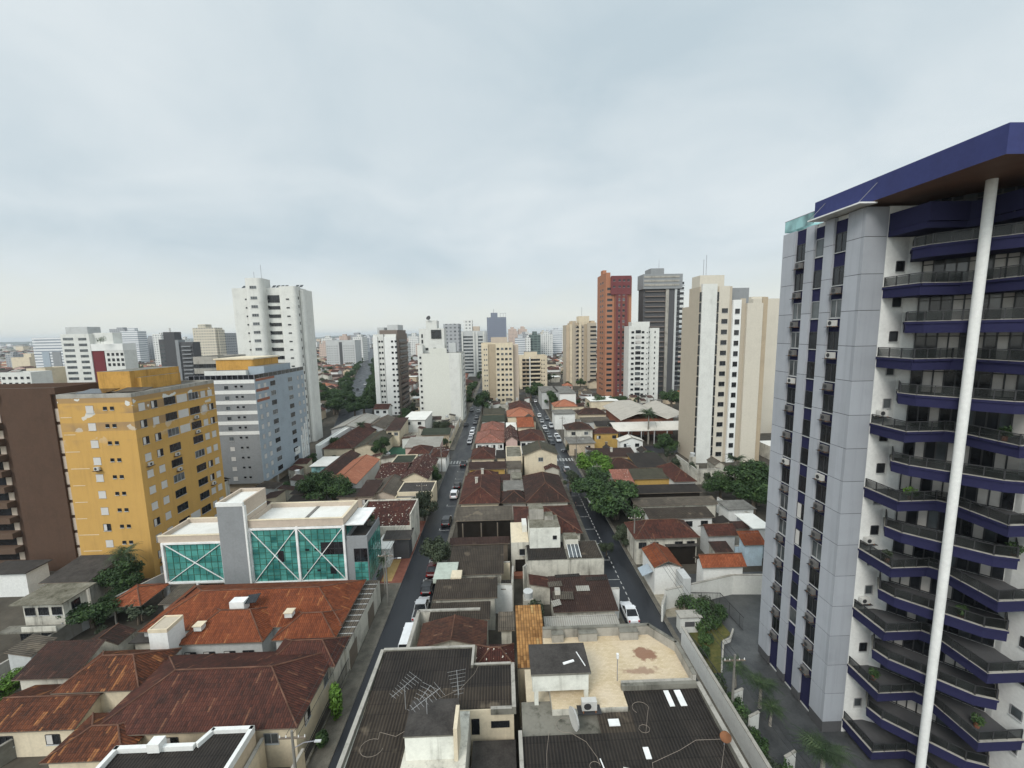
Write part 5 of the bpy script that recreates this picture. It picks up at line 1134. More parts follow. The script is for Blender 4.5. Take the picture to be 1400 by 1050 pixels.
# dark front roof
t = block('warehouse', 'black corrugated roof with coiled cables at the bottom right of centre', 'building', (9, 27, 0))
MB().box(-7.9, 8.0, -9, 5.4, 0, 7.4, 'concrete_dark').build('wall', t)
shp(-8.0, 8.0, -9, 1.9, 7.5, 7.85, 'c_dark', 'roof', t); shp(1.3, 8.0, 1.7, 5.5, 7.8, 8.0, 'c_dark', 'roof', t); shp(-1.6, 1.29, 1.7, 3.6, 7.8, 7.92, 'c_brown', 'roof', t)
b = MB(); b.box(7.95, 8.35, -9, 5.9, 6.9, 8.3, 'concrete_dark', 'concrete'); b.box(1.1, 7.94, 5.55, 5.89, 6.9, 8.45, 'concrete_dark'); b.build('parapet', t); MB().box(-8.3, -8.0, -9, 2.2, 6.9, 8.1, 'concrete_dark', 'concrete').build('parapet', t)
b = MB()
for (x, y_, w, d) in ((5.0, 4.6, .22, .75), (6.0, 4.6, .28, .75), (-.4, 2.6, .45, .28), (1.5, .2, .22, .42), (2.1, -3.9, .4, .3)): b.obox((x, y_, 8.02 if y_ > 1.9 else 7.86), (w, 0, 0), (0, d, .02), (0, 0, .03), 'whitemetal')
b.obox((-1.9, -1.6, 7.84), (.04, 0, 0), (-.3, 1.5, .05), (0, 0, .03), 'whitemetal'); b.obox((6.4, -5.0, 7.74), (.05, 0, 0), (-.5, 1.6, .05), (0, 0, .03), 'whitemetal'); b.build('skylight', t)
b = MB(); b.box(0, .75, -.9, .3, 0, 1.0, 'acwhite'); b.tube((.375, -.901, .5), (.375, -.93, .5), .38, 'frame', n=12); o = b.build('air_conditioner', t, (-.95 + .2, -2.2, 7.7)); o.rotation_euler.z = 1.3
put('air_conditioner', ac_mesh(), t, (-2.2, 4.3, 8.1)).scale = (1.6, 1.6, 1.5)
MB().box(-.5, .5, -.15, .15, 0, .9, 'whitemetal').build('roof_vent', t, (.2, -6.4, 7.6))
b = MB(); b.tube((0, 0, 0), (0, 0, .7), .05, 'rail'); b.tube((0, -.05, .9), (-.1, -.3, .98), .3, 'rust', .42, 14); b.build('satellite_dish', t, (7.7, .6, 7.85))
b = MB(); b.tube((0, 0, 0), (0, 0, .8), .05, 'rail'); b.tube((-.05, 0, 1.0), (-.22, -.05, 1.0), .75, 'acwhite', .85, 14); b.build('satellite_dish', t, (-3.6, 2.4, 7.8))
cable('long cable snaking over the black corrugated roof to the rusty dish', [(16.6, 27.8, 8.1), (14.6, 27.9, 8.0), (13, 27.2, 7.98), (10.6, 26.4, 7.95), (10.3, 25.2, 7.92), (9, 23.6, 7.86), (7, 22.6, 7.83), (6.2, 23.6, 7.86), (6.3, 25.6, 7.92)]); cable('coiled cable by the skylights on the black corrugated roof', curl((10.9, 29.0), .45, 7.99, 14, 0, 11) + [(11.6, 30.2, 8.02)] + curl((11.2, 30.8), .7, 8.04, 10, 0, 4)); cable('cable trailing down the roof from the rusty dish', [(16.6, 27.4, 8.0), (15.5, 25.8, 7.94), (13.5, 24.2, 7.88), (11.5, 23.2, 7.85), (10.2, 21.8, 7.8)]); cable('tangle of cable under the stair house porch', curl((4.6, 29.6), .8, 7.97, 12, .5, 5) + [(6.0, 28.2, 7.93), (6.6, 27.0, 7.92)] + curl((6.3, 26.4), .4, 7.9)); cable('cable coil at the lower left of the black corrugated roof', curl((2.2, 25.2), .45, 7.86, 16, 0, 12) + [(2.8, 27.4, 7.92), (3.2, 29.2, 7.97)])
MB_ = thing('lamp_post', 'thin pole with white fitting standing on the roof terrace', 'pole', (10.0, 33.6, 8.0)); MB().tube((0, 0, 0), (0, 0, 2.3), .035, 'rail').build('pole', MB_); MB().box(-.1, .1, -.1, .1, 2.3, 2.75, 'whitemetal').build('fitting', MB_)

# ---------------------------------------------------------------- blue tower's plot
rect('driveway', 22.3, 60, 20, 62.0, .008, 'drive')
freewall('long white street wall beside the blue tower garden', [(22.2, 26), (22.2, 46.9)], 2.6, .25, 'bright'); freewall('white back wall of the blue tower garden', [G((909, 834)), G((1000, 812)), G((1046, 812))], 3.1, .25, 'white'); freewall('short white gate wall by the street', [G((905, 850)), G((909, 836))], 2.6, .25, 'white')
t = block('gatehouse', 'white gate box with recessed sign panel at the garden entrance', 'gatehouse', (23.2, 49.6, 0)); MB().box(-.3, 2.4, -.6, .6, 0, 2.2, 'white').box(-.45, 2.6, -.75, .75, 2.2, 2.34, 'concrete').build('wall', t); MB().box(.3, 1.6, -.63, -.605, .9, 1.6, 'darkgrey').build('panel', t)
def railing(label, pts, h=1.8, m='frame', cat='fence', sp=.22):
    c = Vector(pts[0]); t = thing('metal_fence', label, cat, (c.x, c.y, 0)); b, k = MB(), MB()
    for p, q in zip(pts, pts[1:]):
        p, q = Vector((p[0] - c.x, p[1] - c.y, 0)), Vector((q[0] - c.x, q[1] - c.y, 0)); d = q - p; u = d.normalized(); n = Vector((-u.y, u.x, 0))
        for z in (.1, h): k.obox(((p + q) / 2).to_tuple()[:2] + (z,), d / 2, n * .03, (0, 0, .035), m)
        for i in range(int(d.length / sp) + 1): e_ = p + u * i * sp; b.tube((e_.x, e_.y, .1), (e_.x, e_.y, h), .014, m, n=4, cap=False)
        for i in range(int(d.length / 2.2) + 1): e_ = p + u * i * 2.2; k.tube((e_.x, e_.y, 0), (e_.x, e_.y, h + .05), .04, m, n=5)
    b.build('bars', t); k.build('frame', t); return t
for (x, y_, k, w, l, m) in ((34.0, 33.4, 2, .9, 'leafy pot plants at the left end of the second lowest boxed balcony', 'leaf'), (34.6, 32.4, 8, 1.1, 'yellow green plant in the corner of a boxed balcony half way up the blue tower', 'leaf_bright'), (36.9, 29.6, 5, .9, 'dark shrub pots on a long balcony right of the white column', 'leaf'), (39.0, 28.4, 7, 1.0, 'plants massed at the right end of a long balcony', 'leaf'), (33.7, 33.0, 6, .8, 'plants by the wall on a boxed balcony with red chairs', 'leaf_grey'), (38.2, 28.6, 2, .9, 'plants at the outer corner of a low right-hand balcony', 'leaf'), (38.0, 29.2, 10, .9, 'pot plants on the boxed balcony above mid height, right of the column', 'leaf')):
    z = 49.06 - FH * 16 + FH * (k - (0 if True else 1)); t = thing('potted_plant', l, 'plant', (x, y_, z)); MB().tube((0, 0, 0), (0, 0, .4), .16, 'terracotta', .22, 8).build('pot', t); b = MB(); leaves(b, [(0, 0, .75, w * .5, w * .5, .45)], 160, .13, k, m); b.build('foliage', t)
railing('black railing round the front garden of the blue tower', [(22.9, 47.3), (23.4, 44.0), (23.6, 39)], 1.7)
for i in range(11):
    shrub('bushy plant in the strip behind the long white street wall', (23.0 + (i % 3) * .5, 27.5 + i * 1.35, 0), 1.5 + (i * 7 % 5) * .25, 1.5 + (i * 5 % 4) * .25, 'leaf' if i % 3 else 'leaf_grey', 60 + i, 'plants in the strip behind the white street wall', n=420)
railing('black railing behind the garden shrubs', [(25.6, 50.6), (26.2, 54.6), (31.0, 54.2), (31.4, 49)], 1.9)
sheet('lawn', [(23.6, 42.5), (24.9, 42.5), (27.4, 47.2), (29.5, 48.5), (29.2, 52), (26, 54), (23.4, 47)], .035, 'lawn'); freewall('low white kerb wall round the sloping lawn', [(25.0, 42.6), (27.5, 46.8), (28.6, 47.2), (29.9, 48.8)], .5, .15, 'white')
for (x, y_, h, w, v, l) in ((25.3, 47.4, 1.5, 1.9, 21, 'low bush on the middle of the sloping lawn'), (25.9, 49.0, 1.9, 2.2, 22, 'bush between the lawn and the large round shrub'), (24.2, 45.2, 1.2, 1.5, 24, 'small bush near the lower tip of the lawn'), (27.6, 49.6, 2.0, 2.4, 25, 'bush on the driveway side of the large round shrub'), (26.4, 50.8, 3.2, 3.4, 1, 'large round shrub in the middle of the front garden'), (28.2, 52.8, 2.6, 3.0, 2, 'shrub by the rear railing of the front garden'), (25.6, 53.2, 2.4, 2.8, 5, 'spreading bush at the left rear of the front garden'), (24.4, 50.4, 1.6, 1.4, 7, 'low bush against the front garden railing by the gate'), (29.7, 51.2, 2.4, 2.4, 12, 'shrub at the driveway corner of the front garden')): shrub(l, (x, y_, .03), h, w, 'leaf_grey' if v in (2, 7) else 'leaf', v)
for (x, y_, h, v, l) in ((25.4, 40.6, 3.4, 0, 'garden palm nearest the lawn tip'), (26.6, 38.0, 3.8, 1, 'garden palm opposite the tower corner'), (26.4, 36.0, 2.8, 2, 'shortest garden palm between white planters'), (27.2, 30.4, 4.6, 1, 'garden palm nearest the camera by the white wall')): palm(l, (x, y_, 0), h, v, 1.9)
for (i, (x, y_, h)) in enumerate(((24.3, 38.2, 1.9), (24.4, 35.6, 1.8), (25.2, 31.6, 1.9), (25.3, 29.9, 1.9), (25.4, 28.3, 1.9))):
    t = thing('white_screen', ['white garden screen nearest the lawn', 'white garden screen between the two middle palms', 'white garden screen left of the nearest palm', 'white garden screen below the nearest palm', 'white garden screen closest to the bottom edge'][i], 'garden screen', (x, y_, 0), .35); MB().box(-.65, .65, -.08, .08, 0, h, 'white').build('panel', t); MB().box(-.7, .7, -.12, .12, h, h + .06, 'concrete').build('coping', t)
def utility_pole(label, x, y_, h=8.5, rz=0, lamp=False, z=0):
    t = thing('utility_pole', label, 'utility pole', (x, y_, z), rz); MB().tube((0, 0, 0), (0, 0, h), .15, 'pole', .1, 8).build('pole', t)
    b = MB(); b.box(-1.1, 1.1, -.06, .06, h - .7, h - .58, 'wood'); b.build('crossarm', t); b = MB()
    for k in (-1, -.5, .5, 1): b.tube((k, 0, h - .58), (k, 0, h - .4), .05, 'whitemetal', .03, 6)
    b.build('insulators', t)
    if lamp: b = MB(); b.path([(0, 0, h - 1.6), (.9, 0, h - 1.1), (1.8, 0, h - 1.0)], .035, 'rail'); b.obox((2.0, 0, h - 1.02), (.26, 0, 0), (0, .09, 0), (0, 0, .045), 'lightgrey'); b.build('street_lamp', t)
utility_pole('concrete pole with pale crossarm inside the white street wall', 23.0, 37.0, 7.2); 
up = [(-17.5, 29.5, 'pole with street lamp at the bottom of the left street', 1), (-17.6, 56.5, 'pole on the left pavement before the teal building', 1), (-17.6, 84, 'pole on the left pavement beside the specked red roof', 0), (-17.6, 112, 'pole on the left pavement near the crossing', 1), (22.4, 66.5, 'pole on the right pavement before the long tiled house', 0), (22.3, 94, 'pole on the right pavement among the street trees', 0), (22.3, 121, 'pole at the right street corner before the crossing', 1), (22.3, 150, 'pole beside the white house past the right crossing', 1), (-17.6, 146, 'pole on the left pavement past the crossing', 1), (22.2, 24.0, 'pole at the bottom right hidden by the black corrugated roof', 0)]
for (x, y_, l, lp) in up: utility_pole(l, x, y_, 8.6 if x < 0 else 8.4, 0, lp)
def wires(label, pts, n=3, sag=.7, dx=.5):
    b = MB()
    for k in range(n):
        for p, q in zip(pts, pts[1:]):
            pp = [Vector(p).lerp(Vector(q), i / 8) + Vector(((k - (n - 1) / 2) * dx, 0, -sag * 4 * (i / 8) * (1 - i / 8))) for i in range(9)]; b.path(pp, .02, 'wire', 4)
    o = b.build('power_line'); tag(o, label, 'power line')
wires('power lines along the left street poles', [(-17.5, 29.5, 8.2), (-17.6, 56.5, 8.2), (-17.6, 84, 8.2), (-17.6, 112, 8.2), (-17.6, 146, 8.2)]); wires('power lines along the right street poles', [(22.2, 24, 8.0), (23, 37, 6.8), (22.4, 66.5, 8.0), (22.3, 94, 8.0), (22.3, 121, 8.0), (22.3, 150, 8.0)])

# ---------------------------------------------------------------- middle block between the two streets
H('hipped red roof with mossy left slope behind the dark corrugated roof', (569, 886), (665, 886), 851, 5.0, 'gable_y', 1.0, 't_moss', 'white_old', par=.0, ridge='ridge')
freewall('white parapet wall left of the mossy hipped roof', [(-11.15, 41.0), (-11.15, 47.9), (-3.4, 47.9)], 5.3, .3, 'white_old')
H('brown corrugated roof just behind the mossy hipped roof', (586, 848), (670, 848), 823, 5, 'shed', .4, 'c_brown', 'white_old')
H('small grey tin roof over the narrow yard beside the straw tiles', (681, 862), (704, 862), 836, 4, 'shed', .6, 'c_grey', 'white_old')
freewall('white courtyard wall behind the brown corrugated roof', [G((652, 838)), G((701, 838))], 4.4, .2, 'bright'); freewall('white side wall of the narrow yard', [G((701, 838)), G((702, 812))], 4.6, .2, 'white_old')
H('second brown corrugated roof back along the left street, stepped right edge', (591, 820), (680, 817), 790, 5, 'shed', .5, 'c_brown', 'white_old')
H('dark brown shed roof in the gap before the tall white house', (685, 805), (701, 805), 796, 3.8, 'shed', .4, 'c_dark', 'cream'); freewall('cream party wall behind the second corrugated roof', [G((600, 808)), G((698, 806))], 4.6, .2, 'cream')
t = H('brown corrugated roof with pale green corner terrace on the left street', (611, 786), (689, 785), 746, 5, 'shed', .6, 'c_brown', 'white_old')
box_part(t, 'terrace', -5.9, -2.7, -5.2, -1.0, 4.9, 5.55, 'palegreen', 'palegreen'); MB().box(-3.4, -1.9, -5.25, -3.4, 4.9, 5.7, 'cream').build('terrace_hatch', t)
H('long brown strip roof in front of the dirt yard', (614, 744), (697, 744), 734, 3.6, 'shed', .3, 'c_rust', 'wood'); rect('dirt_yard', -10, -1.2, 81, 88, .02, 'earth')
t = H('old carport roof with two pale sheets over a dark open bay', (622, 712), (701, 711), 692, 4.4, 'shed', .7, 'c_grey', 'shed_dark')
for x in (-4, -.5, 2.6): MB().box(-.1, .1, -.1, .1, 0, 4.2, 'wood').build('post', t, (x, -3.2, 0))
H('red-brown hip roof with chimney beside the parked white car', (627, 689), (684, 688), 657, 4.6, 'hip', 1.9, 't_red', 'cream', ridgevis=True, win=3, chim=1)
H('blackened pyramid roof squeezed between two red hip roofs', (685, 688), (722, 687), 671, 4, 'hip', 1.4, 't_dark', 'concrete', ridgevis=True)
H('big brown pyramid roof facing the right street', (719, 688), (779, 686), 652, 4.8, 'hip', 2.6, 't_dark', 'white_old', ridgevis=True)
H('long red tile roof behind the weathered white house', (704, 731), (797, 729), 694, 5, 'hip', 2.2, 't_red', 'white_old', ridgevis=True, ridge='ridge')
H('small white flat roofs stepped between the hip roofs', (688, 672), (720, 671), 657, 4.6, 'flat', 0, 'flat_grey', 'white_old'); H('narrow concrete house with stained flat top among the hip roofs', (700, 655), (714, 655), 646, 5, 'flat', 0, 'flat_moss', 'concrete')
# weathered white house
t = block('white_house', 'weathered white three-level house with water tank blocks in the middle block', 'house', (6, 66, 0))
def bx(nm, tl, tr, zt, depth, z0, m, top, extra=None):
    a, b_ = G(tl, zt), G(tr, zt); y_ = (a.y + b_.y) / 2; return box_part(t, nm, a.x - 6, b_.x - 6, y_ - 66, y_ + depth - 66, z0, zt, m, top), (a.x - 6, b_.x - 6, y_ - 66)
o, (xa, xb, ya) = bx('wall', (720, 767), (826, 764), 5.0, 5.6, 0, 'white_old', 'concrete_dark')
box_part(t, 'roof', xa + .25, xa + 6.3, ya + .25, ya + 5.3, 4.9, 5.12, 'c_dark'); box_part(t, 'roof', xa + 8.7, xb - .25, ya + .3, ya + 5.3, 4.9, 5.13, 'c_brown'); box_part(t, 'roof_house', xa + 6.4, xa + 8.6, ya + 3.2, ya + 5.5, 5.0, 6.6, 'white_old', 'flat_moss')
b = MB()
for i in range(3): b.obox((xa + 7.0 + i * .6, ya + 1.7, 5.5), (.25, 0, 0), (0, 1.4, .3), (0, -.01, .03), 'glass2')
for i in range(4): b.obox((xa + 6.7 + i * .6, ya + 1.7, 5.52), (.04, 0, 0), (0, 1.45, .31), (0, -.01, .04), 'whitemetal')
b.build('skylight', t)
o, (xc, xd, yc) = bx('upper_wall', (724, 722), (766, 721), 8.6, 4.6, 4, 'tankwall', 'flat_moss'); box_part(t, 'water_tank', xc + .2, xc + 2.6, yc + 3.0, yc + 5.4, 8.6, 10.4, 'concrete', 'flat_moss'); box_part(t, 'water_tank', xc + 2.7, xd - .8, yc + 2.6, yc + 4.4, 8.6, 9.3, 'concrete', 'flat_moss'); windows(t, (xc, yc), (xd, yc), [xd - xc - .9], [6.6], .6, .6, 'dark')
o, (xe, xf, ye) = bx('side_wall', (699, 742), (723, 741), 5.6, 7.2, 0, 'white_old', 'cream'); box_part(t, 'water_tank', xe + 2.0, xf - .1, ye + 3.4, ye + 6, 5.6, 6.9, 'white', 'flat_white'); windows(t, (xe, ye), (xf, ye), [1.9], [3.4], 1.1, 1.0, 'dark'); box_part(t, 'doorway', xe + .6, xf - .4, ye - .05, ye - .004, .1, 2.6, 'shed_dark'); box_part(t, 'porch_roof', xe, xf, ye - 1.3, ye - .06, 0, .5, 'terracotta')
# patched brown roofs by the white car
t = H('patchwork of old brown sheet roofs beside the parked white hatchback', (757, 838), (846, 834), 786, 4.4, 'shed', .9, 'c_rust', 'white_old', par=.0)
b = MB()
for (x, y_, w, d, a_, m) in ((-3.4, 1.6, 1.0, .5, .1, 'c_grey'), (-2.6, -.6, 1.4, .7, -.1, 'c_grey'), (.3, .6, .9, .5, 0, 'c_pale'), (-3.7, -1.9, .6, .5, .2, 'c_pale'), (2.6, 2.4, 1.5, .35, .05, 'c_dark'), (-1.4, 3.2, 1.8, .3, .08, 'c_dark')): b.obox((x, y_, 4.98 + y_ * .1), (w, a_, 0), (-a_ * .4, d, d * .1), (0, 0, .025), m)
b.build('roof_patch', t); MB().box(-.35, .35, -.35, .35, 0, 1.2, 'white_old', 'concrete').build('chimney', t, (-3.3, -.2, 4.4))
freewall('white gutter wall along the edge of the patchwork roofs', [G((762, 849)), G((846, 846))], 4.6, .25, 'bright'); freewall('curved white wall at the back of the patchwork roofs', [G((716, 812)), G((725, 803)), G((738, 800)), G((752, 806))], 4.4, .2, 'white_old'); H('grey slat carport roof behind the terrace parapet', (745, 858), (848, 854), 848, 5, 'shed', .3, 'c_pale', 'bright')
shrub('round bush in the yard before the patchwork roofs', (3.4, 50.5, 0), 4.4, 4.0, 'leaf_grey', 22, n=1300, name='bush')
# farther rows of the middle block
H('beige gabled house with olive sheet roof at the right street', (715, 622), (764, 622), 610, 6.2, 'gable_y', 1.9, 'c_olive', 'cream', win=1, st=('mid',)); H('red hip roof with white gable behind the crossing on the left street', (643, 628), (677, 627), 612, 4.4, 'hip', 1.9, 't_red', 'cream', ridgevis=True, win=2)
H('dark brown strip roof above a yellow wall', (640, 642), (692, 641), 631, 4.2, 'shed', .9, 'c_rust', 'ochre', win=2); H('red hip roof with white chimney below the yellow wall', (637, 657), (681, 656), 643, 4.4, 'hip', 1.6, 't_red', 'white_old', ridgevis=True, chim=1)
H('small brown shed behind the stepped white roofs', (681, 660), (698, 659), 648, 4, 'shed', .7, 't_dark', 'concrete'); H('pale flat roofed house beside the beige gable', (692, 626), (714, 625), 611, 5, 'flat', 0, 'flat_moss', 'cream', par=.3); H('grey roof clutter shed before the pale flat roofed house', (692, 640), (714, 640), 630, 4, 'shed', .4, 'c_grey', 'concrete'); H('dark lean-to right of the red hip roof at the crossing', (678, 627), (692, 626), 615, 4, 'shed', .8, 'c_dark', 'cream')
# past the crossing
H('corner house with red roof and long white front at the crossing', (649, 606), (690, 605), 590, 4.4, 'hip', 1.9, 't_pink', 'bright', ridgevis=True, win=4); H('red tiled house at the right crossing corner', (710, 603), (746, 602), 588, 4.4, 'hip', 2, 't_red', 'bright', ridgevis=True, win=4); H('rusty tiled house between the crossing corners', (690, 603), (709, 602), 586, 4.8, 'gable_y', 1.6, 't_speck', 'pinkwall'); H('pale red hip roof second from the crossing', (656, 592), (690, 591), 578, 4.2, 'hip', 2, 't_pink', 'pinkwall', ridgevis=True)
H('bright orange gable with beige front facing the camera', (707, 584), (731, 584), 571, 6, 'gable_x', 2, 't_bright', 'cream'); H('long orange roof before the beige slab block', (693, 570), (731, 569), 557, 5, 'hip', 2.6, 't_salmon', 'cream', ridgevis=True); H('dark red roof nearest the beige slab block', (696, 561), (728, 560), 549, 5, 'hip', 2.4, 't_red', 'cream', ridgevis=True); H('white walled low yard building with green roof', (658, 577), (691, 576), 568, 4, 'flat', 0, 'c_green', 'bright'); H('pale walled house before the dark street trees', (660, 567), (690, 566), 558, 4, 'shed', 1, 'c_olive', 'cream'); H('dark gable right of the long orange roof', (716, 577), (734, 577), 568, 4.5, 'gable_y', 1.4, 'c_brown', 'cream'); H('white flat house left of the bright orange gable', (692, 588), (707, 588), 578, 5, 'flat', 0, 'flat_white', 'pinkwall')

# ---------------------------------------------------------------- left of the left street
t = H('wide specked red roof with white street wall behind the teal building', (487, 722), (562, 720), 684, 5, 'shed', 2.2, 't_speck', 'white_old', par=.15); H('black lean-to roof under the specked red roof', (523, 738), (561, 737), 722, 4, 'shed', .5, 'slab', 'darkgrey')
H('white lattice roofed kiosk beside the teal building', (512, 752), (534, 751), 727, 3.6, 'flat', 0, 'flat_white', 'bright')
H('long salmon gable with vented white front', (443, 663), (487, 662), 629, 4.4, 'gable_y', 1.5, 't_salmon', 'lightgrey', win=2, ov=.25); H('dark brown tile roof left of the salmon gable', (428, 652), (462, 648), 622, 4.2, 'gable_y', 1.4, 't_dark', 'cream'); H('red specked roof right of the salmon gable', (512, 654), (552, 653), 634, 4.4, 'gable_x', 1.6, 't_speck', 'cream', ridgevis=True); H('large specked gable roof by the overgrown street wall', (546, 656), (586, 655), 628, 4.8, 'gable_y', 1.8, 't_speck', 'cream')
H('grey beige gable shed before the specked roofs', (503, 679), (541, 678), 655, 4.2, 'gable_y', 1.3, 'c_grey', 'taupe', win=1); H('flat black roof with cream terrace beside the left street', (543, 675), (591, 673), 660, 4.4, 'flat', 0, 'slab', 'cream', par=.35); H('cream terrace slab at the left pavement', (540, 683), (584, 682), 676, 3.6, 'flat', 0, 'flat_grey', 'cream', par=.5); H('brown roofed box house before the hedge trees', (485, 680), (511, 678), 656, 5, 'shed', .9, 'c_rust', 'taupe', win=1); H('grey low sheds left of the grey beige gable', (460, 680), (486, 680), 668, 3.2, 'shed', .6, 'c_dark', 'taupe')
H('white street house with red hip roof', (557, 621), (587, 620), 609, 5, 'hip', 1.5, 't_red', 'bright', ridgevis=True, win=1); H('small red roof at the left pavement corner', (586, 626), (611, 624), 613, 4.6, 'hip', 1.4, 't_red', 'bright', ridgevis=True, side='r'); H('cream house with mossy flat roof', (533, 636), (563, 635), 623, 4.6, 'flat', 0, 'c_green', 'cream', par=.3); H('pink beige school wall building with tan roof', (552, 612), (601, 611), 597, 5, 'shed', .8, 'c_pale', 'pinkwall'); H('green roofed shed before the blank white building', (575, 595), (615, 594), 585, 4.4, 'shed', 1.2, 'c_green', 'tan'); H('brown roofed two storey house below the white and brown tower', (526, 589), (547, 588), 571, 6, 'shed', 1.6, 't_dark', 'cream', win=2); H('low white annex at the foot of the blank white building', (549, 575), (582, 574), 563, 6.5, 'flat', 0, 'flat_white', 'white', win=2); H('broad dark red roof left of the palm', (440, 614), (482, 613), 588, 4.2, 'hip', 2.4, 't_red', 'cream', ridgevis=True); H('mossy brown twin shed roofs beside the green court', (481, 614), (521, 611), 593, 4.2, 'gable_y', 1.3, 'c_olive', 'cream'); H('grey warehouse roofs below the tall white tower', (450, 588), (496, 586), 570, 4.6, 'gable_y', 1.6, 'c_pale', 'lightgrey'); H('grey gable warehouse left of the brown two storey house', (496, 587), (526, 585), 572, 4.6, 'gable_y', 1.5, 'c_grey', 'lightgrey'); H('long white roofed gallery at the foot of the tall white tower', (424, 615), (446, 606), 584, 5, 'flat', 0, 'flat_white', 'bright', par=.5); H('glass roofed entrance below the grey apartment block', (420, 640), (450, 636), 625, 4.2, 'flat', 0, 'flat_white', 'greenrail'); H('dark roof beside the grey apartment block car park', (395, 676), (440, 674), 656, 3.6, 'shed', .6, 'c_dark', 'concrete'); H('low brown roof under the hedge trees', (388, 690), (430, 688), 676, 3.2, 'shed', .5, 'c_dark', 'concrete')
rect('green_court', G((508, 632)).x, G((556, 632)).x, G((530, 632)).y, G((530, 612)).y, .03, 'court'); freewall('green court wall behind the white street house', [G((500, 634)), G((556, 633))], 2.6, .2, 'greenwall'); freewall('beige wall behind the dark yard', [G((541, 600)), G((572, 590))], 3.4, .2, 'pinkwall'); freewall('white wall with creepers along the left pavement', [(-19.0, 86), (-19.0, 100)], 3.2, .25, 'white_old'); freewall('mossy wall by the left pavement beyond the cream terrace', [(-19.0, 101), (-19.0, 119)], 2.6, .25, 'concrete'); freewall('tan yard wall past the left crossing', [(-19.1, 140), (-19.1, 180)], 3.0, .25, 'cream')

# ---------------------------------------------------------------- right of the right street
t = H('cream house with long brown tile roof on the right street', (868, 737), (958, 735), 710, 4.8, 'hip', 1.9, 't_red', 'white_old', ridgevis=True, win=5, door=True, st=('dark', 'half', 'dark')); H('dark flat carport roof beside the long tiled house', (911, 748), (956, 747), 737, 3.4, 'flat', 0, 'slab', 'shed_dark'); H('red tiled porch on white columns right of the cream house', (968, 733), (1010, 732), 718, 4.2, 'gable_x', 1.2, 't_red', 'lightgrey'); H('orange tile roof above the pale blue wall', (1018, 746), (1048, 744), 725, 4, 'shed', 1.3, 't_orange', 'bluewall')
t = H('white house with bright orange tile roof and long side wall', (960, 776), (1022, 775), 757, 4.6, 'gable_x', 1.3, 't_bright', 'bright', ridgevis=True, win=0); windows(t, Vector((-5.2, 3)), Vector((-5.2, -3)), [1.2, 3.0], [1.6], .8, 1.6, 'mid'); wing(t, (t.location.x - 10.5, t.location.x - 6.2, t.location.y - 1.0, t.location.y + 4.6), 4.6, 'gable_y', 1.0, 't_orange', 'bright', .2); MB().box(-7.2, -6.1, -3.6, -1.1, 0, 4.4, 'lightgrey').build('porch', t); MB().obox((-11.2, .8, 3.2), (.8, 0, .35), (0, 1.1, 0), (0, 0, .03), 'bluegrey').build('awning', t)
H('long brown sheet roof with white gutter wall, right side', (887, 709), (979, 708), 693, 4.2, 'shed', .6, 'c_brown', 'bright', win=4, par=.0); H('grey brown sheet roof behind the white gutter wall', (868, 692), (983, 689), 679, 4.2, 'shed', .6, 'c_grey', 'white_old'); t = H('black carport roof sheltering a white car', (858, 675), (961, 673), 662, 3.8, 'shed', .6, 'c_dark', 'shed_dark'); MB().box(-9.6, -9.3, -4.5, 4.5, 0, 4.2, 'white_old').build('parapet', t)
H('faded pink tile roof behind the bright street tree', (841, 662), (867, 659), 641, 4.2, 'shed', 1.6, 't_pink', 'white_old'); H('brown hip roof with pale ridges behind the street trees', (830, 642), (873, 640), 626, 4.2, 'hip', 1.8, 't_dark', 'cream', ridgevis=True); H('dark long roof with white chimney below the yellow house', (815, 625), (871, 624), 612, 4.4, 'shed', 1, 'c_rust', 'cream', chim=1); H('maroon hip roof under the beige tower wall', (922, 659), (953, 658), 637, 4.4, 'hip', 1.9, 't_red', 'bright', ridgevis=True); H('green grey shed roof before the beige tower wall', (866, 655), (920, 654), 640, 4, 'shed', .8, 'c_olive', 'ochre'); H('dark open shed left of the beige tower', (872, 640), (916, 638), 618, 4.2, 'shed', 1, 'c_dark', 'ochre')
freewall('white boundary wall round the beige and white tower, stained streaks', [G((924, 640)), G((951, 662)), G((1046, 660))], 4.0, .3, 'white_old'); freewall('curved white wall below the dark trees', [G((980, 700)), G((1003, 716)), G((1030, 726))], 3.4, .25, 'bright'); freewall('pale blue garden wall right of the orange tiles', [G((1004, 766)), G((1052, 762))], 2.6, .2, 'bluewall'); H('grey terrace block below the dark trees', (1030, 724), (1056, 722), 702, 4.6, 'flat', 0, 'flat_white', 'lightgrey'); H('cream flat roof under the dark trees', (996, 698), (1034, 696), 684, 4, 'flat', 0, 'flat_grey', 'bright'); H('dark tile lean-to beside the red tiled porch', (1004, 724), (1030, 722), 712, 4, 'shed', .6, 't_dark', 'concrete')
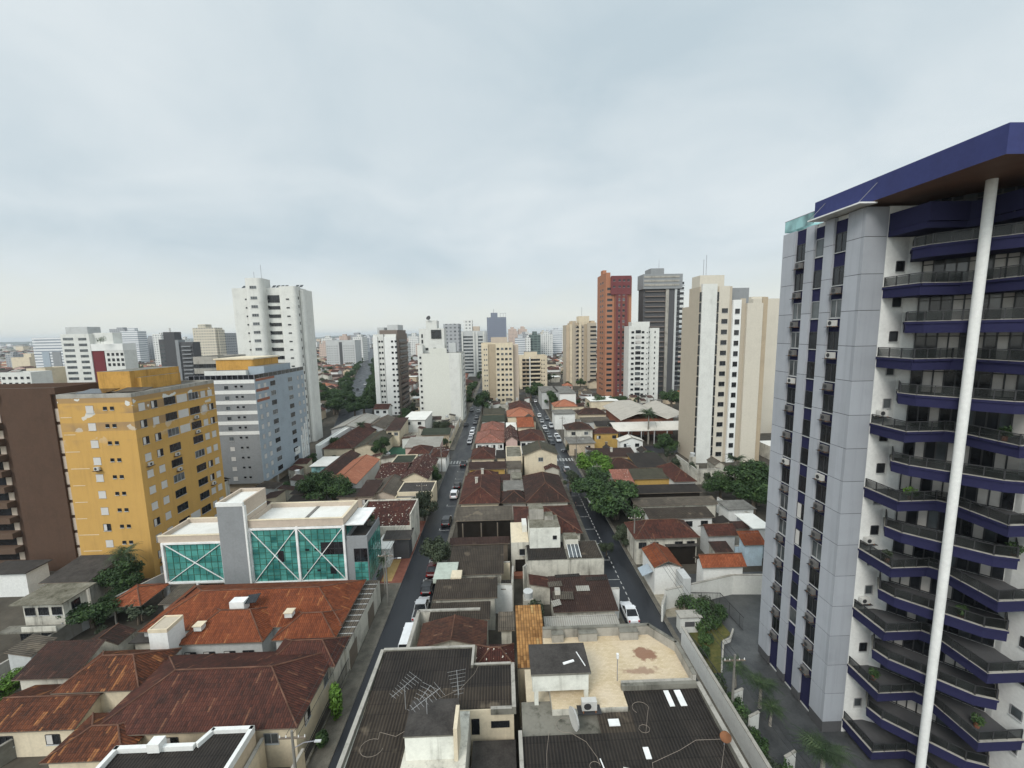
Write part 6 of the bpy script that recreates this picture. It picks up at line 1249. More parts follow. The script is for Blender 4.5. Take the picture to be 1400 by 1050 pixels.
t = H('yellow house with red hip roof beyond the right street', (812, 593), (847, 592), 588, 5.2, 'hip', 1.5, 't_red', 'ochre', win=3, door=True); H('white two storey house with brown hip roof at the right crossing', (774, 588), (812, 587), 577, 6.6, 'hip', 1.8, 't_dark', 'white_old', ridgevis=True, win=2); H('beige ground floor shop before the white two storey house', (777, 607), (815, 606), 597, 4, 'flat', 0, 'flat_grey', 'beige', win=2, door=True); H('white cube house with grey roof beyond the right crossing', (757, 566), (788, 566), 560, 6.5, 'flat', 0, 'flat_grey', 'bright'); H('white arched shed right of the yellow house', (847, 604), (881, 603), 599, 4, 'gable_y', 1.4, 'canopy', 'bright', win=2); H('salmon roofed house before the white boxes', (757, 556), (791, 556), 546, 5, 'hip', 2.6, 't_salmon', 'cream', ridgevis=True); H('brown roof left of the gymnasium', (790, 567), (830, 566), 558, 4.5, 'hip', 2, 't_dark', 'cream', ridgevis=True); H('left white windowless box below the pink beige tower', (740, 536), (764, 536), 528, 9, 'flat', 0, 'flat_grey', 'lightgrey'); H('right white windowless box below the pink beige tower', (764, 538), (789, 538), 528, 9, 'flat', 0, 'flat_grey', 'bright'); H('long cream wall building under the orange tower', (806, 548), (848, 549), 542, 6, 'flat', 0, 'flat_white', 'cream'); H('dark stepped roofs beside the white sheet canopy', (815, 583), (845, 582), 575, 4.5, 'shed', 1, 'c_dark', 'cream'); H('grey terrace roofs between the yellow house and the canopy', (795, 577), (835, 576), 570, 4.6, 'shed', .8, 'c_grey', 'lightgrey')
# gymnasium and canopy
def vault(label, x0, x1, y0, y1, zw, rise, m, along='x', wallm='terracotta', posts=0):
    t = block('sports_hall' if not posts else 'court_canopy', label, 'hall' if not posts else 'canopy', ((x0 + x1) / 2, (y0 + y1) / 2, 0)); w, d = (x1 - x0) / 2, (y1 - y0) / 2; b = MB(); n = 10
    pr = [(-d + 2 * d * i / n, zw + rise * (1 - (2 * i / n - 1) ** 2)) for i in range(n + 1)]
    for p, q in zip(pr, pr[1:]): b.poly([(-w, p[0], p[1]), (w, p[0], p[1]), (w, q[0], q[1]), (-w, q[0], q[1])], m); b.poly([(-w, q[0], q[1] - .15), (w, q[0], q[1] - .15), (w, p[0], p[1] - .15), (-w, p[0], p[1] - .15)], 'lightgrey')
    b.build('roof', t)
    if posts:
        for i in range(posts):
            for yy in (-d + .2, d - .2): MB().tube((-w + .5 + (2 * w - 1) * i / (posts - 1), yy, 0), (-w + .5 + (2 * w - 1) * i / (posts - 1), yy, zw), .16, 'lightgrey').build('post', t)
    else: MB().box(-w + .3, w - .3, -d + .3, d - .3, 0, zw - .2, wallm).build('wall', t)
a, b_ = G((838, 588), 5), G((950, 596), 5); vault('white sheet canopy on posts over a ball court', a.x, b_.x + 4, a.y - 2, a.y + 9, 5, 1.8, 'canopy', posts=7)
a, b_ = G((850, 574), 6.5), G((935, 576), 6.5)
t = block('sports_hall', 'sports hall with pale folded roof and terracotta wall behind the canopy', 'hall', ((a.x + b_.x) / 2, a.y + 14, 0)); w = (b_.x - a.x) / 2; MB().box(-w + 1, w - 1, -12, 13, 0, 6.2, 'terracotta').build('wall', t); b = MB()
xs = [(-w - .5, 6.4), (-w * .45, 8.8), (w * .1, 9.0), (w * .62, 6.6), (w + 2, 8.6)]
for p, q in zip(xs, xs[1:]): b.poly([(p[0], -14, p[1]), (q[0], -14, q[1]), (q[0], 14, q[1] + .3), (p[0], 14, p[1] + .3)], 'canopy_dull'); b.poly([(p[0], -14, p[1] - .25), (q[0], -14, q[1] - .25), (q[0], -14, q[1]), (p[0], -14, p[1])], 'canopy')
b.build('roof', t)

# ---------------------------------------------------------------- trees
TR = [((436, 690), 9, 10, 'leaf', 0, 'dark bushy tree at the left of the hedge behind the teal roof'), ((456, 688), 8, 9, 'leaf', 1, 'dark tree in the middle of the hedge behind the teal roof'), ((474, 690), 7.5, 7, 'leaf', 2, 'greener tree at the right of the hedge behind the teal roof'), ((466, 622), 8, 7, 'leaf', 3, 'dark round tree below the mossy brown sheds'), ((522, 627), 8, 6.5, 'leaf', 4, 'tree inside the green court'), ((553, 578), 8, 9, 'leaf', 5, 'tree before the low white annex'), ((580, 712), 7.5, 6, 'leaf_grey', 0, 'ragged street tree by the specked red roof'), ((594, 782), 6.8, 6.4, 'leaf_grey', 1, 'street tree over the parked silver car'), ((596, 664), 6, 4, 'leaf', 2, 'creeper tree on the left pavement wall'), ((604, 600), 9, 7, 'leaf_grey', 3, 'pale tree beside the green roofed shed'), ((660, 566), 13, 10, 'leaf', 4, 'dark tall tree at the far end of the left street'), ((780, 672), 6.5, 6, 'leaf_grey', 5, 'grey green tree on the left side of the right street'),
      ((812, 664), 10.5, 11.5, 'leaf_bright', 1, 'bright green street tree topping the row on the right pavement'), ((817, 683), 8.6, 12.0, 'leaf', 2, 'dark street tree next to the bright green one'), ((830, 697), 8.4, 12.0, 'leaf', 3, 'middle dark street tree by the parked white car'), ((842, 710), 8.8, 13.0, 'leaf', 4, 'largest dark street tree nearest the camera'), ((852, 747), 4.6, 4.2, 'leaf_grey', 0, 'small tree before the cream house'), ((808, 640), 6, 6, 'leaf_grey', 5, 'olive tree past the bright street tree'), ((829, 760), 3.2, 2.8, 'leaf_grey', 3, 'dark sapling against the weathered white house'),
      ((1010, 690), 10.5, 11, 'leaf', 5, 'left tree of the dark grove below the beige tower'), ((1035, 690), 11.5, 12, 'leaf', 0, 'right tree of the dark grove below the beige tower'), ((1030, 705), 9, 10, 'leaf', 1, 'front tree of the dark grove'), ((985, 680), 7, 8, 'leaf', 2, 'low tree left of the dark grove'), ((910, 655), 5, 5, 'leaf', 3, 'bush tree before the maroon hip roof'), ((882, 660), 4.5, 4.5, 'leaf', 4, 'bush tree behind the black carport'), ((890, 640), 6, 7, 'leaf', 5, 'dark tree over the open shed'), ((910, 622), 8, 8, 'leaf', 0, 'tree left of the beige tower foot'), ((918, 560), 12, 14, 'leaf', 1, 'dark tree under the dark grey tower'), ((820, 562), 9, 12, 'leaf', 2, 'tree left of the sports hall'), ((845, 560), 9, 10, 'leaf', 3, 'tree by the sports hall corner'), ((780, 620), 4.5, 4, 'leaf_grey', 4, 'small tree at the right crossing'), ((752, 560), 12, 9, 'leaf', 5, 'dark street tree far along the right street'), ((738, 548), 12, 10, 'leaf', 0, 'dark tree before the cream balcony block'), ((726, 548), 11, 9, 'leaf', 1, 'tree left of the cream balcony block foot'), ((175, 812), 6.8, 7, 'leaf', 2, 'dark tree beside the long garden wall below the yellow block'), ((128, 858), 5, 7, 'leaf', 3, 'spreading dark tree at the weathered white house'), ((10, 960), 3.6, 5, 'leaf_bright', 4, 'light green bush tree in the left corner plot'), ((150, 838), 3.6, 6, 'leaf', 5, 'low bush between garden wall and white house')]
for (p, h, w, m, v, l) in TR: tree(l, p, h, w, m, v)
palm('tall palm before the white sheet canopy', (886, 607), 14.5, 0, .9); palm('palm beside the beige and white tower', (1004, 668), 10, 1, 1.0); palm('palm below the tall white tower', (495, 606), 9.5, 2, .9); palm('palm at the foot of the yellow block', (176, 806), 8.2, 0, 1.1); palm('palm by the plain cream tower', (1047, 560), 15, 1, 1.0); palm('slim street palm before the teal building', (527, 812), 7.4, 2, .55); palm('small palm in the garden beside the salmon pavilion', (160, 858), 3.4, 1, 1.3)
for (p, h, w, v, l, m) in (((512, 790), 1.4, 2.4, 1, 'clipped bush on the red pavement', 'leaf'), ((140, 866), 1.3, 1.6, 2, 'reddish bush by the garden wall', 'leaf_grey'), ((880, 780), 1.0, 1.2, 5, 'weed clump on the stone forecourt', 'leaf_grey'), ((905, 772), 1.1, 2.4, 6, 'planting strip before the cream house', 'leaf')): shrub(l, p, h, w, m, v, n=350)

# ---------------------------------------------------------------- cars
CARS = [(-12.65, 48.6, 'van', 'white', 'white van parked behind the dark corrugated roof'), (-12.4, 54.9, 'pickup', 'silver', 'silver pickup parked behind the white van'), (-12.4, 60.2, 'hatch', 'black', 'black hatchback parked between the pickup and a dark red car'), (-12.4, 65.0, 'sedan', 'red', 'dark red sedan on the left street'), (-12.4, 70.2, 'sedan', 'silver', 'silver sedan under the street tree'), (-12.4, 82.8, 'suv', 'black', 'black off-roader parked in front of the dirt yard'), (-12.4, 97.2, 'suv', 'white', 'white off-roader beside the red-brown hip roof'), (-12.3, 103.4, 'hatch', 'black', 'black hatchback behind the white off-roader'), (-12.4, 121.3, 'sedan', 'black', 'dark sedan waiting at the left crossing'),
        (17.3, 52.8, 'sedan', 'white', 'white sedan parked beside the terrace building'), (20.4, 91.5, 'hatch', 'white', 'white hatchback by the dark street trees'), (18.0, 113.5, 'hatch', 'silver', 'silver hatchback alone past the pyramid roof'), (24.6, 97.2, 'sedan', 'white', 'white car under the black carport roof')]
for (x, y_, k, c, l) in CARS: car(l, x, y_, k, c, back=(x > 20 and x < 23))
rc = random.Random(8); far = []
for x, ys in ((-12.4, (147, 153, 160, 166, 179, 190, 205)), (17.3, (142, 147.5, 153, 160, 166, 178, 190)), (20.3, (146, 151, 168, 184)), (-16.1, (175, 210)), (19, (232, 250))):
    for y_ in ys: far.append((x, y_))
for i, (x, y_) in enumerate(far):
    c = rc.choice(['white', 'silver', 'black', 'grey', 'white']); st_ = 'left' if x < 0 else 'right'
    car(f'small {c} car far along the {st_} street past the crossing', x, y_ + rc.uniform(-.5, .5), rc.choice(['hatch', 'sedan', 'suv']), c, x > 18, f'{c} cars far along the {st_} street', simple=True)
car('dark car turning at the right crossing', 21.5, 132.5, 'sedan', 'black', rz=1.4); car('white car in the green court yard', *G((525, 622)).xy, 'sedan', 'white', rz=1.2); car('red car in the dark yard behind the green court', *G((547, 606)).xy, 'hatch', 'red', rz=1.5); car('dark car parked under the left wing of the teal building', -50, 62.6, 'suv', 'black', rz=1.57); car('second dark car under the teal building, nearer its slab tower', -46.6, 62.8, 'sedan', 'grey', rz=1.57)
for k in range(5):
    p = avp(.06 + k * .035); cc = ['white', 'silver', 'black', 'white', 'grey'][k]; car(f'{cc} car driving down the tree-lined avenue', p.x + (2.5 if k % 2 else -2.5), p.y, 'sedan', cc, rz=.3, simple=True, group=f'{cc} cars on the avenue')

# ---------------------------------------------------------------- one person walking on the left pavement of the right street
def person(label, p, rz, shirt, legs):
    J = [(0, 0, .95, .13), (0, 0, 1.12, .125), (0, .01, 1.32, .15), (0, .01, 1.46, .07), (0, .02, 1.56, .085), (0, .03, 1.66, .1), (.2, 0, 1.4, .065), (.25, .02, 1.14, .045), (.25, .12, .92, .035), (.25, .15, .82, .04), (-.2, 0, 1.4, .065), (-.25, -.02, 1.14, .045), (-.26, .04, .92, .035), (-.26, .06, .82, .04), (.1, .02, .86, .095), (.11, .12, .5, .068), (.11, .05, .1, .045), (.11, .2, .05, .045), (-.1, 0, .86, .095), (-.11, -.03, .5, .068), (-.11, -.22, .12, .045), (-.11, -.1, .05, .045)]
    E_ = [(0, 1), (1, 2), (2, 3), (3, 4), (4, 5), (2, 6), (6, 7), (7, 8), (8, 9), (2, 10), (10, 11), (11, 12), (12, 13), (0, 14), (14, 15), (15, 16), (16, 17), (0, 18), (18, 19), (19, 20), (20, 21)]
    me = bpy.data.meshes.new('person'); me.from_pydata([j[:3] for j in J], E_, []); o = bpy.data.objects.new('person', me); COL.objects.link(o)
    o.modifiers.new('skin', 'SKIN'); sv = me.skin_vertices[0].data
    for i, j in enumerate(J): sv[i].radius = (j[3], j[3] * .8); sv[i].use_root = i == 0
    o.modifiers.new('smooth', 'SUBSURF').levels = 2; o.modifiers['smooth'].render_levels = 2
    dg = bpy.context.evaluated_depsgraph_get(); m2 = bpy.data.meshes.new_from_object(o.evaluated_get(dg)); o.modifiers.clear(); o.data = m2
    for m in (shirt, legs, 'skin', 'hair'): m2.materials.append(MT[m])
    for f in m2.polygons:
        c = f.center; f.material_index = 3 if c.z > 1.66 or (c.z > 1.56 and c.y < -.02) else 2 if c.z > 1.47 or (abs(c.x) > .2 and c.z < 1.16) else 1 if c.z < .98 else 0; f.use_smooth = True
    o.location = (*G(p).xy, .13); o.rotation_euler.z = rz; tag(o, label, 'person'); return o
P('skin', plain('skin', (.32, .18, .12), .6)); P('hair', plain('dark_hair', (.015, .012, .01), .7)); P('cloth_dark', plain('dark_cloth', (.02, .022, .03), .9)); P('cloth_grey', plain('grey_cloth', (.06, .06, .07), .9))
person('person in dark clothes walking on the pavement beside the long red roof', (787, 697), 0, 'cloth_dark', 'cloth_grey')

# ---------------------------------------------------------------- far towers
def fmat(nm, wall, win, fw=3.2, fh=3.0, ww=.5, wh=.45):
    P(nm, facade_mat(nm, wall, win, fw, fh, ww, wh)); return nm
dk = (.09, .095, .1)
f_white = fmat('white_far_facade', (.66, .66, .63), dk); f_cream = fmat('cream_far_facade', (.58, .53, .43), dk, 2.8); f_grey = fmat('grey_far_facade', (.36, .37, .38), (.07, .075, .08), 3.4); f_pink = fmat('pink_far_facade', (.55, .43, .36), dk, 3); f_dark = fmat('dark_far_facade', (.15, .15, .155), (.03, .032, .035), 4, 3, .8, .5); f_band = fmat('banded_far_facade', (.66, .67, .67), (.14, .17, .21), 50, 3.2, 1.1, .42); f_blue = fmat('blue_grey_far_facade', (.2, .22, .27), (.07, .08, .1), 4, 3.3, .6, .4); f_green = fmat('green_grey_far_facade', (.13, .17, .16), (.04, .05, .05), 5, 3.4, .8, .5)
# grey twin slab down the avenue
t, w, z, d = tower('grey twin slab block standing alone down the avenue', 445, 485, 467, 520, 22, 'lightgrey', par=1)
box_part(t, 'dark_gap', -w * .05, w * .06, -d / 2 - .02, -d / 2 + .5, 1, z - 1, 'darkgrey'); zs = fl(3, 9, 2.95)
for zz in zs[::1]: windows(t, (-w / 2, -d / 2), (w / 2, -d / 2), [w * q for q in (.05, .12, .2, .3, .38, .62, .7, .78, .86, .94)], [zz], 1.2, 1, 'mid')
# white offices with maroon strip, far left
t, w, z, d = tower('white office block with maroon stripe above the yellow block', 82, 121, 457, 245, 9, 'white', par=0)
s = w / 39
box_part(t, 'maroon_strip', w / 2, w / 2 + 16 * s, -d / 2 + .5, d / 2, 0, z - 10, 'maroon'); box_part(t, 'white_band', w / 2 - 5 * s, w / 2 + 44 * s, -d / 2 + .2, d / 2, z - 9.99, z - 6, 'bright'); box_part(t, 'side_wing', w / 2 + 17.5 * s, w / 2 + 44 * s, -d / 2 + .4, d / 2, 0, z - 10, 'white', 'flat_grey'); box_part(t, 'upper_house', w / 2 - 2 * s, w / 2 + 27 * s, -2, 4, z - 6, z + .5, 'white', 'flat_grey'); box_part(t, 'penthouse', -w / 2 + 7 * s, w / 2 - 2 * s, -4, 4, z, z + 4, 'lightgrey')
for zz in fl(z - 3.6 - 9 * 3.3, 10, 3.3): box_part(t, 'window_band', -w / 2 + 3 * s, -w / 2 + 17 * s, -d / 2 - .08, -d / 2 - .01, zz, zz + 1.5, 'glass2'); box_part(t, 'window_band', -w / 2 + 24 * s, -w / 2 + 35 * s, -d / 2 - .08, -d / 2 - .01, zz - .2, zz + 1.3, 'glass2')
for zz in (z - 13, z - 16.2, z - 19): windows(t, (w / 2 + 17.5 * s, -d / 2 + .4), (w / 2 + 44 * s, -d / 2 + .4), [2 + i * 2.6 for i in range(4)], [zz], 1.5, 1.6, 'dark')
shrub('roof garden tree on the white office block', (t.location.x + w / 2 + 24 * s, t.location.y - 7, z - 6), 5, 6, 'leaf', 8, n=300)
t, w, z, d = tower('striped white and blue office tower at far left', 43, 84, 462, 480, 40, f_band, par=0); box_part(t, 'blue_glass', -w * .22, w * .02, -d / 2 - .5, -d / 2 - .01, 0, z - 16, 'bluegrey'); box_part(t, 'blue_glass', w * .12, w * .4, -d / 2 - .5, -d / 2 - .01, 0, z - 16, 'grey')
# dark pointed tower
t, w, z, d = tower('dark block with slanted pointed stair tower, far left centre', 240, 263, 468, 322, 8, 'darkgrey', par=0)
a = AT(227, 454, 322).x - t.location.x; b_ = AT(239, 454, 322).x - t.location.x; zt = AT(232, 454, 322).z; c = AT(218, 464, 322).x - t.location.x; z3 = AT(220, 464, 322).z
MB().prism([(a, -7), (b_, -5), (b_, 2), (a, 2)], 0, zt, 'darkgrey').build('stair_tower', t); MB().prism([(b_ + .01, -5), (b_ + 2.4, -5), (b_ + 2.4, 2), (b_ + .01, 2)], 0, zt - 6, 'grey').build('stair_tower', t); box_part(t, 'wall', c, a - .01, -5, 3, 0, z3, 'darkgrey'); MB().tube((a + 3, -4, zt), (a + 3, -4, zt + 3), .5, 'acwhite').build('water_tank', t)
for zz in fl(z - 3 - 9 * 3, 10, 3): box_part(t, 'balcony', -w * .12, w * .42, -d / 2 - 1.2, -d / 2 - .01, zz - .8, zz + .1, 'grey'); windows(t, (-w / 2, -d / 2), (w / 2, -d / 2), [2.2], [zz], 2, 1.1, 'dark'); box_part(t, 'window_band', c + .3, a - .5, -5.1, -5.01, zz, zz + 1.3, 'glass2')
FT = [(149.5, 170, 451, 660, 18, f_grey, 'grey tower behind the white office block'), (164, 187.5, 454, 640, 16, f_band, 'banded grey tower right of the white office block'), (195, 212, 463, 700, 14, f_grey, 'plain grey tower left of the dark pointed one'), (208, 220, 458, 560, 24, f_white, 'slim white tower left of the dark pointed one'), (263, 294, 450, 460, 12, f_cream, 'cream tower with stepped roof right of the dark pointed one'), (295.5, 307, 457, 480, 22, f_grey, 'narrow grey tower beside the cream stepped one'), (306, 316, 470, 620, 22, f_white, 'low white block left of the tall white tower'),
      (482, 495, 462, 640, 24, f_white, 'slim white block behind the grey twin slabs'), (477, 493, 458, 1100, 40, f_grey, 'far grey block over the grey twin slabs'), (606, 627, 444.5, 330, 20, f_grey, 'pale grey block behind the blank white building'), (628, 664, 454, 379, 24, 'lightgrey', 'white ribbed tower behind the blank white building'), (665.5, 692, 434, 700, 34, f_blue, 'blue grey tower with open roof frame, far centre'), (695, 706, 450, 900, 30, f_pink, 'left of two pink towers on the horizon'), (709, 720, 450, 900, 30, f_pink, 'right of two pink towers on the horizon'), (725, 739, 459, 560, 26, f_green, 'dark green grey block in the far centre'), (719, 725.5, 463, 556, 20, f_white, 'white end wall beside the dark green grey block'), (739, 756, 458, 600, 30, f_white, 'white office block right of the dark green grey one'), (755, 768, 452, 640, 24, f_band, 'banded white tower left of the pink beige tower'), (545, 556, 470, 520, 20, f_white, 'white block right of the white and brown tower'), (0, 42, 512, 215, 10, 'white', 'low white flat block at the left edge'), (36, 62, 506, 240, 14, 'cream', 'low cream block at far left below the striped tower'), (15, 40, 490, 560, 30, 'cream', 'pale yellow far block left of the striped tower'), (264, 298, 492, 130, 14, 'concrete', 'stained concrete roof block behind the yellow block'), (436, 446, 470, 700, 20, f_pink, 'pink block left of the grey twin slabs'), (671, 692, 463, 300, 14, 'taupe', 'plain taupe block behind the beige slab')]
rt = random.Random(77)
for (a0, a1, ya, yb, n_, tx) in ((186, 312, 462, 474, 16, 'behind the yellow and grey blocks'), (425, 510, 459, 472, 14, 'beyond the tree-lined avenue'), (540, 582, 459, 474, 10, 'beside the blank white building'), (596, 664, 452, 468, 13, 'behind the blank white building'), (690, 772, 450, 466, 24, 'at the far end of both streets'), (4, 46, 482, 500, 7, 'at the far left edge'), (925, 1060, 446, 456, 3, 'beyond the beige tower')):
    for i_ in range(n_):
        x_ = rt.uniform(a0, a1); Y_ = rt.uniform(600, 1500); m_, cn = rt.choice([(f_white, 'white'), (f_cream, 'cream'), (f_grey, 'grey'), (f_white, 'white'), (f_pink, 'pink'), (f_band, 'banded')])
        FT.append((x_, x_ + rt.uniform(6, 13) * (1.2 if Y_ < 900 else .8), rt.uniform(ya, yb), Y_, rt.uniform(10, 18), m_, f'small hazy {cn} tower {tx}'))
TB = []
for (a, b_, y_, Y_, dp, m, l) in FT:
    t, w, z, d = tower(l, a, b_, y_, Y_, dp, m, par=Y_ < 700 and 'hazy' not in l, group=(l.replace(' tower ', ' towers ') if 'hazy' in l else None))
    if 'ribbed' in l:
        for q in (.08, .52, .64, .9): box_part(t, 'rib', -w / 2 + w * q, -w / 2 + w * (q + .05), -d / 2 - .8, -d / 2 - .01, 0, z, 'white')
        for zz in fl(3, 12, 3): box_part(t, 'window_band', -w / 2 + w * .14, -w / 2 + w * .5, -d / 2 - .1, -d / 2 - .01, zz, zz + 1.5, 'glass2'); box_part(t, 'window_band', -w / 2 + w * .7, -w / 2 + w * .88, -d / 2 - .1, -d / 2 - .01, zz, zz + 1.5, 'glass2')
        box_part(t, 'roof_house', -w * .35, -w * .02, -6, 4, z, z + 11, f_white); box_part(t, 'roof_house', 0, w * .25, -5, 4, z, z + 5, 'taupe')
    elif 'open roof frame' in l:
        box_part(t, 'roof_house', -w * .3, w * .05, -8, 6, z, z + 8, f_blue); b = MB()
        for x in (w * .2, w * .35, w * .48): b.box(x - .5, x + .5, -d / 2, -d / 2 + 1, z, z + 6, 'lightgrey')
        b.box(w * .18, w * .5, -d / 2, -d / 2 + 1, z + 6, z + 7, 'lightgrey'); b.tube((-w * .15, 0, z + 8), (-w * .15, 0, z + 15), .3, 'grey'); b.build('roof_frame', t)
    elif 'stepped' in l and 'narrow' not in l: box_part(t, 'roof_house', -w * .25, w * .08, -6, 4, z, z + 5, f_cream); box_part(t, 'side_wing', w / 2, w / 2 + 2, -d / 2 + 3, d / 2, 0, z - 1, f_cream)
    elif Y_ > 550: box_part(t, 'roof_house', -w * .22, w * .2, -d * .2, d * .2, z, z + rn.uniform(3, 6), m)
    elif Y_ < 260: windows(t, (-w / 2, -d / 2), (w / 2, -d / 2), [w * (i + .5) / 5 for i in range(5)], fl(z - 2.6 - 2 * 3, 3, 3), 1.5, 1.2, 'dark')
# ---------------------------------------------------------------- the low town beyond
obst = []                                # footprints and heights already taken (buildings)
for o in list(S.objects):
    if o.parent is None and o.type == 'EMPTY' and o.get('category') in ('apartment tower', 'apartment block', 'building', 'house', 'office building', 'hall', 'canopy', 'tree'):
        xs, ys, zs = [], [], []
        for c in o.children:
            if c.type != 'MESH': continue
            for v in c.bound_box:
                q = Vector((v[0] * c.scale.x, v[1] * c.scale.y, v[2] * c.scale.z)); 
                if c.rotation_euler.z == 0: q = q + c.location
                else: q = c.location
                xs.append(q.x); ys.append(q.y); zs.append(q.z)
        if xs: obst.append((o.location.x + min(xs), o.location.x + max(xs), o.location.y + min(ys), o.location.y + max(ys), max(zs)))
def free(x, y_, r):
    if 20 < x < 84 and y_ < 136 or -64 < x < -54 and y_ < 110: return False
    for (a, b_, c, d, z) in obst:
        if a - r < x < b_ + r and c - r < y_ < d + r: return False
    if y_ < 560 and (abs(x + 14.3) < 3.6 + r or abs(x - 18.8) < 4 + r) : return False
    if CR0 - r - 1 < y_ < CR1 + r + 1 or 260 - r < y_ < 273 + r: return False
    ap = avp(0); dv = Vector((x, y_)) - ap; k = dv.dot(_d)
    if -60 < k < 1200 and abs(dv.dot(Vector((-_d.y, _d.x)))) < 9 + r: return False
    return True
def hidden(x, y_, z):                    # behind a tower, seen from the camera's balcony
    P0 = (0.0, 0.0, HCAM); D = (x, y_, z - HCAM)
    for (a, b_, c, d, h) in obst:
        if h < 14 or c > y_: continue
        t0, t1 = 0.0, 1.0; ok = True
        for i, (lo, hi) in enumerate(((a, b_), (c, d), (-1, h))):
            if abs(D[i]) < 1e-9:
                if not lo < P0[i] < hi: ok = False
                continue
            u, v = (lo - P0[i]) / D[i], (hi - P0[i]) / D[i]; t0, t1 = max(t0, min(u, v)), min(t1, max(u, v))
        if ok and t0 < t1 < 1: return True
    return False
def inview(x, y_, z, m=20):
    v = Vector((x, y_, z - HCAM)); c = (AX[0] * v.x + AX[1] * v.y + AX[2] * v.z)
    if c.z <= 1: return False
    px, py = 700 + FPX * c.x / c.z, 525 + FPX * c.y / c.z
    return -m < px < 1400 + m and py < 1060
ry = random.Random(55); sheds = []
YP = [('c_brown', 'brown sheet'), ('c_grey', 'grey sheet'), ('t_red', 'red tile'), ('c_dark', 'black sheet'), ('t_dark', 'dark tile'), ('flat_grey', 'grey slab'), ('c_rust', 'rusty sheet'), ('t_speck', 'specked tile')]
def yfree(x, y_, r):
    for (a, b_, c, d, z) in obst:
        if a - r < x < b_ + r and c - r < y_ < d + r: return False
    return not (-17.9 < x + r and x - r < -10.4 or 15.4 < x + r and x - r < 22.8 or CR0 - 1.5 < y_ + r and y_ - r < CR1 + 1.5)
for (xa, xb, ya, yb, tx) in ((-62, -19.4, 70, 127, 'left of the left street'), (-60, -21, 40, 59, 'near the teal building'), (-10, 14.8, 40, 127, 'in the middle block'), (23.5, 60, 63, 127, 'right of the right street'), (-62, -19.4, 139, 183, 'past the left crossing'), (-9.8, 14.8, 139, 226, 'past the crossing between the streets'), (23.5, 84, 139, 228, 'past the right crossing')):
    for _ in range(900):
        w, d = ry.uniform(2.6, 6), ry.uniform(2.4, 5); x, y_ = ry.uniform(xa, xb), ry.uniform(ya, yb)
        if not yfree(x, y_, max(w, d) / 2 + .15) or not inview(x, y_, 2): continue
        obst.append((x - w / 2, x + w / 2, y_ - d / 2, y_ + d / 2, 3.4)); k = ry.random()
        if k < .7:
            rf, nm = ry.choice(YP); z = ry.uniform(2.5, 3.7); kd = ry.choice(['shed', 'shed_left', 'shed_right', 'gable_y']) if 'flat' not in rf else 'flat'
            house(f'small outbuilding with {nm} roof {tx}', 0, 0, 0, z, kd, .6 if 'shed' in kd else .9, rf, ry.choice(['white_old', 'cream', 'stained', 'lightgrey', 'white']), name='outbuilding', cat='outbuilding', xy=(x - w / 2, x + w / 2, y_ - d / 2, y_ + d / 2), ov=.2, group=f'outbuildings with {nm} roofs {tx}', seed=_)
        elif k < .84:
            cx = 'leaf' if ry.random() < .6 else 'leaf_grey'; tree(f"{'dark' if cx == 'leaf' else 'dull'} backyard tree {tx}", (x, y_, 0), ry.uniform(3.5, 6), ry.uniform(3.2, 5), cx, ry.randrange(6), f"{'dark' if cx == 'leaf' else 'dull'} backyard trees {tx}", far=True)
        elif k < .93:
            t = thing('water_tank', f'grey water tank on a backyard stand {tx}', 'water tank', (x, y_, 0), 0, f'grey water tanks {tx}'); MB().box(-.7, .7, -.7, .7, 0, 3.2, 'stained', 'concrete').build('stand', t); MB().tube((0, 0, 3.2), (0, 0, 4.2), .55, 'lightgrey', .68, 14).build('tank', t)
        else: freewall(f'stained yard wall {tx}', [(x - w / 2, y_), (x + w / 2, y_)], 2.2, .18, 'white_old')['group'] = f'yard walls {tx}'
rg = random.Random(2024); cand = []
y_ = 84.0
while y_ < 1500:
    stp = 9.5 if y_ < 300 else 12.5 if y_ < 520 else 17
    x = -y_ * 1.5 - 20
    while x < y_ * 1.35 + 20:
        cand.append((x + rg.uniform(-1.5, 1.5), y_ + rg.uniform(-1.5, 1.5), rg.uniform(7.5, 12) * stp / 13, rg.uniform(7.5, 11) * stp / 13)); x += stp + rg.uniform(-1, 3)
    y_ += stp
WALLS = [('white_old', 'white'), ('cream', 'cream'), ('lightgrey', 'grey'), ('beige', 'beige'), ('pinkwall', 'pink'), ('bright', 'white')]
ROOFS = [('t_red', 'red tile', 5), ('t_dark', 'dark tile', 4), ('t_salmon', 'salmon tile', 2), ('c_grey', 'grey sheet', 4), ('c_pale', 'pale sheet', 3), ('c_brown', 'brown sheet', 3), ('flat_white', 'white flat', 2), ('flat_grey', 'grey flat', 3), ('t_pink', 'faded tile', 2)]
RW = [r_ for r_ in ROOFS for _ in range(r_[2])]
def where(x, y_):
    if x < -60: s = 'left of the white-and-brown tower' if x / y_ > -.75 else 'beyond the yellow block'
    elif x < -18: s = 'near the blank white building'
    elif x < 16: s = 'between both streets'
    else: s = 'right of both streets'
    return ('far ' if y_ > 330 else '') + s
rest_h, rest_t = [], []; nh = 0; ntree = 0
cand.sort(key=lambda q: q[1])
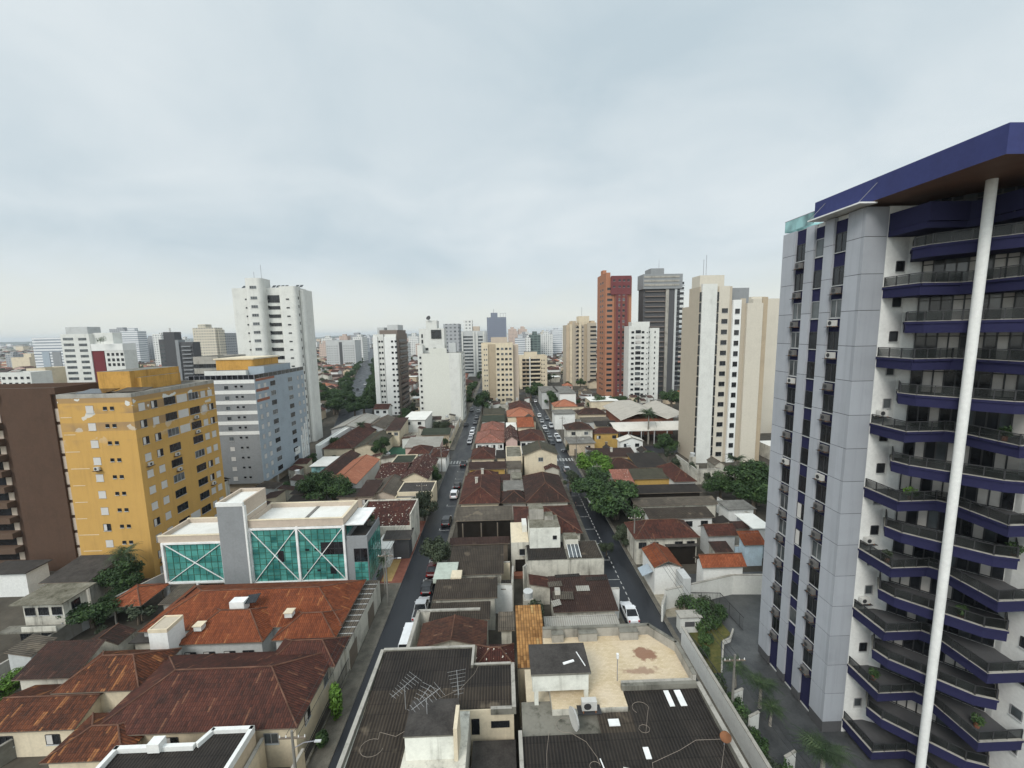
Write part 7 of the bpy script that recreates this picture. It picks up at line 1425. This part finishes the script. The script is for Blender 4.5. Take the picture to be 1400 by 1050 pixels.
for (x, y_, w, d) in cand:
    if not free(x, y_, max(w, d) * .55) or not inview(x, y_, 4): continue
    hid = hidden(x, y_, 5.0) and hidden(x - w / 2, y_, 5.0) and hidden(x + w / 2, y_, 5.0)
    if rg.random() < .2:
        (rest_t if hid or ntree >= 150 else None)
        if hid or ntree >= 150: rest_t.append((x, y_, rg.uniform(6, 11)))
        else:
            ntree += 1; s = where(x, y_); k = rg.choice(['leaf', 'leaf', 'leaf_grey']); nm = 'dark green' if k == 'leaf' else 'dull green'
            tree(f'{nm} tree among the low houses {s}', (x, y_, 0), rg.uniform(6, 11), rg.uniform(6, 11), k, rg.randrange(6), f'{nm} trees {s}', far=True)
        continue
    rf = rg.choice(RW); wl = rg.choice(WALLS); z = rg.choice([3.6, 4.2, 4.2, 6.5]) if y_ < 700 else rg.choice([4, 6, 9])
    if hid or nh >= 215: rest_h.append((x, y_, w, d, z, rf[0], wl[0])); continue
    nh += 1; s = where(x, y_); kind = 'flat' if 'flat' in rf[0] else (rg.choice(['hip', 'gable_x', 'gable_y', 'hip']) if rf[0][0] == 't' else rg.choice(['gable_x', 'gable_y', 'shed']))
    size = 'two-storey' if z > 5 else 'low'
    house(f'{size} {wl[1]} house, {rf[1]} roof, {s}', 0, 0, 0, z, kind, 1.7 if kind != 'shed' else .8, rf[0], wl[0], xy=(x - w / 2, x + w / 2, y_ - d / 2, y_ + d / 2), win=2 if y_ < 260 else 0, group=f'{size} {wl[1]} houses with {rf[1]} roofs {s}', seed=nh)
    obst.append((x - w / 2, x + w / 2, y_ - d / 2, y_ + d / 2, 5))
y_ = 1500.0
while y_ < 4200:
    for _ in range(90): rest_h.append((rg.uniform(-1.5, 1.4) * y_, y_ + rg.uniform(-40, 40), rg.uniform(14, 40), rg.uniform(14, 30), rg.choice([5, 7, 9, 12, 24 if rg.random() < .25 else 8]), rg.choice(RW)[0], rg.choice(WALLS)[0]))
    for _ in range(60): rest_t.append((rg.uniform(-1.5, 1.4) * y_, y_ + rg.uniform(-40, 40), rg.uniform(8, 16)))
    y_ += 90
b = MB()
for (x, y_, w, d, z, r_, wl) in rest_h:
    a = [(x - w / 2, y_ - d / 2), (x + w / 2, y_ - d / 2), (x + w / 2, y_ + d / 2), (x - w / 2, y_ + d / 2)]
    b.prism(a, 0, z, wl, r_, bottom=False)
    if r_[0] == 't' or r_[0] == 'c':
        for s in (-1, 1): b.poly([(x - w / 2 - .4, y_ + s * (d / 2 + .4), z), (x + w / 2 + .4, y_ + s * (d / 2 + .4), z), (x + w / 2 + .4, y_, z + 2), (x - w / 2 - .4, y_, z + 2)][::-s], r_)
o = b.build('distant_rooftops'); tag(o, 'mass of small rooftops running to the horizon', 'rooftops', kind='stuff')
b = MB()
for (x, y_, h) in rest_t:
    for _ in range(26):
        dv = Vector((rg.gauss(0, 1), rg.gauss(0, 1), rg.gauss(0, 1))).normalized() * (rg.random() ** .4); c = Vector((x + dv.x * h * .55, y_ + dv.y * h * .55, h * .55 + dv.z * h * .4)); s = h * .17
        u = Vector((rg.gauss(0, 1), rg.gauss(0, 1), rg.gauss(.6, .5))).normalized(); q = u.orthogonal().normalized() * s; k = u.cross(q)
        b.poly([c - q, c - k * .7, c + q, c + k * .7], 'leaf')
o = b.build('distant_trees'); tag(o, 'distant trees scattered among the rooftops', 'trees', kind='stuff')
# trees lining the avenue and the ends of both streets
i = 0
for k in range(16):
    for sd_ in (-1, 1):
        tt = .03 + k * .03 + rg.uniform(-.006, .006); p = avp(tt) + Vector((-_d.y, _d.x)) * sd_ * rg.uniform(8, 11)
        if free(p.x, p.y, -4) or k < 8: tree('leafy tree lining the avenue that runs off to the left', (p.x, p.y, 0), rg.uniform(9, 13), rg.uniform(10, 14), 'leaf', i, 'trees lining the avenue', far=k > 4); i += 1
for k in range(12):
    for x in (-19.5, -9.0, 14.0, 23.6):
        y_ = 215 + k * 22 + rg.uniform(-6, 6)
        if rg.random() < .7 and not (x in (-9.0, 14.0) and 225 < y_ < 330): tree('dark street tree beyond the end of the near blocks', (x, y_, 0), rg.uniform(7, 11), rg.uniform(7, 10), 'leaf', i, 'far street trees', far=True); i += 1
for (px, py) in ((432, 556), (444, 561), (455, 558), (462, 566), (470, 552), (478, 560), (486, 571), (440, 545), (452, 548), (498, 566)):
    tree('dense tree in the grove left of the white-and-brown tower', G((px, py)), rg.uniform(9, 12), rg.uniform(11, 14), 'leaf', i, 'grove left of the white and brown tower', far=False); i += 1
# ---------------------------------------------------------------- hills on the horizon and the damp air
b = MB(); N = 96; prof = []
for i in range(N + 1):
    a = R(-75 + 150 * i / N); h = 26 + 16 * math.sin(i * .37) + 10 * math.sin(i * .93 + 1) + (16 if i < 30 else 0)
    prof.append([(math.sin(a) * r_, math.cos(a) * r_, zz) for r_, zz in ((5200, -5), (6400, h * .75), (7400, h * 1.15), (9500, h * .8), (10500, -5))])
for A, B in zip(prof, prof[1:]):
    for j in range(4): b.poly([A[j], B[j], B[j + 1], A[j + 1]], 'hill')
o = b.build('hills', smooth=True); o['kind'] = 'structure'
hm = bpy.data.materials.new('damp_air'); hm.use_nodes = True; ht = hm.node_tree
for n in list(ht.nodes): ht.nodes.remove(n)
pv = ht.nodes.new('ShaderNodeVolumePrincipled'); pv.inputs['Color'].default_value = (.86, .93, 1.0, 1); pv.inputs['Density'].default_value = .00011; pv.inputs['Anisotropy'].default_value = 0.1
hoo = ht.nodes.new('ShaderNodeOutputMaterial'); ht.links.new(pv.outputs[0], hoo.inputs['Volume'])
MT['air'] = hm
b = MB(); b.box(-11500, 11500, -600, 12500, -7, 110, 'air'); o = b.build('haze'); o['kind'] = 'stuff'
print('objects', len(S.objects), 'houses', nh, 'far trees', ntree, 'rest', len(rest_h), len(rest_t))
